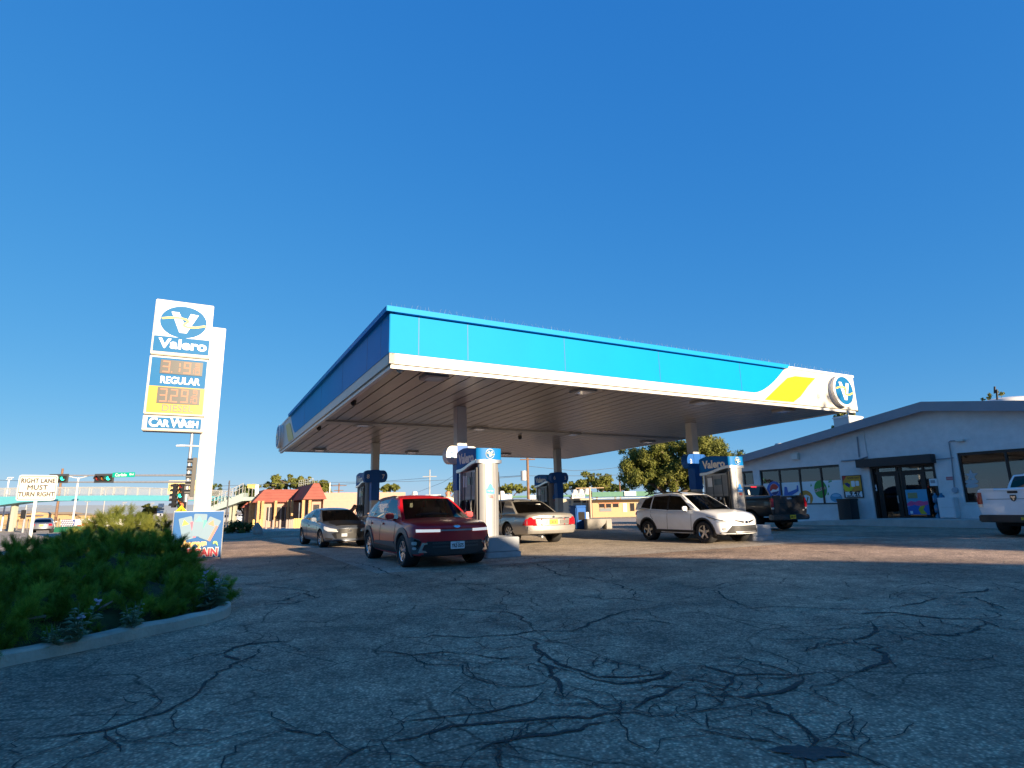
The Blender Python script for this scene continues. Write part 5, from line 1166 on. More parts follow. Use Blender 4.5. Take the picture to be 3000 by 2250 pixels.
P('poster_wave_pink', [(-.98, -.1), (-.6, .1), (-.2, .02), (.2, .12), (.6, .02), (.98, .1), (.98, -.3), (-.98, -.3)], cP, .004); P('poster_wave_navy', [(-.98, -.4), (-.3, -.2), (.2, -.35), (.98, -.2), (.98, -.98), (-.98, -.98)], cB, .008); P('poster_zigzag', [(.2, -.35), (.7, -.25), (.45, -.6), (.75, -.95), (.2, -.95), (.0, -.6)], mat('print_olive', (.5, .42, .03), .5), .012); P('poster_square', rect(-.8, -.92, -.55, -.7), cW, .012); P('poster_text_block', rect(-.8, .3, .1, .75), mat('print_khaki', (.28, .27, .12), .5), .006)
r, wd, ht = poster('notice_sheet', 'small pale notice stuck to the glass left of the shop door', 2543, 1420, 2566, 1439, -.03, cW); P('notice_print', rect(-.8, -.5, .2, .6), cC, .004); P('notice_square', rect(.3, -.5, .85, .1), cDB, .004)
r, wd, ht = poster('paper_notice', 'white paper notice inside the dark pane right of the shop doors', 2726, 1402, 2745, 1424, .035, cW); P('notice_print', rect(-.7, -.2, .5, .6), mat('print_grey', (.3, .3, .32), .5), .004)
r, wd, ht = poster('wall_sign', 'small faded red sign on the grey wall between door and right window', 2773, 1396, 2794, 1407, .012, mat('faded_red', (.5, .16, .18), .6)); P('sign_print', rect(-.8, -.2, .8, .2), mat('faded_pink', (.6, .3, .3), .6), .004)
# reflected-looking things inside the right window: a star cut-out and boxes
q = sh(2842, 1393); star = [(q[0]+(.27 if i % 2 == 0 else .11)*math.sin(math.pi*i/5), q[1]+(.27 if i % 2 == 0 else .11)*math.cos(math.pi*i/5)) for i in range(10)]
plate('star_decal', star, I4, mat('star_silver', (.45, .46, .48), .4), WB_, .004, -.11)
for i, (px, py, rx, ry) in enumerate([(2842, 1411, .26, .09), (2842, 1423, .26, .09)]): q = sh(px, py); plate('decal_band', ell(rx, ry, 24, *q), I4, mat('star_silver', (.45, .46, .48), .4), WB_, .004, -.11)
q = sh(2867, 1416); plate('white_box', rect(q[0]-.28, q[1]-.22, q[0]+.26, q[1]+.16), I4, cW, WB_, .25, -.2)
# pipes, lamps and boxes on the wall
def pipe(pts, r=.022, z=.04): return MB().tube([(*sh(*p_), z) for p_ in pts], r, 6).build('conduit', mat('conduit_grey', (.25, .27, .31), .5), ST, smooth=60)
pipe([(2468, 1351), (2517, 1347), (2545, 1338)], .035, .09); pipe([(2798, 1437), (2789, 1345), (2781, 1295), (2786, 1292), (2812, 1290)]); pipe([(2520, 1340), (2514, 1280)], .03, .09); pipe([(2744, 1346), (2795, 1341)], .02)
q = sh(2817, 1290); MB().box((q[0], q[1], .12), (.3, .1, .2)).build('wall_lamp', OFFW, ST, bevel=.02)
q = sh(2333, 1337); MB().box((q[0], q[1], .10), (.42, .36, .22)).build('wall_vent', OFFW, ST, bevel=.02)
q = sh(2799, 1436); MB().lathe([(0, .1), (.11, .09), (.13, .03), (.13, 0)], Matrix.Translation((q[0], q[1], 0)), 16).build('alarm_bell', mat('bell_grey', (.35, .38, .43), .4), ST)
q0, q1 = sh(2768, 1517), sh(2806, 1457); ic = thing('ice_chest', 'grey painted steel locker against the wall right of the door', 'locker'); ic.matrix_world = SM
MB().box(((q0[0]+q1[0])/2, (q0[1]+q1[1])/2, .2), (q1[0]-q0[0], q1[1]-q0[1], .38)).build('cabinet', mat('locker_grey', (.7, .66, .66), .5, var=.06), ic, bevel=.015)
ym = q0[1]+(q1[1]-q0[1])*.52
for y0, y1 in ((q0[1]+.04, ym-.02), (ym+.02, q1[1]-.05)): plate('door_leaf', rect(q0[0]+.05, y0, q1[0]-.05, y1), I4, mat('locker_door', (.74, .70, .70), .5), ic, .02, .41)
q0, q1 = sh(2480, 1522), sh(2528, 1462); tb_ = thing('trash_bin', 'black rubbish bin below the orange poster, beside the shop door', 'bin'); tb_.matrix_world = SM @ Matrix.Translation(((q0[0]+q1[0])/2, 0, .52))
hh = q1[1]-q0[1]; MB().prism(rrect(-.34, -.34, .34, .34, .06), Matrix(((1, 0, 0, 0), (0, 0, 1, q1[1]), (0, -1, 0, 0), (0, 0, 0, 1))), hh+.0).build('barrel', BLACK, tb_, bevel=.02)
MB().prism(rrect(-.37, -.37, .37, .37, .07), Matrix(((1, 0, 0, 0), (0, 0, 1, q1[1]+.03), (0, -1, 0, 0), (0, 0, 0, 1))), .10).build('lid', mat('lid_black', (.02, .02, .021), .4), tb_, bevel=.02)
wq = thing('water_jug_stack', 'stack of blue water bottles inside the dark corner right of the shop doors', 'bottles'); wq.matrix_world = SM
qa = sh(2745, 1462); 
for i in range(3):
    for j in range(2): MB().lathe([(0, .0), (.11, 0), (.12, .03), (.12, .28), (.05, .36), (.04, .42), (0, .42)], Matrix.Translation((qa[0]-.05+.25*j, .14+.43*i, -.0)) @ Matrix.Rotation(R(-90), 4, 'X'), 14).build('bottle', mat('bottle_blue', (.02, .12, .22), .15, coat=.5), wq, smooth=50)
# roof things
def roofbox(nm, lab, px0, px1, zb, h, dep, mt):
    a, b = sh(px0, 1300, -2)[0], sh(px1, 1300, -2)[0]; o = thing(nm, lab, 'rooftop unit'); o.matrix_world = SM @ Matrix.Translation(((a+b)/2, roofz((a+b)/2)+FH, -2.5))
    MB().box((0, h/2-.5, 0), (b-a, h+.8, dep)).build('casing', mt, o, bevel=.02); MB().box((0, h*.9-.06, 0), (b-a+.06, .06, dep+.06)).build('cap_plate', OFFW, o)
roofbox('rooftop_unit', 'pale box-shaped unit on the shop roof behind the canopy corner', 2455, 2502, 0, 1.15, 1.3, mat('unit_grey', (.40, .44, .46), .5, var=.06))
o = thing('roof_tank', 'white rounded rooftop tank at the top right corner', 'tank'); o.matrix_world = SM @ Matrix.Translation((sh(2950, 1160, -3)[0], sh(2950, 1168, -3)[1]-.62, -3))
MB().lathe([(0, .62), (.75, .6), (1.0, .52), (1.08, .38), (1.08, -.3), (0, -.3)], Matrix.Rotation(R(-90), 4, 'X'), 32).build('tank_shell', WHITE, o, smooth=40); MB().tube([(.0, .5, 1.0), (.05, .95, 1.0), (-.05, .8, 1.0), (.0, 1.1, 1.0)], .04, 6).build('tank_valve', BLACK, o)
q = sh(2256, 1305, .2); o = MB().lathe([(0, .30), (.22, .28), (.26, .18), (.2, .0), (.2, -.4)], Matrix.Rotation(R(-90), 4, 'X'), 18).build('roof_vent', STEEL, None, smooth=50); o.matrix_world = SM @ Matrix.Translation((q[0], roofz(q[0])+FH, -.6)); tag(o, 'small round metal vent on the sloping edge of the shop roof', 'vent')
# walk in front of the shop
def sw(x, y, z): return SM @ V((x, y, z))
mb = MB(); zl = lambda x: .07+max(0, min(.24, (x-sh(2310, 1500)[0])/(sh(2560, 1500)[0]-sh(2310, 1500)[0])*.2))
xs = rows(xl-1, xr_, 1.5); ring = []
for x in xs: ring.append([sw(x, -.3, 1.5), sw(x, zl(x), 1.5), sw(x, zl(x)+.015, -.05)])
for r_ in ring: mb.v += [tuple(p_) for p_ in r_]
for i in range(len(xs)-1):
    for j in (0, 1): mb.f.append([i*3+j, (i+1)*3+j, (i+1)*3+j+1, i*3+j+1]); mb.m.append(0)
tag(mb.build('sidewalk', mat('walk_concrete', (.5, .46, .42), .85, var=.18, vscale=1.3, bump=.2)), kind='structure')
bs = thing('parking_block', 'x', 'wheel stop', group='concrete wheel stops along the shop walk')
for i, (px, lab) in enumerate([(2395, 'pale concrete wheel stop right of the black pickup'), (2500, 'pale concrete wheel stop in front of the black bin')]):
    pass
bpy.data.objects.remove(bs)

# ------------------------------------------------------------------ what stands behind the photographer and throws the shade
TAN = mat('tan_stucco', (.42, .36, .28), .9, var=.1)
HBv = 9.0; bp_ = [(20.2, -9.3), (46, -21), (38, -44), (-16, -34), (-7, -17.6)]
bl = thing('office_building', 'tan two-storey building behind the photographer that shades the forecourt', 'building', (0, 0, 0))
MB().prism(bp_, Matrix.Translation((0, 0, HBv)), HBv+.1).build('wall', TAN, bl)
for k in (0, 4):
    a, b = V((*bp_[k], 0)), V((*bp_[(k+1) % 5], 0)); d = (b-a).normalized(); n_ = V((0, 0, 1)).cross(d); L = (b-a).length
    if n_.dot(V((15, -25, 0))-a) > 0: n_ = -n_
    i = 0; x = 1.5
    while x < L-2:
        for z in (1.0, 5.2):
            M = frame(a+d*x, d if d.cross(V((0, 0, 1))).dot(n_) > 0 else -d, (0, 0, 1)); s = 1 if d.cross(V((0, 0, 1))).dot(n_) > 0 else -1
            plate('window', rect(min(0, s*1.6), z, max(0, s*1.6), z+1.7), off(M, .02), SGL, bl, .04)
        x += 3.2
# ------------------------------------------------------------------ planter: juniper, kerb, weeds
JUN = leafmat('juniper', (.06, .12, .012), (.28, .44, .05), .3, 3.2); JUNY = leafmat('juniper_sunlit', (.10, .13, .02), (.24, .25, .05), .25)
def mound(x, y, lobes):
    z = 0
    for (cx, cy, rx, ry, h) in lobes:
        q = ((x-cx)/rx)**2+((y-cy)/ry)**2
        if q < 1: z = max(z, h*(1-q**1.6)**.62*(1+.13*noise.noise(V((x*1.1, y*1.1, h*3)))+.09*noise.noise(V((x*3, y*3, 1)))))
    return z
def juniper(name, label, lobes, n, mt, seed, L=(.12, .27), z0=.02):
    rng = random.Random(seed); root = thing(name, label, 'bush', (lobes[0][0], lobes[0][1], 0)); ox, oy = lobes[0][0], lobes[0][1]
    core = MB(); X0 = min(l[0]-l[2] for l in lobes); X1 = max(l[0]+l[2] for l in lobes); Y0 = min(l[1]-l[3] for l in lobes); Y1 = max(l[1]+l[3] for l in lobes)
    N = 60; idx = {}
    for j in range(N+1):
        for i in range(N+1):
            x = X0+(X1-X0)*i/N; y = Y0+(Y1-Y0)*j/N; z = mound(x, y, lobes)
            core.v.append((x-ox, y-oy, max(-.05, z*.80-.06+.05*noise.noise(V((x*4, y*4, 0))))))
    for j in range(N):
        for i in range(N): a = j*(N+1)+i; core.f.append([a, a+1, a+N+2, a+N+1]); core.m.append(0)
    core.f = [f for f in core.f if any(core.v[k][2] > .0 for k in f)]; core.m = [0]*len(core.f)
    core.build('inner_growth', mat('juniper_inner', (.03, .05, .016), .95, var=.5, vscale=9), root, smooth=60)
    vs = []; fs = []
    nt_ = n//12; k = 0; tries = 0
    def spray(c0, d, ln):
        side = d.cross(V((rng.gauss(0, 1), rng.gauss(0, 1), rng.gauss(.4, .7)))).normalized(); up = side.cross(d); m_ = 9
        for i in range(m_):
            t = (i+.6)/m_; b = c0+d*ln*t-up*(.10*ln*t*t); w_ = ln*(.36*(1-t)**.7+.07)
            for sg in (-1, 1):
                dd = (d*.75+side*sg*.7+up*rng.uniform(-.45, .45)).normalized()*w_*rng.uniform(.7, 1.25); o_ = d*ln*.024
                q = len(vs); vs.extend((b-o_, b+dd*.55-o_*.9, b+dd, b+dd*.5+o_)); fs.append((q, q+1, q+2, q+3))
        q = len(vs); vs.extend((c0-side*.005, c0+side*.005, c0+d*ln*1.05-up*.1*ln)); fs.append((q, q+1, q+2))
    while k < nt_ and tries < nt_*9:                 # plumes: each a bunch of feathery sprays with dark gaps between
        tries += 1
        x = rng.uniform(X0, X1); y = rng.uniform(Y0, Y1); h = mound(x, y, lobes)
        if h < .06: continue
        e = .07; gx = (mound(x+e, y, lobes)-mound(x-e, y, lobes))/(2*e); gy = (mound(x, y+e, lobes)-mound(x, y-e, lobes))/(2*e)
        st = math.sqrt(1+min(9, gx*gx+gy*gy))
        if rng.random() > st/3.2: continue
        nrm = V((-gx, -gy, 1)).normalized(); p = V((x-ox, y-oy, h*rng.uniform(.62, .98)-.05))
        if nrm.z < .5 and rng.random() < .8: p.z *= rng.uniform(.2, 1)
        D = (nrm*.7+V((rng.gauss(-.25, .5), rng.gauss(-.05, .45), rng.gauss(.25, .3)))).normalized(); PL = rng.uniform(*L)*1.3
        for _ in range(26):
            t = rng.random()**.8; d = (D+V((rng.gauss(0, .42), rng.gauss(0, .42), rng.gauss(.05, .36)))).normalized()
            spray(p+D*PL*t*.75, d, PL*(.62-.28*t)*rng.uniform(.7, 1.2))
        k += 1
    mb = MB(); mb.add(vs, fs); mb.build('foliage', mt, root)
    tw = MB()
    for _ in range(26):
        x = rng.uniform(X0+.3, X1-.3); y = rng.uniform(Y0+.1, (Y0+Y1)/2); h = mound(x, y, lobes)
        if h < .15: continue
        p = V((x-ox, y-oy, h*.55)); P_ = [p]
        for i in range(4): P_.append(P_[-1]+V((rng.uniform(-.16, .16), rng.uniform(-.16, .02), rng.uniform(-.06, .1))))
        tw.tube(P_, [.014, .012, .010, .007, .004], 5)
    tw.build('branches', mat('twig_grey', (.20, .155, .12), .9, var=.2), root, smooth=60)
    return root
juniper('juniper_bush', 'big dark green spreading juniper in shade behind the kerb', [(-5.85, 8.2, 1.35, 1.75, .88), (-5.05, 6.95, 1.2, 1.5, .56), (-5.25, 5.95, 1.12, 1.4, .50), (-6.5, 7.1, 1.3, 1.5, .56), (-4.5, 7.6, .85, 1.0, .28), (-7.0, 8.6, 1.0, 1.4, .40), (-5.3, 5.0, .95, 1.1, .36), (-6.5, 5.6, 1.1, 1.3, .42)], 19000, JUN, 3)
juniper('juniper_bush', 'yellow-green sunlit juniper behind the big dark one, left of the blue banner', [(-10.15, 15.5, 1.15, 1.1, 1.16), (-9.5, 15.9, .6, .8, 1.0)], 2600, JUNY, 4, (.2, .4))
KP = [(-5.3, 2.4), (-4.75, 3.6), (-4.4, 4.6), (-4.2, 5.05), (-4.07, 5.31), (-3.9, 5.6), (-3.76, 6.05), (-3.59, 6.4), (-3.43, 6.75), (-3.37, 7.05), (-3.45, 7.4), (-3.7, 7.85), (-4.1, 8.5), (-4.9, 9.7), (-5.9, 11.2), (-7.4, 12.8), (-9, 14)]
pts = []
for a, b in zip(KP[:-1], KP[1:]):
    for i in range(6): pts.append(V((*a, 0)).lerp(V((*b, 0)), i/6))
sm_ = pts[:]
for _ in range(8): sm_ = [sm_[0]]+[(sm_[i-1]+sm_[i]*2+sm_[i+1])/4 for i in range(1, len(sm_)-1)]+[sm_[-1]]
mb = MB(); n = len(sm_)
for i, p in enumerate(sm_):
    t = (sm_[min(i+1, n-1)]-sm_[max(i-1, 0)]).normalized(); nr = V((t.y, -t.x, 0)); j = .012*noise.noise(p*3)
    for (o, z) in [(.015, -.05), (.004+j, .085+j), (-.02, .105+j), (-.115, .11+j), (-.13, .08), (-.13, -.05)]: q = p+nr*o; mb.v.append((q.x, q.y, z))
for i in range(n-1):
    for k in range(5): mb.f.append([i*6+k, (i+1)*6+k, (i+1)*6+k+1, i*6+k+1]); mb.m.append(0)
tag(mb.build('planter_kerb', mat('kerb_concrete', (.47, .41, .33), .9, var=.25, vscale=3, bump=.5, bscale=35), smooth=35), kind='structure')
sheet('planter_soil', [(x-.1, y) for x, y in KP]+[(-13, 14.6), (-16, 9), (-14, 2)], SOIL, .05, step=30)
WEED = leafmat('weed_leaf', (.17, .25, .15), (.36, .44, .29), .2); FLW = mat('weed_flower', (.45, .42, .55), .6)
def weed(label, loc, h, n, seed, flower=True):
    rng = random.Random(seed); root = thing('weed', label, 'weed', loc, 0, 'weeds along the planter kerb'); st = MB(); lv = MB(); fl = MB()
    for s in range(n):
        a = rng.uniform(0, 6.3); d = V((math.cos(a)*.35, math.sin(a)*.35, 1)).normalized(); H = h*rng.uniform(.6, 1); P_ = [V((0, 0, 0)), d*H*.5, d*H+V((0, 0, .02))]
        st.tube(P_, [.006, .005, .003], 5)
        for i in range(11):
            t = .12+.85*i/11; p = d*H*t; b = rng.uniform(0, 6.3); o = V((math.cos(b), math.sin(b), .45-.2*t)).normalized(); ll = h*.40*(1.15-t*.7); w_ = o.cross(V((0, 0, 1))).normalized()*ll*.24
            e = p+o*ll+V((0, 0, -.25*ll)); mid = p+o*ll*.5+V((0, 0, .06*ll)); lv.add([p, mid+w_, e, mid-w_], [(0, 1, 2, 3)])
        if flower and s < 2:
            for _ in range(9): c = d*H+V((rng.gauss(0, .014), rng.gauss(0, .014), rng.gauss(.01, .012))); fl.box(c, (.018, .018, .012))
    st.build('stem', mat('weed_stem', (.12, .16, .08), .8), root); lv.build('leaves', WEED, root)
    if fl.v: fl.build('flowers', FLW, root)
def inb(px, py, o=.22):
    g = gnd(px, py, .06); return (g.x-.04, g.y, .05)
weed('grey-green weed with a pale flower head at the middle of the kerb', inb(237, 1888), .40, 4, 1)
weed('low leafy weed beside the scrap of paper', inb(163, 1900), .22, 4, 2, False)
weed('spreading weed with narrow leaves against the middle of the kerb', inb(395, 1850), .30, 5, 3, False)
weed('tall pale weed at the right tip of the juniper', (-3.66, 7.3, .05), .52, 6, 4)
g = gnd(133, 1903, .06); mb = MB(); mb.add([(-.06, -.02, 0), (.0, -.035, .012), (.07, .0, .004), (.03, .03, .025), (-.02, .025, .008), (-.05, .015, .02)], [(0, 1, 3, 5), (1, 2, 3), (3, 4, 5)])
o = mb.build('paper_scrap', WHITE); o.location = (g.x, g.y, .06); tag(o, 'white crumpled paper scrap on the soil by the kerb', 'litter')

# ------------------------------------------------------------------ tall price sign
PW = W_.dot(at(527, 1070, 17.4)); PO = onw(594, 1560, PW)
def ps(px, py): d = onw(px, py, PW)-PO; return (d.dot(U), d.z+PO.z)
PS = thing('price_sign', 'tall white fuel price sign with oval badge and digital prices on a square pole', 'sign', (PO.x, PO.y, 0), TH)
FM = frame((0, 0, 0), (1, 0, 0), (0, 0, 1))
xl0 = (ps(457, 876)[0]+ps(417, 1262)[0])/2; xr0 = (ps(627, 899)[0]+ps(594, 1265)[0])/2
zt, z1, z2, z3 = ps(457, 876)[1], ps(440, 1040)[1], ps(423, 1215)[1], ps(417, 1263)[1]
CABM = mat('sign_cabinet', (.46, .43, .375), .45)
xc = (xl0+xr0)/2; wd = xr0-xl0
pc = MB().box((ps(600, 1380)[0]+.02, .45, ps(625, 952)[1]/2), (.46, .42, ps(625, 952)[1])).build('pole', CABM, PS, bevel=.015)
pj = MB(); pj.box((ps(600, 1380)[0]+.02, .45, ps(590, 1393)[1]), (.466, .426, .012)); pj.build('pole_joint', GREYM, pc)
def cab(zb, zt_): return MB().box((xc, .12, (zb+zt_)/2), (wd, .46, zt_-zb-.03)).build('sign_cabinet', CABM, PS, bevel=.02)
def face(p, x0, x1, y0, y1, mt, z, nm='sign_face', r=.02): return plate(nm, rrect(x0, y0, x1, y1, r), off(FM, .11), mt, p, .01, z)
c1 = cab(z1, zt); f1 = face(c1, xl0+.07, xr0-.05, z1+.09, zt-.07, mat('sign_cream', (.50, .47, .41), .25), .004)
zb_ = z1+.12; hb = (zt-z1)*.27
badge(off(FM, .12) @ Matrix.Translation((xc+.0, z1+(zt-z1)*.62, 0)), wd*.40, (zt-z1)*.285, f1, rim=True)
nb = face(c1, xl0+.05, xr0-.04, zb_, zb_+hb, SIGNB, .012); text('Valero', hb*.86, off(FM, .128) @ Matrix.Translation((xc+.05, zb_+hb*.52, 0)), WHITE, nb, 'lettering', bold=.014, sx=1.16)
c2 = cab(z2, z1); H2 = z1-z2; zm = z2+H2*.48
f2 = face(c2, xl0+.06, xr0-.05, zm, z1-.07, SIGNB, .004); f3 = face(c2, xl0+.06, xr0-.05, z2+.07, zm-.003, mat('sign_yellow', (.42, .27, .003), .35), .005)
DSP = mat('display_grey', (.062, .062, .060), .3); SEG = mat('segment_orange', (.40, .135, .075), .5)
SEGS = {'0': 'abcdef', '1': 'bc', '2': 'abged', '3': 'abgcd', '4': 'fgbc', '9': 'abcdfg', '7': 'abc'}
def seven(p, ch, x, y, w_, h, t, M):
    mb = MB(); Q = dict(a=rect(x, y+h-t, x+w_, y+h), d=rect(x, y, x+w_, y+t), g=rect(x, y+h/2-t/2, x+w_, y+h/2+t/2), f=rect(x, y+h/2+t*.6, x+t, y+h-t*1.1), b=rect(x+w_-t, y+h/2+t*.6, x+w_, y+h-t*1.1), e=rect(x, y+t*1.1, x+t, y+h/2-t*.6), c=rect(x+w_-t, y+t*1.1, x+w_, y+h/2-t*.6))
    for s in SEGS[ch]: mb.prism(Q[s], M, .005)
    mb.build('digit', SEG, p)
def price(p, s, x0, x1, y0, y1):
    d = plate('price_display', rect(x0, y0, x1, y1), off(FM, .11), DSP, p, .02, .022); M = off(FM, .137); W3 = (x1-x0)*.245; h = (y1-y0)*.82; y = y0+(y1-y0)*.09
    for i, ch in enumerate(s): seven(d, ch, x0+.035+i*W3+.03, y, W3*.68, h, .035, M)
    MB().prism(rect(x0+.045+W3*.9, y, x0+.075+W3*.9, y+.04), M, .005).build('decimal_point', SEG, d)
    xs = x0+.05+3*W3
    seven(d, '9', xs+.05, y+h*.58, W3*.42, h*.42, .022, M); seven(d, '1', xs-.06, y, W3*.3, h*.40, .02, M); seven(d, '0', xs+.06, y, W3*.42, h*.40, .02, M); MB().prism(rect(xs, y+h*.46, xs+W3*.6, y+h*.50), M, .005).build('fraction_bar', SEG, d)
hh = H2*.235
price(c2, '319', xl0+.30, xr0-.16, z1-.13-hh, z1-.13); price(c2, '329', xl0+.30, xr0-.16, zm-.09-hh, zm-.03)
text('REGULAR', .30, off(FM, .122) @ Matrix.Translation((xc+.06, zm+(z1-.13-hh-zm)*.48, 0)), WHITE, f2, 'lettering', bold=.008, sx=.82)
text('DIESEL', .30, off(FM, .122) @ Matrix.Translation((xc+.06, z2+.07+(zm-.09-hh-z2-.07)*.5, 0)), mat('letter_grey', (.12, .115, .10), .4), f3, 'lettering', bold=.002, sx=.95)
c3 = cab(z3, z2); f4 = face(c3, xl0+.12, xr0-.06, z3+.09, z2-.07, SIGNB, .004); hc = z2-z3
text('C  W', hc*.74, off(FM, .122) @ Matrix.Translation((xc-.02, z3+hc*.52, 0)), SIGNB, f4, 'lettering_back', bold=.0, ext=.0005)
for s_t, x_, sz in (('C', -.33, .80), ('AR', -.175, .60), ('W', .06, .80), ('ASH', .275, .60)):
    text(s_t, hc*sz*.95, off(FM, .124) @ Matrix.Translation((xc+wd*x_, z3+hc*(.52 if sz > .7 else .475), 0)), WHITE, f4, 'lettering', bold=.012, sx=.88)

# ------------------------------------------------------------------ banner, road sign
bx = at(572, 1645, 15.2); BN = thing('banner_sign', 'bright blue advertising banner with ticket pictures and red lettering, right of the juniper', 'banner', (bx.x, bx.y, 0), TH)
bh = at(572, 1499, 15.2).z; M = frame((0, 0, 0), (1, 0, 0), (0, 0, 1)); BB = mat('banner_blue', (.0, .085, .28), .5, spec=.3)
face_ = plate('banner_cloth', rect(-.56, .06, .56, bh), M, BB, BN, .02); plate('banner_hem', rect(-.575, .05, .575, bh+.01), M, mat('hem_white', (.7, .72, .75), .5), BN, .012, -.022)
pk_ = lambda s: s
for i, (x, y, a, c_) in enumerate([(-.25, bh-.40, 14, (.65, .08, .14)), (.02, bh-.33, -3, (.05, .42, .30)), (.27, bh-.43, -24, (.72, .16, .12))]):
    Mb = off(M, .006+.006*i) @ Matrix.Translation((x, y, 0)) @ Matrix.Rotation(R(a), 4, 'Z')
    t_ = MB().prism(rrect(-.15, -.29, .15, .27, .03), Mb, .005).build('ticket_picture', mat('ticket_pale', (.13, .22, .30), .5), face_)
    MB().prism(rect(.09, -.28, .15, .12), off(Mb, .003), .003).build('ticket_band', mat(f'ticket_{i}', c_, .5), t_); MB().prism([(-.1, .08), (.06, .08), (-.03, .22)], off(Mb, .003), .003).build('ticket_mark', mat(f'ticket_mark_{i}', [(.75, .5, .05), (.1, .5, .35), (.7, .2, .1)][i], .5), t_)
text('Always', .235, off(M, .034) @ Matrix.Translation((-.12, bh-.80, 0)), mat('letter_amber', (.78, .50, .16), .5), face_, 'lettering', bold=.014); text('a', .235, off(M, .034) @ Matrix.Translation((.42, bh-.80, 0)), mat('letter_green', (.32, .62, .12), .5), face_, 'lettering', bold=.014)
text('BARGAIN', .27, off(M, .026) @ Matrix.Translation((.0, bh-1.03, 0)), WHITE, face_, 'lettering_outline', bold=.028, sx=.86); text('BARGAIN', .27, off(M, .034) @ Matrix.Translation((.0, bh-1.03, 0)), mat('letter_red', (.62, .02, .05), .5), face_, 'lettering', bold=.010, sx=.86)
for x in (-.57, .57): MB().cone((x, .03, -.1), (x, .03, bh+.03), .012, .012, 8).build('stake', STEEL, BN)
c_ = at(110, 1429, 14.6); RS_ = thing('road_sign', 'white square right lane must turn right sign on a steel post', 'road sign', (c_.x, c_.y, 0), R(35))
tilt = R(0); zc = c_.z; M = frame((0, -.04, zc), (1, 0, 0), (0, 0, 1)); s_ = .385
p_ = plate('sign_panel', rrect(-s_*.99, -.31, s_*.99, .31, .05), M, mat('sign_white', (.55, .52, .45), .4), RS_, .006)
bd = MB(); o_ = rrect(-s_*.94, -.285, s_*.94, .285, .04); i_ = rrect(-s_*.91, -.27, s_*.91, .27, .035); k = len(o_)
bd.v = [tuple(off(M, .002) @ V((*q, 0))) for q in o_+i_]; bd.f = [[j, (j+1) % k, k+(j+1) % k, k+j] for j in range(k)]; bd.m = [0]*k; bd.build('sign_border', INK, p_)
for t_, y, s2 in (('RIGHT LANE', .165, .155), ('MUST', .0, .165), ('TURN RIGHT', -.165, .155)): text(t_, s2, off(M, .003) @ Matrix.Translation((0, y, 0)), INK, p_, 'lettering', ext=.001, sx=.73 if t_ != 'MUST' else .92, space=1.06, fat=.006)
MB().box((0, 0, zc/2-.05), (.06, .035, zc+.4)).build('sign_post', STEEL, RS_)

# ------------------------------------------------------------------ traffic signals, street furniture on the left
def zy(px, py, Y): return at(px, py, Y).z
def pole_thing(nm, lab, cat, px, py0, py1, Y, r, mt, group=None):
    b = at(px, py1, Y); t = at(px, py0, Y); zb = gz(b.x, Y)-.1
    o = thing(nm, lab, cat, (b.x, Y, zb), 0, group); MB().cone((0, 0, 0), (0, 0, t.z-zb), r, r*.8, 10).build('shaft', mt, o, smooth=40); o['h'] = t.z-zb; return o
HOUS = mat('signal_black', (.02, .02, .02), .5)
def lens(on, c): return mat(f'lens_{c}_{on}', {'r': (.6, .02, .015), 'a': (.65, .25, .02), 'g': (.02, .80, .42)}[c] if on else {'r': (.30, .03, .02), 'a': (.32, .12, .02), 'g': (.02, .10, .07)}[c], .3, emit=1.6 if on else 0)
def signal(lab, P, seq, horiz, s=1., yaw=0., back=True):
    o = thing('traffic_signal', lab, 'traffic light', P, yaw, 'traffic signals at the crossing'); n = len(seq); L = n*.36*s
    w_, h_ = (L, .36*s) if horiz else (.36*s, L)
    MB().box((0, .1, 0), (w_, .2, h_)).build('housing', HOUS, o, bevel=.02)
    if back: MB().box((0, .12, 0), (w_+.26*s, .01, h_+.26*s)).build('backplate', mat('backplate_grey', (.05, .052, .055), .6), o)
    for i, (c, on) in enumerate(seq):
        t = (-(n-1)/2+i)*.36*s; p = (t, -.005, 0) if horiz else (0, -.005, -t); M = Matrix.Translation(p) @ Matrix.Rotation(R(90), 4, 'X')
        MB().lathe([(0, .02), (.13*s, .012), (.14*s, 0)], M, 18).build('lens', lens(on, c), o, smooth=40)
        vz = MB(); k = 12; vz.v = []
        for j in range(k+1):
            a = R(-20+220*j/k)
            for d in (0, -.22*s): vz.v.append((p[0]+.155*s*math.cos(a), d, p[2]+.155*s*math.sin(a)))
        vz.f = [[2*j, 2*j+1, 2*j+3, 2*j+2] for j in range(k)]; vz.m = [0]*k; vz.build('visor', HOUS, o)
    return o
YS = 42
b = at(541, 1500, YS); SP = thing('signal_mast', 'galvanised signal mast with a long double arm over the street', 'mast', (b.x, YS, -.1))
tz = zy(541, 1262, YS)+.1; MB().cone((0, 0, 0), (0, 0, tz+1.5), .15, .09, 12).build('pole', STEEL, SP, smooth=40)
xa_ = at(150, 1393, YS).x-b.x
for py in (1393, 1412.5):
    z = zy(541, py, YS)+.1; zl_ = zy(160, py+.0, YS)+.1; MB().cone((.25, -.12, z), (xa_, -.12, zl_), .085, .05, 10).build('mast_arm', STEEL, SP, smooth=40)
    MB().box((0, -.08, z), (.5, .34, .12)).build('clamp', STEEL, SP)
P = at(168, 1402, YS-.35); signal('horizontal traffic light, green lit, half behind the white road sign', P, [('r', 0), ('a', 0), ('g', 1)], True, 1.05)
P = at(302, 1401, YS-.35); signal('horizontal traffic light, green lit, middle of the mast arm', P, [('r', 0), ('a', 0), ('g', 1)], True, 1.05)
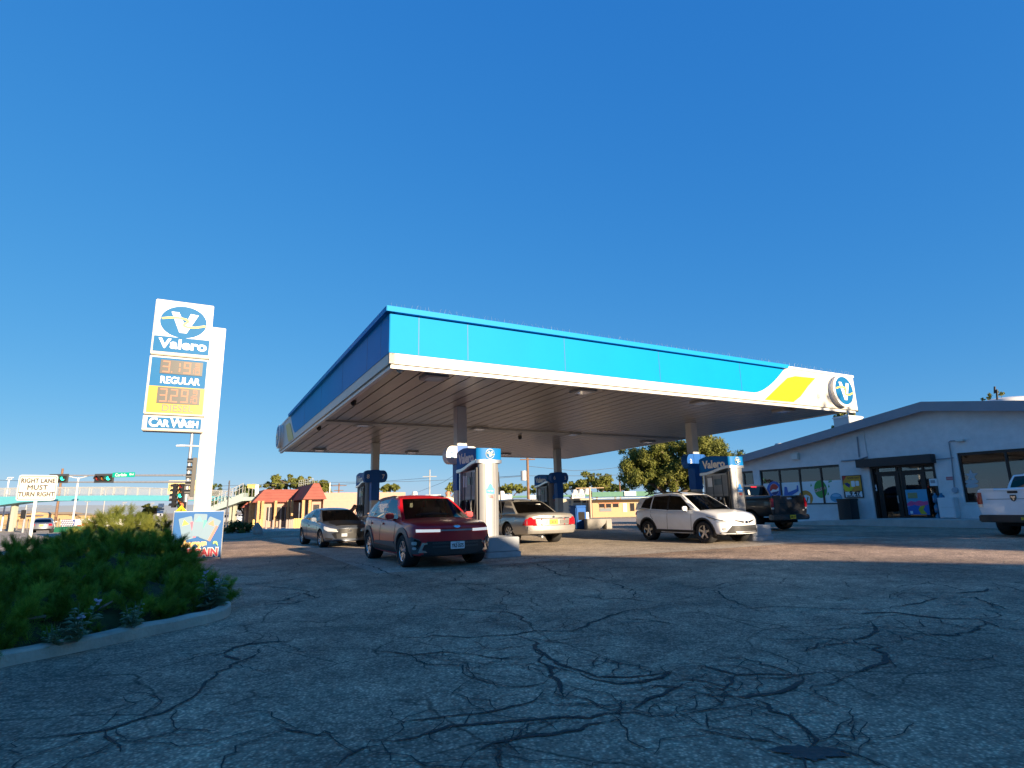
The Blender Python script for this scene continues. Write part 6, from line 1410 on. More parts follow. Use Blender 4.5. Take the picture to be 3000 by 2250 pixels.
P = at(528, 1452, YS-.6); signal('upright five-lamp traffic light with green lit on the mast pole', P, [('r', 0), ('a', 0), ('g', 1), ('a', 0), ('g', 0)], False, .92, 0, False)
P = at(508, 1452, YS-.5); signal('upright traffic light turned edge-on, left of the mast pole', P, [('r', 0), ('a', 0), ('g', 0), ('a', 0), ('g', 0)], False, .92, R(-95), False)
P = at(560, 1398, 30); signal('upright traffic light edge-on against the white sign pole', P, [('r', 0), ('a', 0), ('g', 0), ('a', 0), ('g', 0)], False, 1.1, R(-60), False)
P = at(531, 1481, YS-.6); o = thing('pedestrian_signal', 'small pedestrian signal showing an orange hand', 'signal', P); MB().box((0, .1, 0), (.5, .2, .5)).build('housing', HOUS, o, bevel=.02); plate('hand_lamp', [(-.12, -.16), (.12, -.16), (.18, .02), (.1, .16), (-.1, .18), (-.16, .02)], frame((0, -.005, 0), (1, 0, 0), (0, 0, 1)), mat('hand_orange', (.75, .13, .05), .4, emit=.6), o, .01)
P = at(362, 1391, YS-.25); o = thing('street_name_sign', 'green street name sign reading Carlisle Blvd on the mast arm', 'street sign', P); M = frame((0, 0, 0), (1, 0, 0), (0, 0, 1))
q = plate('sign_blade', rrect(-.80, -.17, .80, .17, .03), M, mat('sign_green', (.0, .33, .23), .35), o, .02); text('Carlisle', .29, off(M @ Matrix.Translation((-.19, -.01, 0)), .004), WHITE, q, 'lettering', ext=.001, bold=.006, sx=.95); text('Blvd', .19, off(M @ Matrix.Translation((.57, .02, 0)), .004), WHITE, q, 'lettering', ext=.001, bold=.004, sx=.95)
P = at(530, 1500, YS-1); o = thing('warning_sign', 'yellow diamond warning sign above the blue banner', 'road sign', P); MB().prism([(0, .45), (.45, 0), (0, -.45), (-.45, 0)], frame((0, 0, 0), (1, 0, 0), (0, 0, 1)), .01).build('sign_panel', mat('warning_yellow', (.80, .68, .02), .4), o); MB().box((0, .03, -1.0), (.06, .04, 2.2)).build('sign_post', STEEL, o); plate('sign_symbol', rect(-.05, -.15, .05, .2), frame((0, 0, 0), (1, 0, 0), (0, 0, 1)), INK, o, .004, .004)
b = at(568, 1560, 26); o = thing('street_lamp', 'white street lamp with a bent horizontal arm beside the sign pole', 'street lamp', (b.x, 26, 0)); z = zy(560, 1309, 26)
MB().tube([(.25, 0, -.1), (.25, 0, z-.5), (.22, 0, z-.12), (.08, 0, z), (-.25, 0, z+.03), (-1.0, 0, z+.07)], [.06, .05, .045, .04, .04, .04], 10).build('bent_pole', WHITE, o, smooth=40); MB().box((-.95, 0, z+.06), (.4, .12, .07)).build('lamp_head', WHITE, o, bevel=.02)

# ------------------------------------------------------------------ footbridge
YB = 80; BC_ = mat('bridge_cyan', (.10, .36, .42), .5, var=.05); FG = mat('fence_pale', (.40, .40, .38), .5)
def mesh_fence_mat(nm, col, sc=14, open_=.55):
    if nm in MATS: return MATS[nm]
    m = bpy.data.materials.new(nm); m.use_nodes = True; MATS[nm] = m; n = m.node_tree.nodes; l = m.node_tree.links; p = n['Principled BSDF']; p.inputs['Base Color'].default_value = (*col, 1); p.inputs['Roughness'].default_value = .6
    tc = n.new('ShaderNodeTexCoord'); mp = n.new('ShaderNodeMapping'); mp.inputs['Rotation'].default_value = (0, R(45), 0); ck = n.new('ShaderNodeTexBrick'); ck.offset = 0; ck.inputs['Scale'].default_value = sc; ck.inputs['Brick Width'].default_value = .5; ck.inputs['Row Height'].default_value = .5; ck.inputs['Mortar Size'].default_value = .06*open_*2
    mp.inputs['Rotation'].default_value = (R(90), 0, 0); l.new(tc.outputs['Object'], mp.inputs[0]); l.new(mp.outputs[0], ck.inputs['Vector']); l.new(ck.outputs['Fac'], p.inputs['Alpha']); return m
MESHM = mesh_fence_mat('wire_mesh', (.34, .34, .33), 6, .38)
FB = thing('footbridge', 'pale cyan pedestrian footbridge with mesh fence spanning the street', 'bridge', (0, YB, 0))
top = [(0, 1455), (150, 1453), (350, 1451), (560, 1452), (652, 1454)]; bot = [(652, 1467), (560, 1467), (350, 1467), (180, 1467), (110, 1468.5), (60, 1471.5), (0, 1480)]
P3 = lambda px, py, Y=YB: (at(px, py, Y).x, at(px, py, Y).z)
tl = [(P3(0, 1455)[0]-25, P3(0, 1456)[1]-.3)]+[P3(*q) for q in top]; bl_ = [P3(*q) for q in bot]+[(P3(0, 1480)[0]-6, P3(0, 1490)[1]), (P3(0, 1480)[0]-25, P3(0, 1500)[1])]
FM2 = frame((0, 0, 0), (1, 0, 0), (0, 0, 1))
MB().prism(tl+bl_, FM2, 2.8).build('girder', BC_, FB)
fb_ = MB(); ln = [(P3(-60, 1456)[0], P3(0, 1455)[1]), P3(150, 1453), P3(350, 1451), P3(560, 1452), P3(652, 1454)]; hs_ = [P3(0, 1430)[1], P3(150, 1428)[1], P3(350, 1427)[1], P3(560, 1433)[1], P3(652, 1438)[1]]
for k, dy in ((0, .05), (1, 2.75)):
    q = MB()
    for i in range(4): q.add([(ln[i][0], dy, ln[i][1]+.02), (ln[i+1][0], dy, ln[i+1][1]+.02), (ln[i+1][0], dy, hs_[i+1]), (ln[i][0], dy, hs_[i])], [(0, 1, 2, 3)])
    q.build('fence_mesh', MESHM, FB)
    x = ln[0][0]; e = []
    while x < ln[-1][0]:
        for i in range(4):
            if ln[i][0] <= x <= ln[i+1][0]:
                t = (x-ln[i][0])/(ln[i+1][0]-ln[i][0]); MB().box((x, dy, (ln[i][1]+(ln[i+1][1]-ln[i][1])*t+hs_[i]+(hs_[i+1]-hs_[i])*t)/2), (.09, .09, hs_[i]+(hs_[i+1]-hs_[i])*t-ln[i][1]-(ln[i+1][1]-ln[i][1])*t)).build('fence_post', FG, FB)
        x += 1.65
    for i in range(4): q = MB().tube([(ln[i][0], dy, hs_[i]), (ln[i+1][0], dy, hs_[i+1])], .05, 6).build('top_rail', FG, FB)
s0 = P3(715, 1446); s1 = P3(600, 1502)
MB().prism([(s0[0], s0[1]+.1), (s0[0], s0[1]-1.0), (s1[0], s1[1]-.3), (s1[0], s1[1]+.4)], off(FM2, .4), 1.6).build('stair_flight', mat('stair_pale', (.34, .42, .40), .5), FB)
q = MB(); 
for i in range(12):
    t = i/11; x = s0[0]+(s1[0]-s0[0])*t; z = s0[1]+(s1[1]-s0[1])*t; q.box((x, -.45, z+.7), (.06, .06, 1.3))
q.tube([(s0[0], -.45, s0[1]+1.35), (s1[0], -.45, s1[1]+1.35)], .05, 6); q.tube([(s0[0], -.45, s0[1]+.8), (s1[0], -.45, s1[1]+.8)], .03, 6); q.build('stair_rail', FG, FB)
MB().box(((P3(652, 1455)[0]+P3(745, 1455)[0])/2, 1.4, P3(700, 1462)[1]), (P3(745, 1455)[0]-P3(652, 1455)[0], 2.8, .5)).build('landing', mat('stair_pale', (.34, .42, .40), .5), FB)
for px in (667, 674, 735, 20, -40):
    MB().box((P3(px, 1480)[0], 1.4, (P3(px, 1462)[1]-1.0)/2), (.45, .6, P3(px, 1462)[1]+1.0)).build('pier', mat('pier_pale', (.40, .41, .33), .6), FB)
q = MB(); xx = P3(675, 1440)[0]
for i in range(8): q.box((xx+i*.5, -.02, P3(700, 1448)[1]+.3), (.05, .05, 1.3))
q.build('landing_rail', FG, FB)
# ------------------------------------------------------------------ poles and wires
BR = mat('pole_brown', (.20, .115, .07), .9, var=.3, vscale=4); GP = mat('pole_grey', (.34, .34, .33), .6)
def utility(lab, px, py0, Y, r=.16, arms=((.5, 2.2),), mt=BR, trf=False):
    o = pole_thing('utility_pole', lab, 'utility pole', px, py0, 1500, Y, r, mt, 'wooden utility poles'); h = o['h']
    for dz, w_ in arms: MB().box((0, -.1, h-dz), (w_, .12, .12)).build('crossarm', mt, o)
    if trf: MB().lathe([(0, 0), (.3, 0), (.3, 1.0), (0, 1.0)], Matrix.Translation((-.45, 0, h-2.6)), 14).build('transformer', mat('transformer_grey', (.5, .5, .48), .5), o)
    del o['h']; return o
utility('brown utility pole behind the left traffic light, full of hardware', 166, 1373, 95, .2, ((2.2, 3.2), (3.0, 1.6)))
utility('reddish utility pole with transformer between silver sedan and red crossover', 1549, 1335, 62, .16, ((.4, 1.6),), trf=True)
utility('thin grey utility pole left of the nearest post', 1258, 1376, 85, .11, ((1.0, 2.0),), GP)
utility('utility pole with crossarm right of the red mansard roof', 990, 1416, 100, .14, ((.4, 2.6), (1.2, 1.6)))
utility('slim pale pole beside the pink building corner', 963, 1413, 88, .10, (), OFFW)
utility('tan T-shaped utility pole in front of the green shop row', 1731, 1426, 96, .2, ((.2, 4.6),), mat('pole_tan', (.45, .33, .21), .9))
utility('short reddish pole behind the far roof near the big tree', 1820, 1405, 115, .16, ())
utility('dark thin pole right of the tall sign', 665, 1408, 70, .09, ((.3, .1),), mat('pole_dark', (.07, .07, .08), .6))
def light(lab, px, py0, Y, w_=1.8, r=.09, mt=GP, two=True):
    o = pole_thing('light_pole', lab, 'light pole', px, py0, 1520, Y, r, mt, 'far light poles on the left'); h = o['h']; del o['h']
    m_ = MB(); m_.tube([(-w_ if two else 0, 0, h+.25), (-.4, 0, h), (0, 0, h-.05), (.4, 0, h), (w_, 0, h+.25)], .05, 6); m_.build('lamp_arm', mt, o)
    for s in ((-1, 1) if two else (1,)): MB().box((s*w_, 0, h+.25), (.7, .25, .14)).build('lamp_head', mt, o)
light('white twin-arm light pole crossing in front of the footbridge', 214, 1400, 72, 1.4, .12, OFFW)
light('light pole with a double lamp seen over the bridge fence', 300, 1434, 105, 1.2)
light('thin light pole under the footbridge, left of the white trailer', 250, 1470, 100, .5, .1)
light('dark thin light pole under the left end of the footbridge', 28, 1478, 95, .3, .1, mat('pole_dark', (.07, .07, .08), .6))
light('far thin light pole right of the trailers', 356, 1476, 120, .3, .08, GP, False)
light('far paired light pole near the small green tree', 438, 1478, 120, .3, .08, GP, False)
light('short white pole with lamp at the left fence', 8, 1405, 85, .2, .12, OFFW, False)
b = at(70, 1535, 75); o = thing('signal_mast', 'far signal mast with thin arms in front of the tan houses', 'mast', (b.x, 75, -1)); z0 = zy(70, 1480, 75)+1
MB().cone((0, 0, 0), (0, 0, z0), .14, .1, 8).build('pole', STEEL, o); 
for py in (1481, 1491): MB().cone((0, 0, zy(70, py, 75)+1), (at(152, py, 75).x-b.x, 0, zy(152, py, 75)+1), .05, .04, 6).build('mast_arm', STEEL, o)
MB().box((-.1, -.2, zy(66, 1507, 75)+1), (.4, .3, 1.1)).build('signal_head', HOUS, o)
def wire(lab, pts, r=.02, mt=None):
    P_ = []
    A_ = [at(*q) for q in pts]
    for i in range(len(A_)-1):
        for k in range(8): P_.append(A_[i].lerp(A_[i+1], k/8))
    P_.append(A_[-1]); o = MB().tube(P_, r, 5).build('power_line', mt or mat('wire_dark', (.06, .07, .08), .7)); tag(o, lab, 'power line', 'overhead power lines')
wire('sagging power line ending at the big tree', [(1549, 1366, 62), (1625, 1374, 64), (1680, 1379, 66), (1745, 1377, 68), (1850, 1365, 70)], .022)
wire('level power line below the sagging one, right of the silver sedan', [(1380, 1407, 60), (1549, 1394, 62), (1700, 1394, 64), (1850, 1391, 66)], .022)
wire('power line crossing behind the nearest pump post', [(640, 1424, 80), (900, 1414, 82), (1180, 1411, 84), (1340, 1405, 85), (1549, 1392, 62.2)], .026)
wire('thin power line above the pink building', [(600, 1436, 90), (990, 1420, 100), (1258, 1400, 86)], .024)
wire('slanting wire left of the nearest post', [(1190, 1455, 90), (1300, 1412, 84), (1410, 1340, 70)], .02)
wire('power line pair over the far left street', [(-60, 1405, 85), (40, 1408, 85), (110, 1410, 80)], .03)
wire('power line behind the shop roof', [(1960, 1335, 60), (2100, 1336, 62), (2240, 1347, 64)], .025)

# ------------------------------------------------------------------ buildings far behind
PINK = mat('stucco_pink', (.42, .27, .205), .9, var=.06); ROOFR = mat('roof_tile_red', (.26, .068, .048), .8, var=.12, vscale=1)
nd = ROOFR.node_tree; wv = nd.nodes.new('ShaderNodeTexWave'); wv.bands_direction = 'Z'; wv.inputs['Scale'].default_value = .85; wv.wave_profile = 'SAW'; tc = nd.nodes.new('ShaderNodeTexCoord'); bm_ = nd.nodes.new('ShaderNodeBump'); bm_.inputs['Strength'].default_value = 1; bm_.inputs['Distance'].default_value = .15
nd.links.new(tc.outputs['Object'], wv.inputs['Vector']); nd.links.new(wv.outputs['Fac'], bm_.inputs['Height']); nd.links.new(bm_.outputs[0], nd.nodes['Principled BSDF'].inputs['Normal'])
YP = 72; P0 = land(901, 1541); P0 = at(901, 1541, YP); PB = thing('restaurant_building', 'pink stucco building with a red tiled mansard roof behind the grey hatchback', 'building', (P0.x, P0.y, -.9), TH)
def pl_(px, py, wdep):
    c = W_.dot(P0)+wdep; q = onw(px, py, c)-P0; return (q.x*U.x+q.y*U.y, q.z+P0.z+.9)
DKW = mat('dark_window', (.03, .028, .03), .15, coat=.5); WOOD = mat('post_wood', (.45, .27, .12), .8, var=.2)
ze = pl_(901, 1463, 0)[1]; zt_ = pl_(920, 1415, 0)[1]
xB1 = pl_(938, 1500, 0)[0]
MB().box((xB1/2+.3, 5.0, ze/2), (xB1-.3, 9, ze)).build('wall', PINK, PB)
def mansard(x0, x1, y0, y1, z0, z1, ins, nm='roof'):
    m_ = MB(); e = .6
    m_.add([(x0-e, y0-e, z0), (x1+e, y0-e, z0), (x1+e, y1+e, z0), (x0-e, y1+e, z0), (x0+ins, y0+ins, z1), (x1-ins*.15, y0+ins, z1), (x1-ins*.15, y1-ins, z1), (x0+ins, y1-ins, z1)], [(0, 1, 5, 4), (1, 2, 6, 5), (2, 3, 7, 6), (3, 0, 4, 7), (4, 5, 6, 7), (3, 2, 1, 0)])
    return m_.build(nm, ROOFR, PB)
mansard(-.2, xB1, 0, 14, ze, zt_, .8)
xa0, xa1 = pl_(752, 1500, 8)[0], .2; za0 = pl_(760, 1472, 8)[1]; za1 = pl_(770, 1433, 8)[1]
MB().box(((xa0+xa1)/2, 13.2, za0/2), (xa1-xa0, 9, za0)).build('wall', PINK, PB); mansard(xa0, xa1+1, 8.6, 17, za0, za1, .9)
xa2 = pl_(722, 1500, 12)[0]; MB().box(((xa2+xa0)/2, 16, za0/2-.3), (xa0-xa2, 6, za0-.6)).build('wall', mat('stucco_brown', (.25, .16, .11), .9), PB); mansard(xa2, xa0, 13, 19, za0-.6, za1-.9, .8)
for a_, b_ in ((781, 806), (811, 851)):
    x0, x1 = pl_(a_, 1500, 8.6)[0], pl_(b_, 1500, 8.6)[0]; z0, z1 = pl_(800, 1527, 8.6)[1], pl_(800, 1486, 8.6)[1]; f = plate('window', rect(x0, z0, x1, z1), frame((0, 8.68, 0), (1, 0, 0), (0, 0, 1)), DKW, PB, .05)
    for t in (.3, .62): plate('mullion', rect(x0+(x1-x0)*t-.06, z0, x0+(x1-x0)*t+.06, z1), frame((0, 8.66, 0), (1, 0, 0), (0, 0, 1)), mat('mullion_grey', (.25, .25, .26), .5), f, .03)
for a_, b_ in ((907, 914), (919, 937)):
    x0, x1 = pl_(a_, 1500, 0)[0], pl_(b_, 1500, 0)[0]; plate('window', rect(x0, .6, x1, pl_(915, 1478, 0)[1]), frame((0, .47, 0), (1, 0, 0), (0, 0, 1)), DKW, PB, .05)
for y in (1.5, 3.4, 5.3): plate('side_panel', rect(-y-1.2, .5, -y, 3.2), frame((.29, 0, 0), (0, -1, 0), (0, 0, 1)), mat('panel_dim', (.30, .22, .19), .8), PB, .03)
for px, w_ in ((756, 8), (768, 8), (806, 8), (843, 8), (854, 6), (887, 0), (906, 0), (733, 11), (741, 11)):
    x = pl_(px, 1500, w_)[0]; MB().box((x, w_-.1, 1.7), (.32, .32, 3.4)).build('porch_post', WOOD, PB)
zp = pl_(1000, 1443, .8)[1]; xp1 = pl_(1188, 1500, .8)[0]
MB().box(((xB1+.5+xp1)/2, 6, zp/2), (xp1-xB1-.5, 10, zp)).build('side_hall', PINK, PB); MB().box(((xB1+.5+xp1)/2, .98, zp-.95), (xp1-xB1-.7, .05, .08)).build('wall_ledge', mat('ledge_pink', (.5, .32, .23), .9), PB)
x = pl_(755, 1440, 12)[0]; MB().box((x, 13.5, pl_(755, 1420, 12)[1]-1.1), (.45, .45, 2.4)).build('chimney', OFFW, PB)
bk = None
for i, (px, py, tall, yel) in enumerate([(742, 1539, 1, 1), (762, 1538, 1, 1), (780, 1537, .9, 0), (800, 1537, .9, 0), (820, 1537, .9, 0), (840, 1537, .9, 0), (847, 1537, .9, 0), (852, 1537, .9, 0), (857, 1538, .95, 0), (862, 1538, 1, 1), (867, 1539, 1, 1), (872, 1539, 1, 1), (877, 1539, 1, 1), (883, 1539, 1, 1)]):
    x, z = pl_(px, py, -1.5); P = PB.matrix_basis if False else None
    wp = P0+U*x+W_*-1.5; o = MB().lathe([(0, 1.15*tall), (.10, 1.1*tall), (.13, 1.0*tall), (.13, -.2)], Matrix.Identity(4), 10).build('bollard', mat('bollard_yellow', (.62, .45, .14), .7) if yel else mat('bollard_grey', (.30, .25, .21), .8), None, smooth=50); o.location = (wp.x, wp.y, -.85)
    tag(o, 'yellow-cream bollard in the row before the pink building' if yel else 'dull grey-brown bollard in front of the dark windows', 'bollard', 'cream bollards' if yel else 'grey bollards')
BBm = thing('rooftop_billboard', 'bare billboard lattice leaning above the red roof', 'billboard', at(895, 1425, 88)); 
q = MB(); 
for i in range(7): q.box((-1+i*.33, 0, .35+.05*i), (.04, .04, 1.1))
for i in range(4): q.tube([(-1.05, 0, -.1+i*.32), (1.05, 0, .25+i*.32)], .03, 4)
q.build('lattice', mat('lattice_grey', (.36, .38, .38), .7), BBm); MB().tube([(1.05, 0, 1.2), (1.6, .5, -.4)], .04, 4).build('strut', mat('lattice_grey', (.36, .38, .38), .7), BBm); MB().box((-.3, .05, -1.2), (.08, .08, 2.2)).build('mount', GREYM, BBm)
b = at(736, 1431, 85); o = thing('sign_board', 'small yellow sign board on posts left of the red roof', 'sign', (b.x, 85, -.9)); M = frame((0, 0, 0), (1, 0, 0), (0, 0, 1)); z0 = zy(736, 1431, 85)+.9; plate('board', rect(-.66, z0, .66, z0+.62), M, mat('board_yellow', (.72, .52, .16), .5), o, .2); MB().box((0, .2, z0/2), (.15, .15, z0)).build('post', GREYM, o)
b = at(531, 1447, 62); o = thing('pawn_sign', 'cream roadside sign board with thin lettering behind the signal mast', 'sign', (b.x, 62, -.5)); z0 = zy(531, 1447, 62)+.5; w_ = 40*62/1695; plate('board', rect(-w_, z0, w_, z0+1.42), M, mat('board_cream', (.80, .62, .28), .5), o, .3); text('PA', .95, off(M @ Matrix.Translation((-w_*.62, z0+.62, 0)), .006), mat('letter_brown', (.35, .2, .08), .5), o, 'lettering', ext=.003); text('SA', .95, off(M @ Matrix.Translation((w_*.62, z0+.62, 0)), .006), mat('letter_brown', (.35, .2, .08), .5), o, 'lettering', ext=.003)
plate('lower_board', rect(-w_*.85, z0-.62, w_*.85, z0-.06), M, mat('board_dim', (.30, .28, .27), .6), o, .25); MB().box((0, .15, z0/2-.3), (.4, .3, z0-.3)).build('post', GREYM, o)
b = at(470, 1512, 66); o = thing('sign_board', 'small white and grey sign boards on a pole by the little tree', 'sign', (b.x, 66, -.8)); 
for (x0, y0, x1, y1, c_) in ((463, 1475, 479, 1487, OFFW), (459, 1489, 479, 1495, mat('board_slate', (.16, .18, .22), .5)), (459, 1496, 477, 1511, mat('board_pale', (.5, .53, .58), .5))): A_, B_ = at(x0, y1, 66), at(x1, y0, 66); plate('board', rect(A_.x-b.x, A_.z+.8, B_.x-b.x, B_.z+.8), M, c_, o, .15)
MB().box((0, .1, zy(470, 1500, 66)/2+.2), (.2, .2, zy(470, 1500, 66)+.8)).build('post', GREYM, o)
# tan houses on the far left
def slab(o, nm, x0, y0, x1, y1, Y, mt, dep=6, z=0):
    A_, B_ = at(x0, y1, Y), at(x1, y0, Y); L_ = o.location; return MB().box(((A_.x+B_.x)/2-L_.x, Y+dep/2-L_.y+z, (A_.z+B_.z)/2-L_.z), (B_.x-A_.x, dep, B_.z-A_.z)).build(nm, mt, o)
TANW = mat('stucco_tan', (.48, .33, .17), .9, var=.06); RFG = mat('roof_dim', (.20, .19, .19), .9)
def house(lab, x0, x1, ye, yr, yb, Y, gable):
    b = at((x0+x1)/2, yb, Y); o = thing('tan_house', lab, 'house', (b.x, Y, -.9), 0, 'tan houses across the street'); A_, B_ = at(x0, ye, Y), at(x1, ye, Y); zr = at(x0, yr, Y).z+.9; hw = (B_.x-A_.x)/2; ze_ = A_.z+.9
    MB().box((0, 4, ze_/2), (2*hw, 8, ze_)).build('wall', TANW, o)
    if gable: MB().prism([(-hw-.3, ze_), (hw+.3, ze_), (0, zr)], frame((0, -.1, 0), (1, 0, 0), (0, 0, 1)), 8.4).build('roof', TANW, o)
    else: MB().prism([(-.5, ze_), (8.5, ze_), (4, zr)], frame((-hw-.3, 0, 0), (0, 1, 0), (0, 0, 1)), -2*hw-.6).build('roof', RFG, o)
    plate('window', rect(-hw*.5, ze_*.3, hw*.2, ze_*.75), frame((0, -.02, 0), (1, 0, 0), (0, 0, 1)), DKW if gable else mat('window_tan', (.35, .25, .15), .6), o, .04)
house('tan gabled house at the far left edge', -60, 25, 1507, 1498, 1540, 98, False); house('tan house with a grey roof behind the far signal mast', 25, 92, 1513, 1506, 1540, 100, False); house('wide tan house with a low gable behind the grey road car', 70, 150, 1509, 1502, 1542, 102, True); house('tan house right of the brown utility pole', 154, 200, 1511, 1505, 1535, 106, False)
fo = thing('chain_fence', 'low wire fence in front of the tan houses', 'fence', (at(80, 1540, 88).x, 88, -.9)); A_, B_ = at(-40, 1540, 88), at(172, 1537, 88)
MB().add([(A_.x-fo.location.x, 0, 0), (B_.x-fo.location.x, 0, 0), (B_.x-fo.location.x, 0, 1.5), (A_.x-fo.location.x, 0, 1.5)], [(0, 1, 2, 3)]).build('fence_mesh', mesh_fence_mat('fence_wire', (.25, .2, .15), 6, .4), fo)
for i in range(8): MB().box((A_.x-fo.location.x+i*(B_.x-A_.x)/7, 0, .8), (.08, .08, 1.6)).build('fence_post', GREYM, fo)
b = at(255, 1545, 58); tr_ = thing('advertising_trailer', 'white trailer with a dotted blue end panel and red-brown print', 'trailer', (b.x, 58, -.7)); slab(tr_, 'box', 205, 1519.5, 300, 1546, 58, WHITE, 2.4)
eb = slab(tr_, 'blue_panel', 177, 1522, 216, 1546, 57.8, mat('mural_blue', (.02, .05, .22), .5), 2.4); q = MB()
for r_ in range(4):
    for c_ in range(6): P = at(181+c_*6.3+(3.1 if r_ % 2 else 0), 1525.5+r_*5.4, 57.75); q.prism(ell(.075, .075, 10), frame((P.x-b.x, -.30, P.z+.7), (1, 0, 0), (0, 0, 1)), .02)
q.build('white_dots', WHITE, eb); q = MB()
for (x0, y0, x1, y1) in ((238, 1531, 252, 1541), (250, 1533, 262, 1545), (262, 1529, 274, 1537), (224, 1538, 236, 1546)): A_, B_ = at(x0, y1, 57.9), at(x1, y0, 57.9); q.prism(rect(A_.x-b.x, A_.z+.7, B_.x-b.x, B_.z+.7), frame((0, -.04, 0), (1, 0, 0), (0, 0, 1)), .02)
q.build('print', mat('mural_rust', (.45, .09, .03), .6), tr_); MB().box((0, 1.2, .45), (4, 2, .5)).build('chassis', BLACK, tr_)
b = at(368, 1540, 60); tr2 = thing('box_trailer', 'plain white box trailer right of the dotted one', 'trailer', (b.x, 60, -.75)); slab(tr2, 'box', 334, 1519, 404, 1541, 60, WHITE, 2.4); MB().box((0, 1.2, .45), (2, 2, .6)).build('chassis', BLACK, tr2)
b = at(186, 1556, 44); o = thing('green_container', 'low dark green box at the roadside left of the juniper', 'container', (b.x, 44, -.2)); slab(o, 'body', 157, 1544, 215, 1560, 44, mat('container_green', (.015, .13, .07), .5), 1.2); slab(o, 'lid', 156, 1542.5, 216, 1544.4, 43.95, mat('container_lid', (.02, .17, .09), .5), 1.3)
# green-banded shop row
YG = 105; b = at(1540, 1513, YG); GR = thing('shop_row', 'low shop row with a long pale green fascia and white sign panels', 'building', (b.x, YG, -.9)); GRN = mat('fascia_green', (.09, .21, .145), .7, var=.1); CRM = mat('wall_cream', (.50, .43, .32), .9, var=.05)
slab(GR, 'wall', 1190, 1460, 1736, 1516, YG, CRM, 10); slab(GR, 'green_fascia', 1186, 1448, 1738, 1464, YG-.8, GRN, 3)
for (x0, y0, x1, y1, t_) in ((1246, 1449, 1292, 1464, ''), (1449, 1449, 1500, 1464, ''), (1548, 1451, 1570, 1463, ''), (1676, 1446, 1713, 1461, 'ZIA PIZZA')):
    p = slab(GR, 'sign_panel', x0, y0, x1, y1, YG-1, OFFW, .2)
    if t_: A_ = at((x0+x1)/2, (y0+y1)/2-1, YG-1); text(t_, .62, frame((A_.x-b.x, -1.01, A_.z+.9), (1, 0, 0), (0, 0, 1)), mat('letter_rust', (.5, .12, .04), .5), p, 'lettering', ext=.002, sx=.7)
    else:
        for k in range(3): slab(GR, 'panel_line', x0+5, y0+3+k*4, x1-(8 if k % 2 else 20), y0+4+k*4, YG-1.02, mat('letter_dim', (.4, .3, .25), .6), .05)
for (x0, y0, x1, y1) in ((1300, 1470, 1340, 1500), (1400, 1470, 1440, 1505), (1510, 1470, 1545, 1505), (1680, 1466, 1701, 1473), (1680, 1474, 1701, 1498), (1706, 1466, 1717, 1473), (1720, 1466, 1729, 1473), (1706, 1474, 1717, 1498), (1720, 1474, 1729, 1498)): slab(GR, 'window', x0, y0, x1, y1, YG-.04, mat('window_dim', (.22, .24, .25), .3) if y1 > 1480 else DKW, .1)
for k, (y0, y1) in enumerate(((1467, 1476), (1478, 1487), (1489, 1498))): slab(GR, 'wall_letters', 1666, y0, 1673, y1, YG-.06, mat('letter_slate', (.15, .17, .18), .5), .08)
GR2 = thing('shop_row', 'tan shop with green fascia, brown windows and small white sign, behind the red sedan', 'building', (at(1810, 1513, YG-6).x, YG-6, -.9)); slab(GR2, 'wall', 1737, 1461, 1915, 1518, YG-6, mat('wall_tan', (.50, .34, .19), .9, var=.05), 8); slab(GR2, 'green_fascia', 1735, 1438.5, 1915, 1456, YG-6.6, GRN, 3); slab(GR2, 'canopy_edge', 1738, 1456, 1915, 1461, YG-8, mat('edge_pale', (.55, .62, .58), .6), 3); slab(GR2, 'sign_panel', 1830, 1439, 1863, 1453, YG-6.8, OFFW, .2)
for (x0, y0, x1, y1) in ((1756, 1476, 1772, 1487), (1775, 1476, 1790, 1487), (1796, 1475, 1812, 1486), (1847, 1474, 1858, 1497)): slab(GR2, 'window', x0, y0, x1, y1, YG-6.05, DKW, .1)
for (x0, y0, x1, y1) in ((1754, 1473, 1792, 1476), (1794, 1472, 1814, 1475), (1772, 1476, 1775, 1490)): slab(GR2, 'window_trim', x0, y0, x1, y1, YG-6.1, mat('trim_rust', (.5, .2, .1), .7), .1)
for (x0, y0, x1, y1) in ((1757, 1488, 1791, 1499), (1866, 1473, 1880, 1500)): slab(GR2, 'window', x0, y0, x1, y1, YG-6.05, mat('window_dim', (.22, .24, .25), .3), .1)
slab(GR2, 'door', 1826, 1474, 1836, 1500, YG-6.05, OFFW, .1)
for i, (px, py) in enumerate([(1684, 1442), (1702, 1441), (1720, 1439), (1215, 1447), (1470, 1446)]):
    P = at(px, py, YG+2); o = thing('rooftop_unit', 'white rounded roof cooler on the green shop row', 'rooftop unit', P, 0, 'coolers on the far shop roofs'); MB().lathe([(0, .5), (.4, .42), (.5, .2), (.5, -.6)], Matrix.Identity(4), 12).build('casing', OFFW, o, smooth=50); MB().box((0, 0, -.4), (.9, .9, .6)).build('stand', STEEL, o)
mb = MB(); pts = []                                   # far mesa, distance haze put into its grey-blue colour
for i in range(61):
    x = -3200+i*85; h = 34+10*noise.noise(V((i*.21, 0, 0)))+5*noise.noise(V((i*.9, 3, 0))); h *= S01((700-x)/1500)*.9+.1; pts.append((x, h))
for x, h in pts: mb.v += [(x, 2300, -3), (x, 2360, h), (x, 2700, h*.9)]
mb.f = [[i*3+k, (i+1)*3+k, (i+1)*3+k+1, i*3+k+1] for i in range(60) for k in (0, 1)]; mb.m = [0]*120
tag(mb.build('hills', mat('mesa_haze', (.20, .235, .27), .95)), kind='structure')

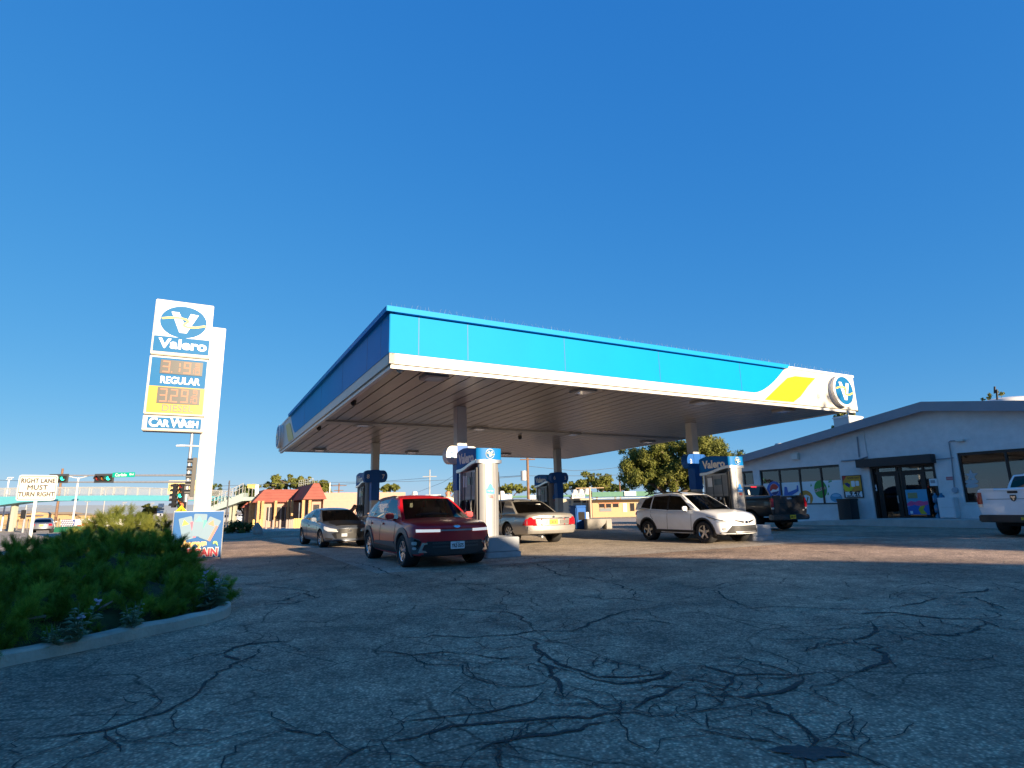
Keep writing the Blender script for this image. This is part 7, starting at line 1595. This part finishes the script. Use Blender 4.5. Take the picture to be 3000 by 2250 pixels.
# ------------------------------------------------------------------ trees
def tr(lab, px, py_t, py_b, wpx, Y, n, lm, seed, group=None, leaf=.14, lobes=None, name='leafy_tree', trunk=.2):
    b = at(px, py_b, Y); zt = at(px, py_t, Y).z; zb = at(px, py_b, Y).z; z0 = gz(b.x, Y); Wd = wpx*Y/1695/2; Hh = zt-zb
    if lobes is None: lobes = [(0, 0, .62, .72, .42), (-.5, .1, .45, .5, .32), (.5, -.1, .5, .5, .34)]
    cr = [(dx*Wd, dy*Wd, zb-z0+f*Hh, rx*Wd, rx*Wd*.9, rz*Hh) for dx, dy, f, rx, rz in lobes]
    return tree(lab, (b.x, Y, z0), zt-z0, cr, n, lm, seed, leaf, trunk, group=group, name=name, limb0=max(.12, (zb-z0)/(zt-z0)*.8))
tr('big leafy elm behind the white crossover, sky showing through its crown', 1985, 1278, 1450, 340, 46, 60000, LEAF_ELM, 21, None, .085, [(0, 0, .64, .70, .34), (-.5, 0, .42, .5, .34), (.48, 0, .54, .5, .40), (-.1, .2, .30, .75, .28)], trunk=.3)
tr('round green tree above the far shop row', 1745, 1384, 1446, 130, 116, 4200, LEAF_ELM, 22, 'trees behind the far buildings', .22)
tr('bushy tree low behind the far shop row, right part', 1800, 1420, 1446, 90, 120, 1800, LEAF_DK, 23, 'trees behind the far buildings', .22)
tr('small tree left of the far round tree', 1672, 1415, 1448, 90, 118, 1800, LEAF_ELM, 24, 'trees behind the far buildings', .22)
tr('yellow-green treetop left of the transformer pole', 1500, 1415, 1450, 90, 112, 2200, LEAF_Y, 25, 'trees behind the far buildings', .2)
tr('yellow-green treetop right of the transformer pole', 1578, 1420, 1450, 60, 112, 1400, LEAF_Y, 26, 'trees behind the far buildings', .2)
tr('small treetop seen past the right edge of the nearest pump', 1445, 1424, 1452, 70, 114, 1400, LEAF_Y, 27, 'trees behind the far buildings', .2)
tr('small spiky treetop beside the standing man', 1322, 1414, 1450, 34, 90, 1100, LEAF_Y, 28, 'trees behind the far buildings', .16)
tr('olive dome-shaped tree behind the pink hall', 1143, 1417, 1446, 60, 110, 1800, LEAF_ELM, 29, 'trees behind the far buildings', .2)
tr('wide leafy tree behind the red mansard roof', 850, 1394, 1445, 190, 96, 4200, LEAF_ELM, 30, 'trees behind the pink building', .2)
tr('leafy tree behind the right end of the red roof', 945, 1410, 1450, 50, 92, 1400, LEAF_ELM, 31, 'trees behind the pink building', .2)
tr('feathery dark tree at the left end of the pink building', 722, 1418, 1508, 80, 84, 3200, LEAF_DK, 32, 'trees behind the pink building', .2)
tr('small bright green tree under the footbridge', 440, 1477, 1518, 54, 88, 1700, LEAF_ELM, 33, 'small trees on the left', .16)
tr('low dark tree right of the white trailers', 338, 1504, 1520, 34, 100, 700, LEAF_DK, 34, 'small trees on the left', .2)
tr('bushy tree behind the footbridge end', 620, 1416, 1500, 60, 110, 1500, LEAF_DK, 35, 'small trees on the left', .22)
tr('low bush between trailers and the little tree', 375, 1510, 1524, 50, 105, 700, LEAF_DK, 36, 'small trees on the left', .2)
tr('treetop just behind the rooftop unit of the shop', 2490, 1172, 1330, 70, 40, 1500, LEAF_ELM, 37, None, .11)
tr('treetop sprig behind the white roof tank', 2950, 1145, 1300, 80, 44, 1300, LEAF_ELM, 38, None, .11)
# trees standing out of view on the right that throw the striped shade
for i, (x, y, h, r_) in enumerate([(26, 3.4, 9.6, 2.9), (31.5, -3.5, 10.6, 3.0), (37, 3, 11, 3.2), (30, 5.5, 10.0, 2.4)]):
    tree('tall roadside tree outside the right edge shading the forecourt', (x, y, 0), h, [(0, 0, h*.68, r_, r_, h*.27), (-r_*.5, r_*.3, h*.5, r_*.7, r_*.7, h*.2)], 1700, LEAF_DK, 60+i, .22, .22, group='shade trees right of the view')
# shrub, rock, debris left of the hatchback
g = land(705, 1562); rng = random.Random(44); o = thing('dark_shrub', 'scrubby dark shrub on the earth strip left of the grey hatchback', 'shrub', (g.x, g.y, g.z)); cs = [(V((rng.uniform(-.75, .75), rng.uniform(-.4, .4), rng.uniform(.15, .55))), .28) for _ in range(16)]
vs, fs = leaves(rng, cs, 2200, .06); MB().add(vs, fs).build('foliage', LEAF_DK, o); q = MB()
for c_, _ in cs: q.tube([(0, 0, -.05), c_*.6, c_], [.02, .012, .005], 5)
q.build('stems', BARK, o)
g = land(754, 1566); bm = bmesh.new(); bmesh.ops.create_icosphere(bm, subdivisions=3, radius=.5)
for v in bm.verts: v.co = V((v.co.x*.55, v.co.y*.45, max(-.1, v.co.z*.85+.05))) * (1+.35*noise.noise(v.co*2.2)); v.co.x *= 1-.45*max(0, v.co.z)
me = bpy.data.meshes.new('boulder'); bm.to_mesh(me); bm.free(); me.materials.append(mat('rock_grey', (.36, .31, .27), .95, var=.2, vscale=4, bump=.5)); o = link('boulder', me, None, 30); o.location = (g.x, g.y, g.z+.12); tag(o, 'pointed grey boulder at the end of the earth strip', 'boulder')
sheet('earth_strip', [(q.x, q.y) for q in (land(600, 1580), land(700, 1580), land(775, 1566), land(765, 1553), land(700, 1550), land(600, 1552))], mat('earth_dim', (.25, .20, .15), .95, var=.3), .012)
g = land(645, 1560); q = MB(); q.box((0, 0, .1), (.9, .12, .12), rz=.5); q.box((.3, .1, .18), (.7, .1, .1), rz=-.7); q.box((-.3, .2, .12), (.5, .2, .14), rz=1.1); o = q.build('scrap_wood', mat('wood_grey', (.20, .15, .11), .9, var=.3)); o.location = g; tag(o, 'heap of broken planks beside the blue banner', 'debris')
# blue bin and concrete blocks behind the silver sedan
g = gnd(1695, 1550); o = thing('waste_bin', 'blue square waste bin right of the silver sedan', 'bin', (g.x, g.y, 0), TH); bb = MB().box((0, 0, .55), (.62, .62, 1.1)).build('bin_body', NAVY, o, bevel=.05); plate('bin_opening', rrect(-.2, .45, .2, .85, .04), frame((0, -.315, 0), (1, 0, 0), (0, 0, 1)), DARK, o, .01); MB().box((0, 0, 1.12), (.66, .66, .1)).build('bin_lid', NAVY, o, bevel=.04); MB().box((.40, -.15, .62), (.16, .3, .42)).build('towel_box', WHITE, o, bevel=.02)
g = gnd(1750, 1551); o = thing('concrete_block', 'grey angled concrete block on the pad behind the white crossover', 'concrete block', (g.x, g.y, 0), TH*.2); MB().prism([(-.5, 0), (.1, 0), (.45, .3), (.5, .5), (-.5, .5)], frame((0, 0, 0), (1, 0, 0), (0, 0, 1)), .9).build('block', CONC, o, bevel=.02); MB().box((.62, .5, .25), (.3, .9, .5)).build('end_block', CONC, o, bevel=.03)

# ------------------------------------------------------------------ other cars
def simple_car(name, label, loc, rz, pm, L=4.6, W=1.8, H=1.42, hatch=False, scale=1, cat='car', rim='five', r=.33, lite=False):
    c = new_car(name, label, loc, rz, W, scale, cat); hl = L/2; hw = W/2; zb = .93*H/1.42; ax = (hl-.9, -hl+1.0)
    K = [(-hl, .42, zb-.12, zb-.08, hw*.84), (-hl+.1, .34, zb-.02, zb+.03, hw*.92), (-hl+.9, .28, zb, zb+.06, hw), (0, .24, zb-.02, zb, hw), (hl-1.5, .24, zb-.06, zb+.02, hw), (hl-.9, .25, zb-.10, zb-.02, hw), (hl-.3, .27, zb-.22, zb-.12, hw*.94), (hl, .36, zb-.34, zb-.30, hw*.82)]
    body_shell(c, K, .3, .22, pm, [(x, r, r+.05) for x in ax], (-hl+1.1, hl-1.6)); zr = H-.04
    rb = (-hl+.15, -hl+.55) if hatch else (-hl+.75, -hl+1.45)
    st = [(hl-1.35, zb-.02, hw*.86, hl-2.0, zr-.03, hw*.68), (hl-1.5, zb-.02, hw*.88, hl-2.1, zr-.02, hw*.69), (-.15, zb, hw*.9, -.15, zr, hw*.7), (-.22, zb, hw*.9, -.22, zr, hw*.7), (rb[0]+.55, zb+.02, hw*.88, rb[1]+.12, zr-.03, hw*.68), (rb[0], zb+.04, hw*.82, rb[1]-.15, zr-.07, hw*.64)]
    greenhouse(c, st, 'pgpgp', pm, GLSD, .045, .18, .1, bl_row=(.08, .9), side_row=(.07, .88), ws_mat=GLS)
    for x in ax: both(lambda s: wheel(c.root, x, s*(hw-.11), r, .2, rim, s))
    both(lambda s: conform(c, 'headlight', [(s*hw*.45, zb-.26), (s*hw*.88, zb-.20), (s*hw*.88, zb-.34), (s*hw*.5, zb-.36)], 'x', 1, LAMPC, offs=.012)); both(lambda s: conform(c, 'taillight', [(s*hw*.55, zb-.06), (s*hw*.92, zb-.06), (s*hw*.92, zb-.24), (s*hw*.6, zb-.24)], 'x', -1, TAIL, offs=.012))
    conform(c, 'grille', [(-hw*.45, .5), (hw*.45, .5), (hw*.5, .34), (-hw*.5, .34)], 'x', 1, BLACK, offs=.012); conform(c, 'rear_valance', [(-hw*.7, .42), (hw*.7, .42), (hw*.6, .34), (-hw*.6, .34)], 'x', -1, BLACK, offs=.012)
    licence(c, -hl-.012, 0, zb-.2, -1, '', PLATEY); both(lambda s: mirror_part(c, hl-1.75, hw*.92, zb+.02, s, pm)); both(lambda s: strip(c, 'door_seam', [(-.18, .3), (-.18, zb-.02)], .014, 'y', s, LINE))
    both(lambda s: conform(c, 'door_handle', rrect(-.12, zb-.15, .08, zb-.1, .015), 'y', s, pm, offs=.03))
    return c
def put(px, py, Y=None): return land(px, py) if Y is None else V((at(px, py, Y).x, Y, gz(0, Y)))
g = put(124, 1561); simple_car('sedan_car', 'grey sedan driving away on the street at the far left', g, R(125), paint('paint_slate', (.18, .19, .22), .5, .3), scale=.98)
g = put(1800, 1513); simple_car('sedan_car', 'red sedan parked side-on before the far tan shop', g, R(176), paint('paint_crimson', (.38, .012, .02), .2, .3), 4.7, 1.8, 1.42)
g = put(1716, 1514); simple_car('coupe_car', 'dark navy car parked by the far shop row, left of the red sedan', g, R(150), paint('paint_navy', (.012, .018, .06), .3, .3), 4.6, 1.85, 1.36)
g = put(672, 1534); simple_car('estate_car', 'silver crossover crossing behind the blue banner', g, R(20), paint('paint_silver2', (.42, .43, .45), .6, .3), 4.6, 1.82, 1.62, True)
g = put(708, 1524); simple_car('sedan_car', 'white car half hidden behind the silver crossover', g, R(170), paint('paint_white2', (.7, .7, .7), 0, .3), 4.6, 1.8, 1.4)
g = put(-8, 1541); simple_car('sedan_car', 'white car cut by the left edge by the tan houses', g, R(10), paint('paint_white2', (.7, .7, .7), 0, .3), 4.5, 1.8, 1.4)

# ------------------------------------------------------------------ people
SKIN = mat('skin', (.42, .22, .15), .55); 
def person(label, loc, rz, joints, edges, parts, hair=None, head_at=None):
    root = thing('person', label, 'person', loc, rz)
    me = bpy.data.meshes.new('body'); me.from_pydata([j[0] for j in joints], edges, []); o = bpy.data.objects.new('body', me); COL.objects.link(o)
    sk = o.modifiers.new('s', 'SKIN'); sk.use_smooth_shade = True
    for v, j in zip(me.skin_vertices[0].data, joints): r_ = j[1]; v.radius = r_ if hasattr(r_, '__len__') else (r_, r_)
    me.skin_vertices[0].data[0].use_root = True; sb = o.modifiers.new('d', 'SUBSURF'); sb.levels = 2; sb.render_levels = 2
    bpy.context.view_layer.update(); nm = bpy.data.meshes.new_from_object(o.evaluated_get(bpy.context.evaluated_depsgraph_get())); bpy.data.objects.remove(o); nm.name = 'body'
    for m_ in (SKIN, *[p[0] for p in parts]): nm.materials.append(m_)
    for f in nm.polygons:
        c = f.center; f.use_smooth = True; f.material_index = 0
        for i, (m_, test) in enumerate(parts):
            if test(c): f.material_index = i+1
    b = link('body', nm, root)
    return root
# J: 0 pelvis 1 belly 2 chest 3 neck 4 head 5 crown | 6-9 left arm | 10-13 right arm | 14-16 left leg | 17-19 right leg
def stand(lean=0, arm_r=None, bend=0):
    J = [((0, 0, .95), (.17, .13)), ((0, .01, 1.12), (.165, .125)), ((0, 0+lean*.4, 1.36), (.19, .125)), ((0, lean*.7, 1.50), .062), ((0, lean*.9+.015, 1.60), (.078, .092)), ((0, lean+.01, 1.70), (.070, .082)),
         ((-.20, lean*.5, 1.43), .068), ((-.27, lean*.5-.02, 1.16), .048), ((-.28, lean*.5+.06, .92), .036), ((-.275, lean*.5+.10, .82), (.03, .044)),
         ((.20, lean*.5, 1.43), .068), ((.27, lean*.5-.02, 1.16), .048), ((.28, lean*.5+.06, .92), .036), ((.275, lean*.5+.10, .82), (.03, .044)),
         ((-.10, 0, .86), .105), ((-.11, .01, .50), .068), ((-.11, -.02, .09), .05), ((-.12, .13, .035), (.05, .035)), ((.10, 0, .86), .105), ((.11, .01, .50), .068), ((.11, -.02, .09), .05), ((.12, .13, .035), (.05, .035))]
    if arm_r: 
        for k, p in zip((11, 12, 13), arm_r): J[k] = (p, J[k][1])
    E = [(0, 1), (1, 2), (2, 3), (3, 4), (4, 5), (2, 6), (6, 7), (7, 8), (8, 9), (2, 10), (10, 11), (11, 12), (12, 13), (0, 14), (14, 15), (15, 16), (16, 17), (0, 18), (18, 19), (19, 20), (20, 21)]
    return J, E
J, E_ = stand(.02); SH = mat('shirt_pink', (.60, .42, .38), .8, var=.06); JN = mat('jeans', (.04, .06, .12), .85); SHOE = mat('shoe', (.03, .03, .03), .6)
def face_parts(root, z=1.62, y=.09):
    m_ = MB(); m_.cone((0, y-.01, z), (0, y+.028, z-.03), .012, .018, 8)
    m_.build('nose', SKIN, root, smooth=60)
    for s in (-1, 1): MB().lathe([(0, .01), (.012, .006), (.014, 0)], Matrix.Translation((s*.033, y-.005, z+.02)) @ Matrix.Rotation(R(-90), 4, 'X'), 10).build('eye', mat('eye_dark', (.03, .025, .02), .2), root); MB().lathe([(0, .012), (.03, .008), (.034, -.006), (0, -.012)], Matrix.Translation((s*.083, y-.10, z)) @ Matrix.Rotation(R(90), 4, 'Y'), 12).build('ear', SKIN, root, smooth=60)
    MB().box((0, y-.004, z-.055), (.045, .012, .008)).build('mouth', mat('lip', (.3, .1, .08), .5), root)
def hands(root, ends, mt=SKIN):
    for (p, d, s) in ends:
        p = V(p); d = V(d).normalized(); sd = d.cross(V((0, 1, 0))).normalized(); q = MB()
        for i, (ln, o_) in enumerate(((.07, -.026), (.08, -.009), (.075, .009), (.06, .025))): a = p+d*.03+V((0, o_, 0)); q.tube([a, a+d*ln*.55+sd*.006*s, a+d*ln+sd*.022*s], [.0095, .0085, .006], 6)
        a = p+V((0, .03, 0)); q.tube([a, a+d*.03+V((0, .03, 0)), a+d*.06+V((0, .035, 0))], [.012, .01, .007], 6); q.build('fingers', mt, root, smooth=60)
pos = at(1313, 1440, 17.9)
r1 = person('bald person in a pale pink shirt standing behind the red crossover, back turned', (pos.x, 17.9, 0), R(25), J, E_, [(SH, lambda c: 1.0 < c.z < 1.505 and not (abs(c.x) > .245 and c.z < 1.22)), (JN, lambda c: c.z <= 1.0 and abs(c.x) < .235), (SHOE, lambda c: c.z < .085)]); face_parts(r1); hands(r1, [((-.275, .11, .80), (0, .1, -1), 1), ((.275, .11, .80), (0, .1, -1), -1)])
J2, E2 = stand(.36, [(.34, .42, 1.10), (.40, .68, 1.16), (.41, .76, 1.19)])
J2 = [(V(p)*.0+V((p[0], p[1], p[2]-(.16 if p[2] > 1.3 else .08 if p[2] > 1.0 else 0))), r_) for p, r_ in J2]; J2 = [(tuple(p), r_) for p, r_ in J2]
pos = at(1012, 1496, 22.6); DKS = mat('shirt_dark', (.02, .02, .025), .8)
r2 = person('dark-haired person leaning behind the grey hatchback, arm out to the pump', (pos.x, 22.6, -.16), R(-70), J2, E2, [(DKS, lambda c: .95 < c.z < 1.33), (JN, lambda c: c.z <= .95 and abs(c.x) < .235), (SHOE, lambda c: c.z < .085), (mat('hair_dark', (.03, .018, .012), .7), lambda c: c.z > 1.46 or (c.z > 1.38 and c.y < .30))]); hands(r2, [((.41, .77, 1.19), (.1, 1, .1), 1), ((-.275, .28, .74), (0, .1, -1), 1)])
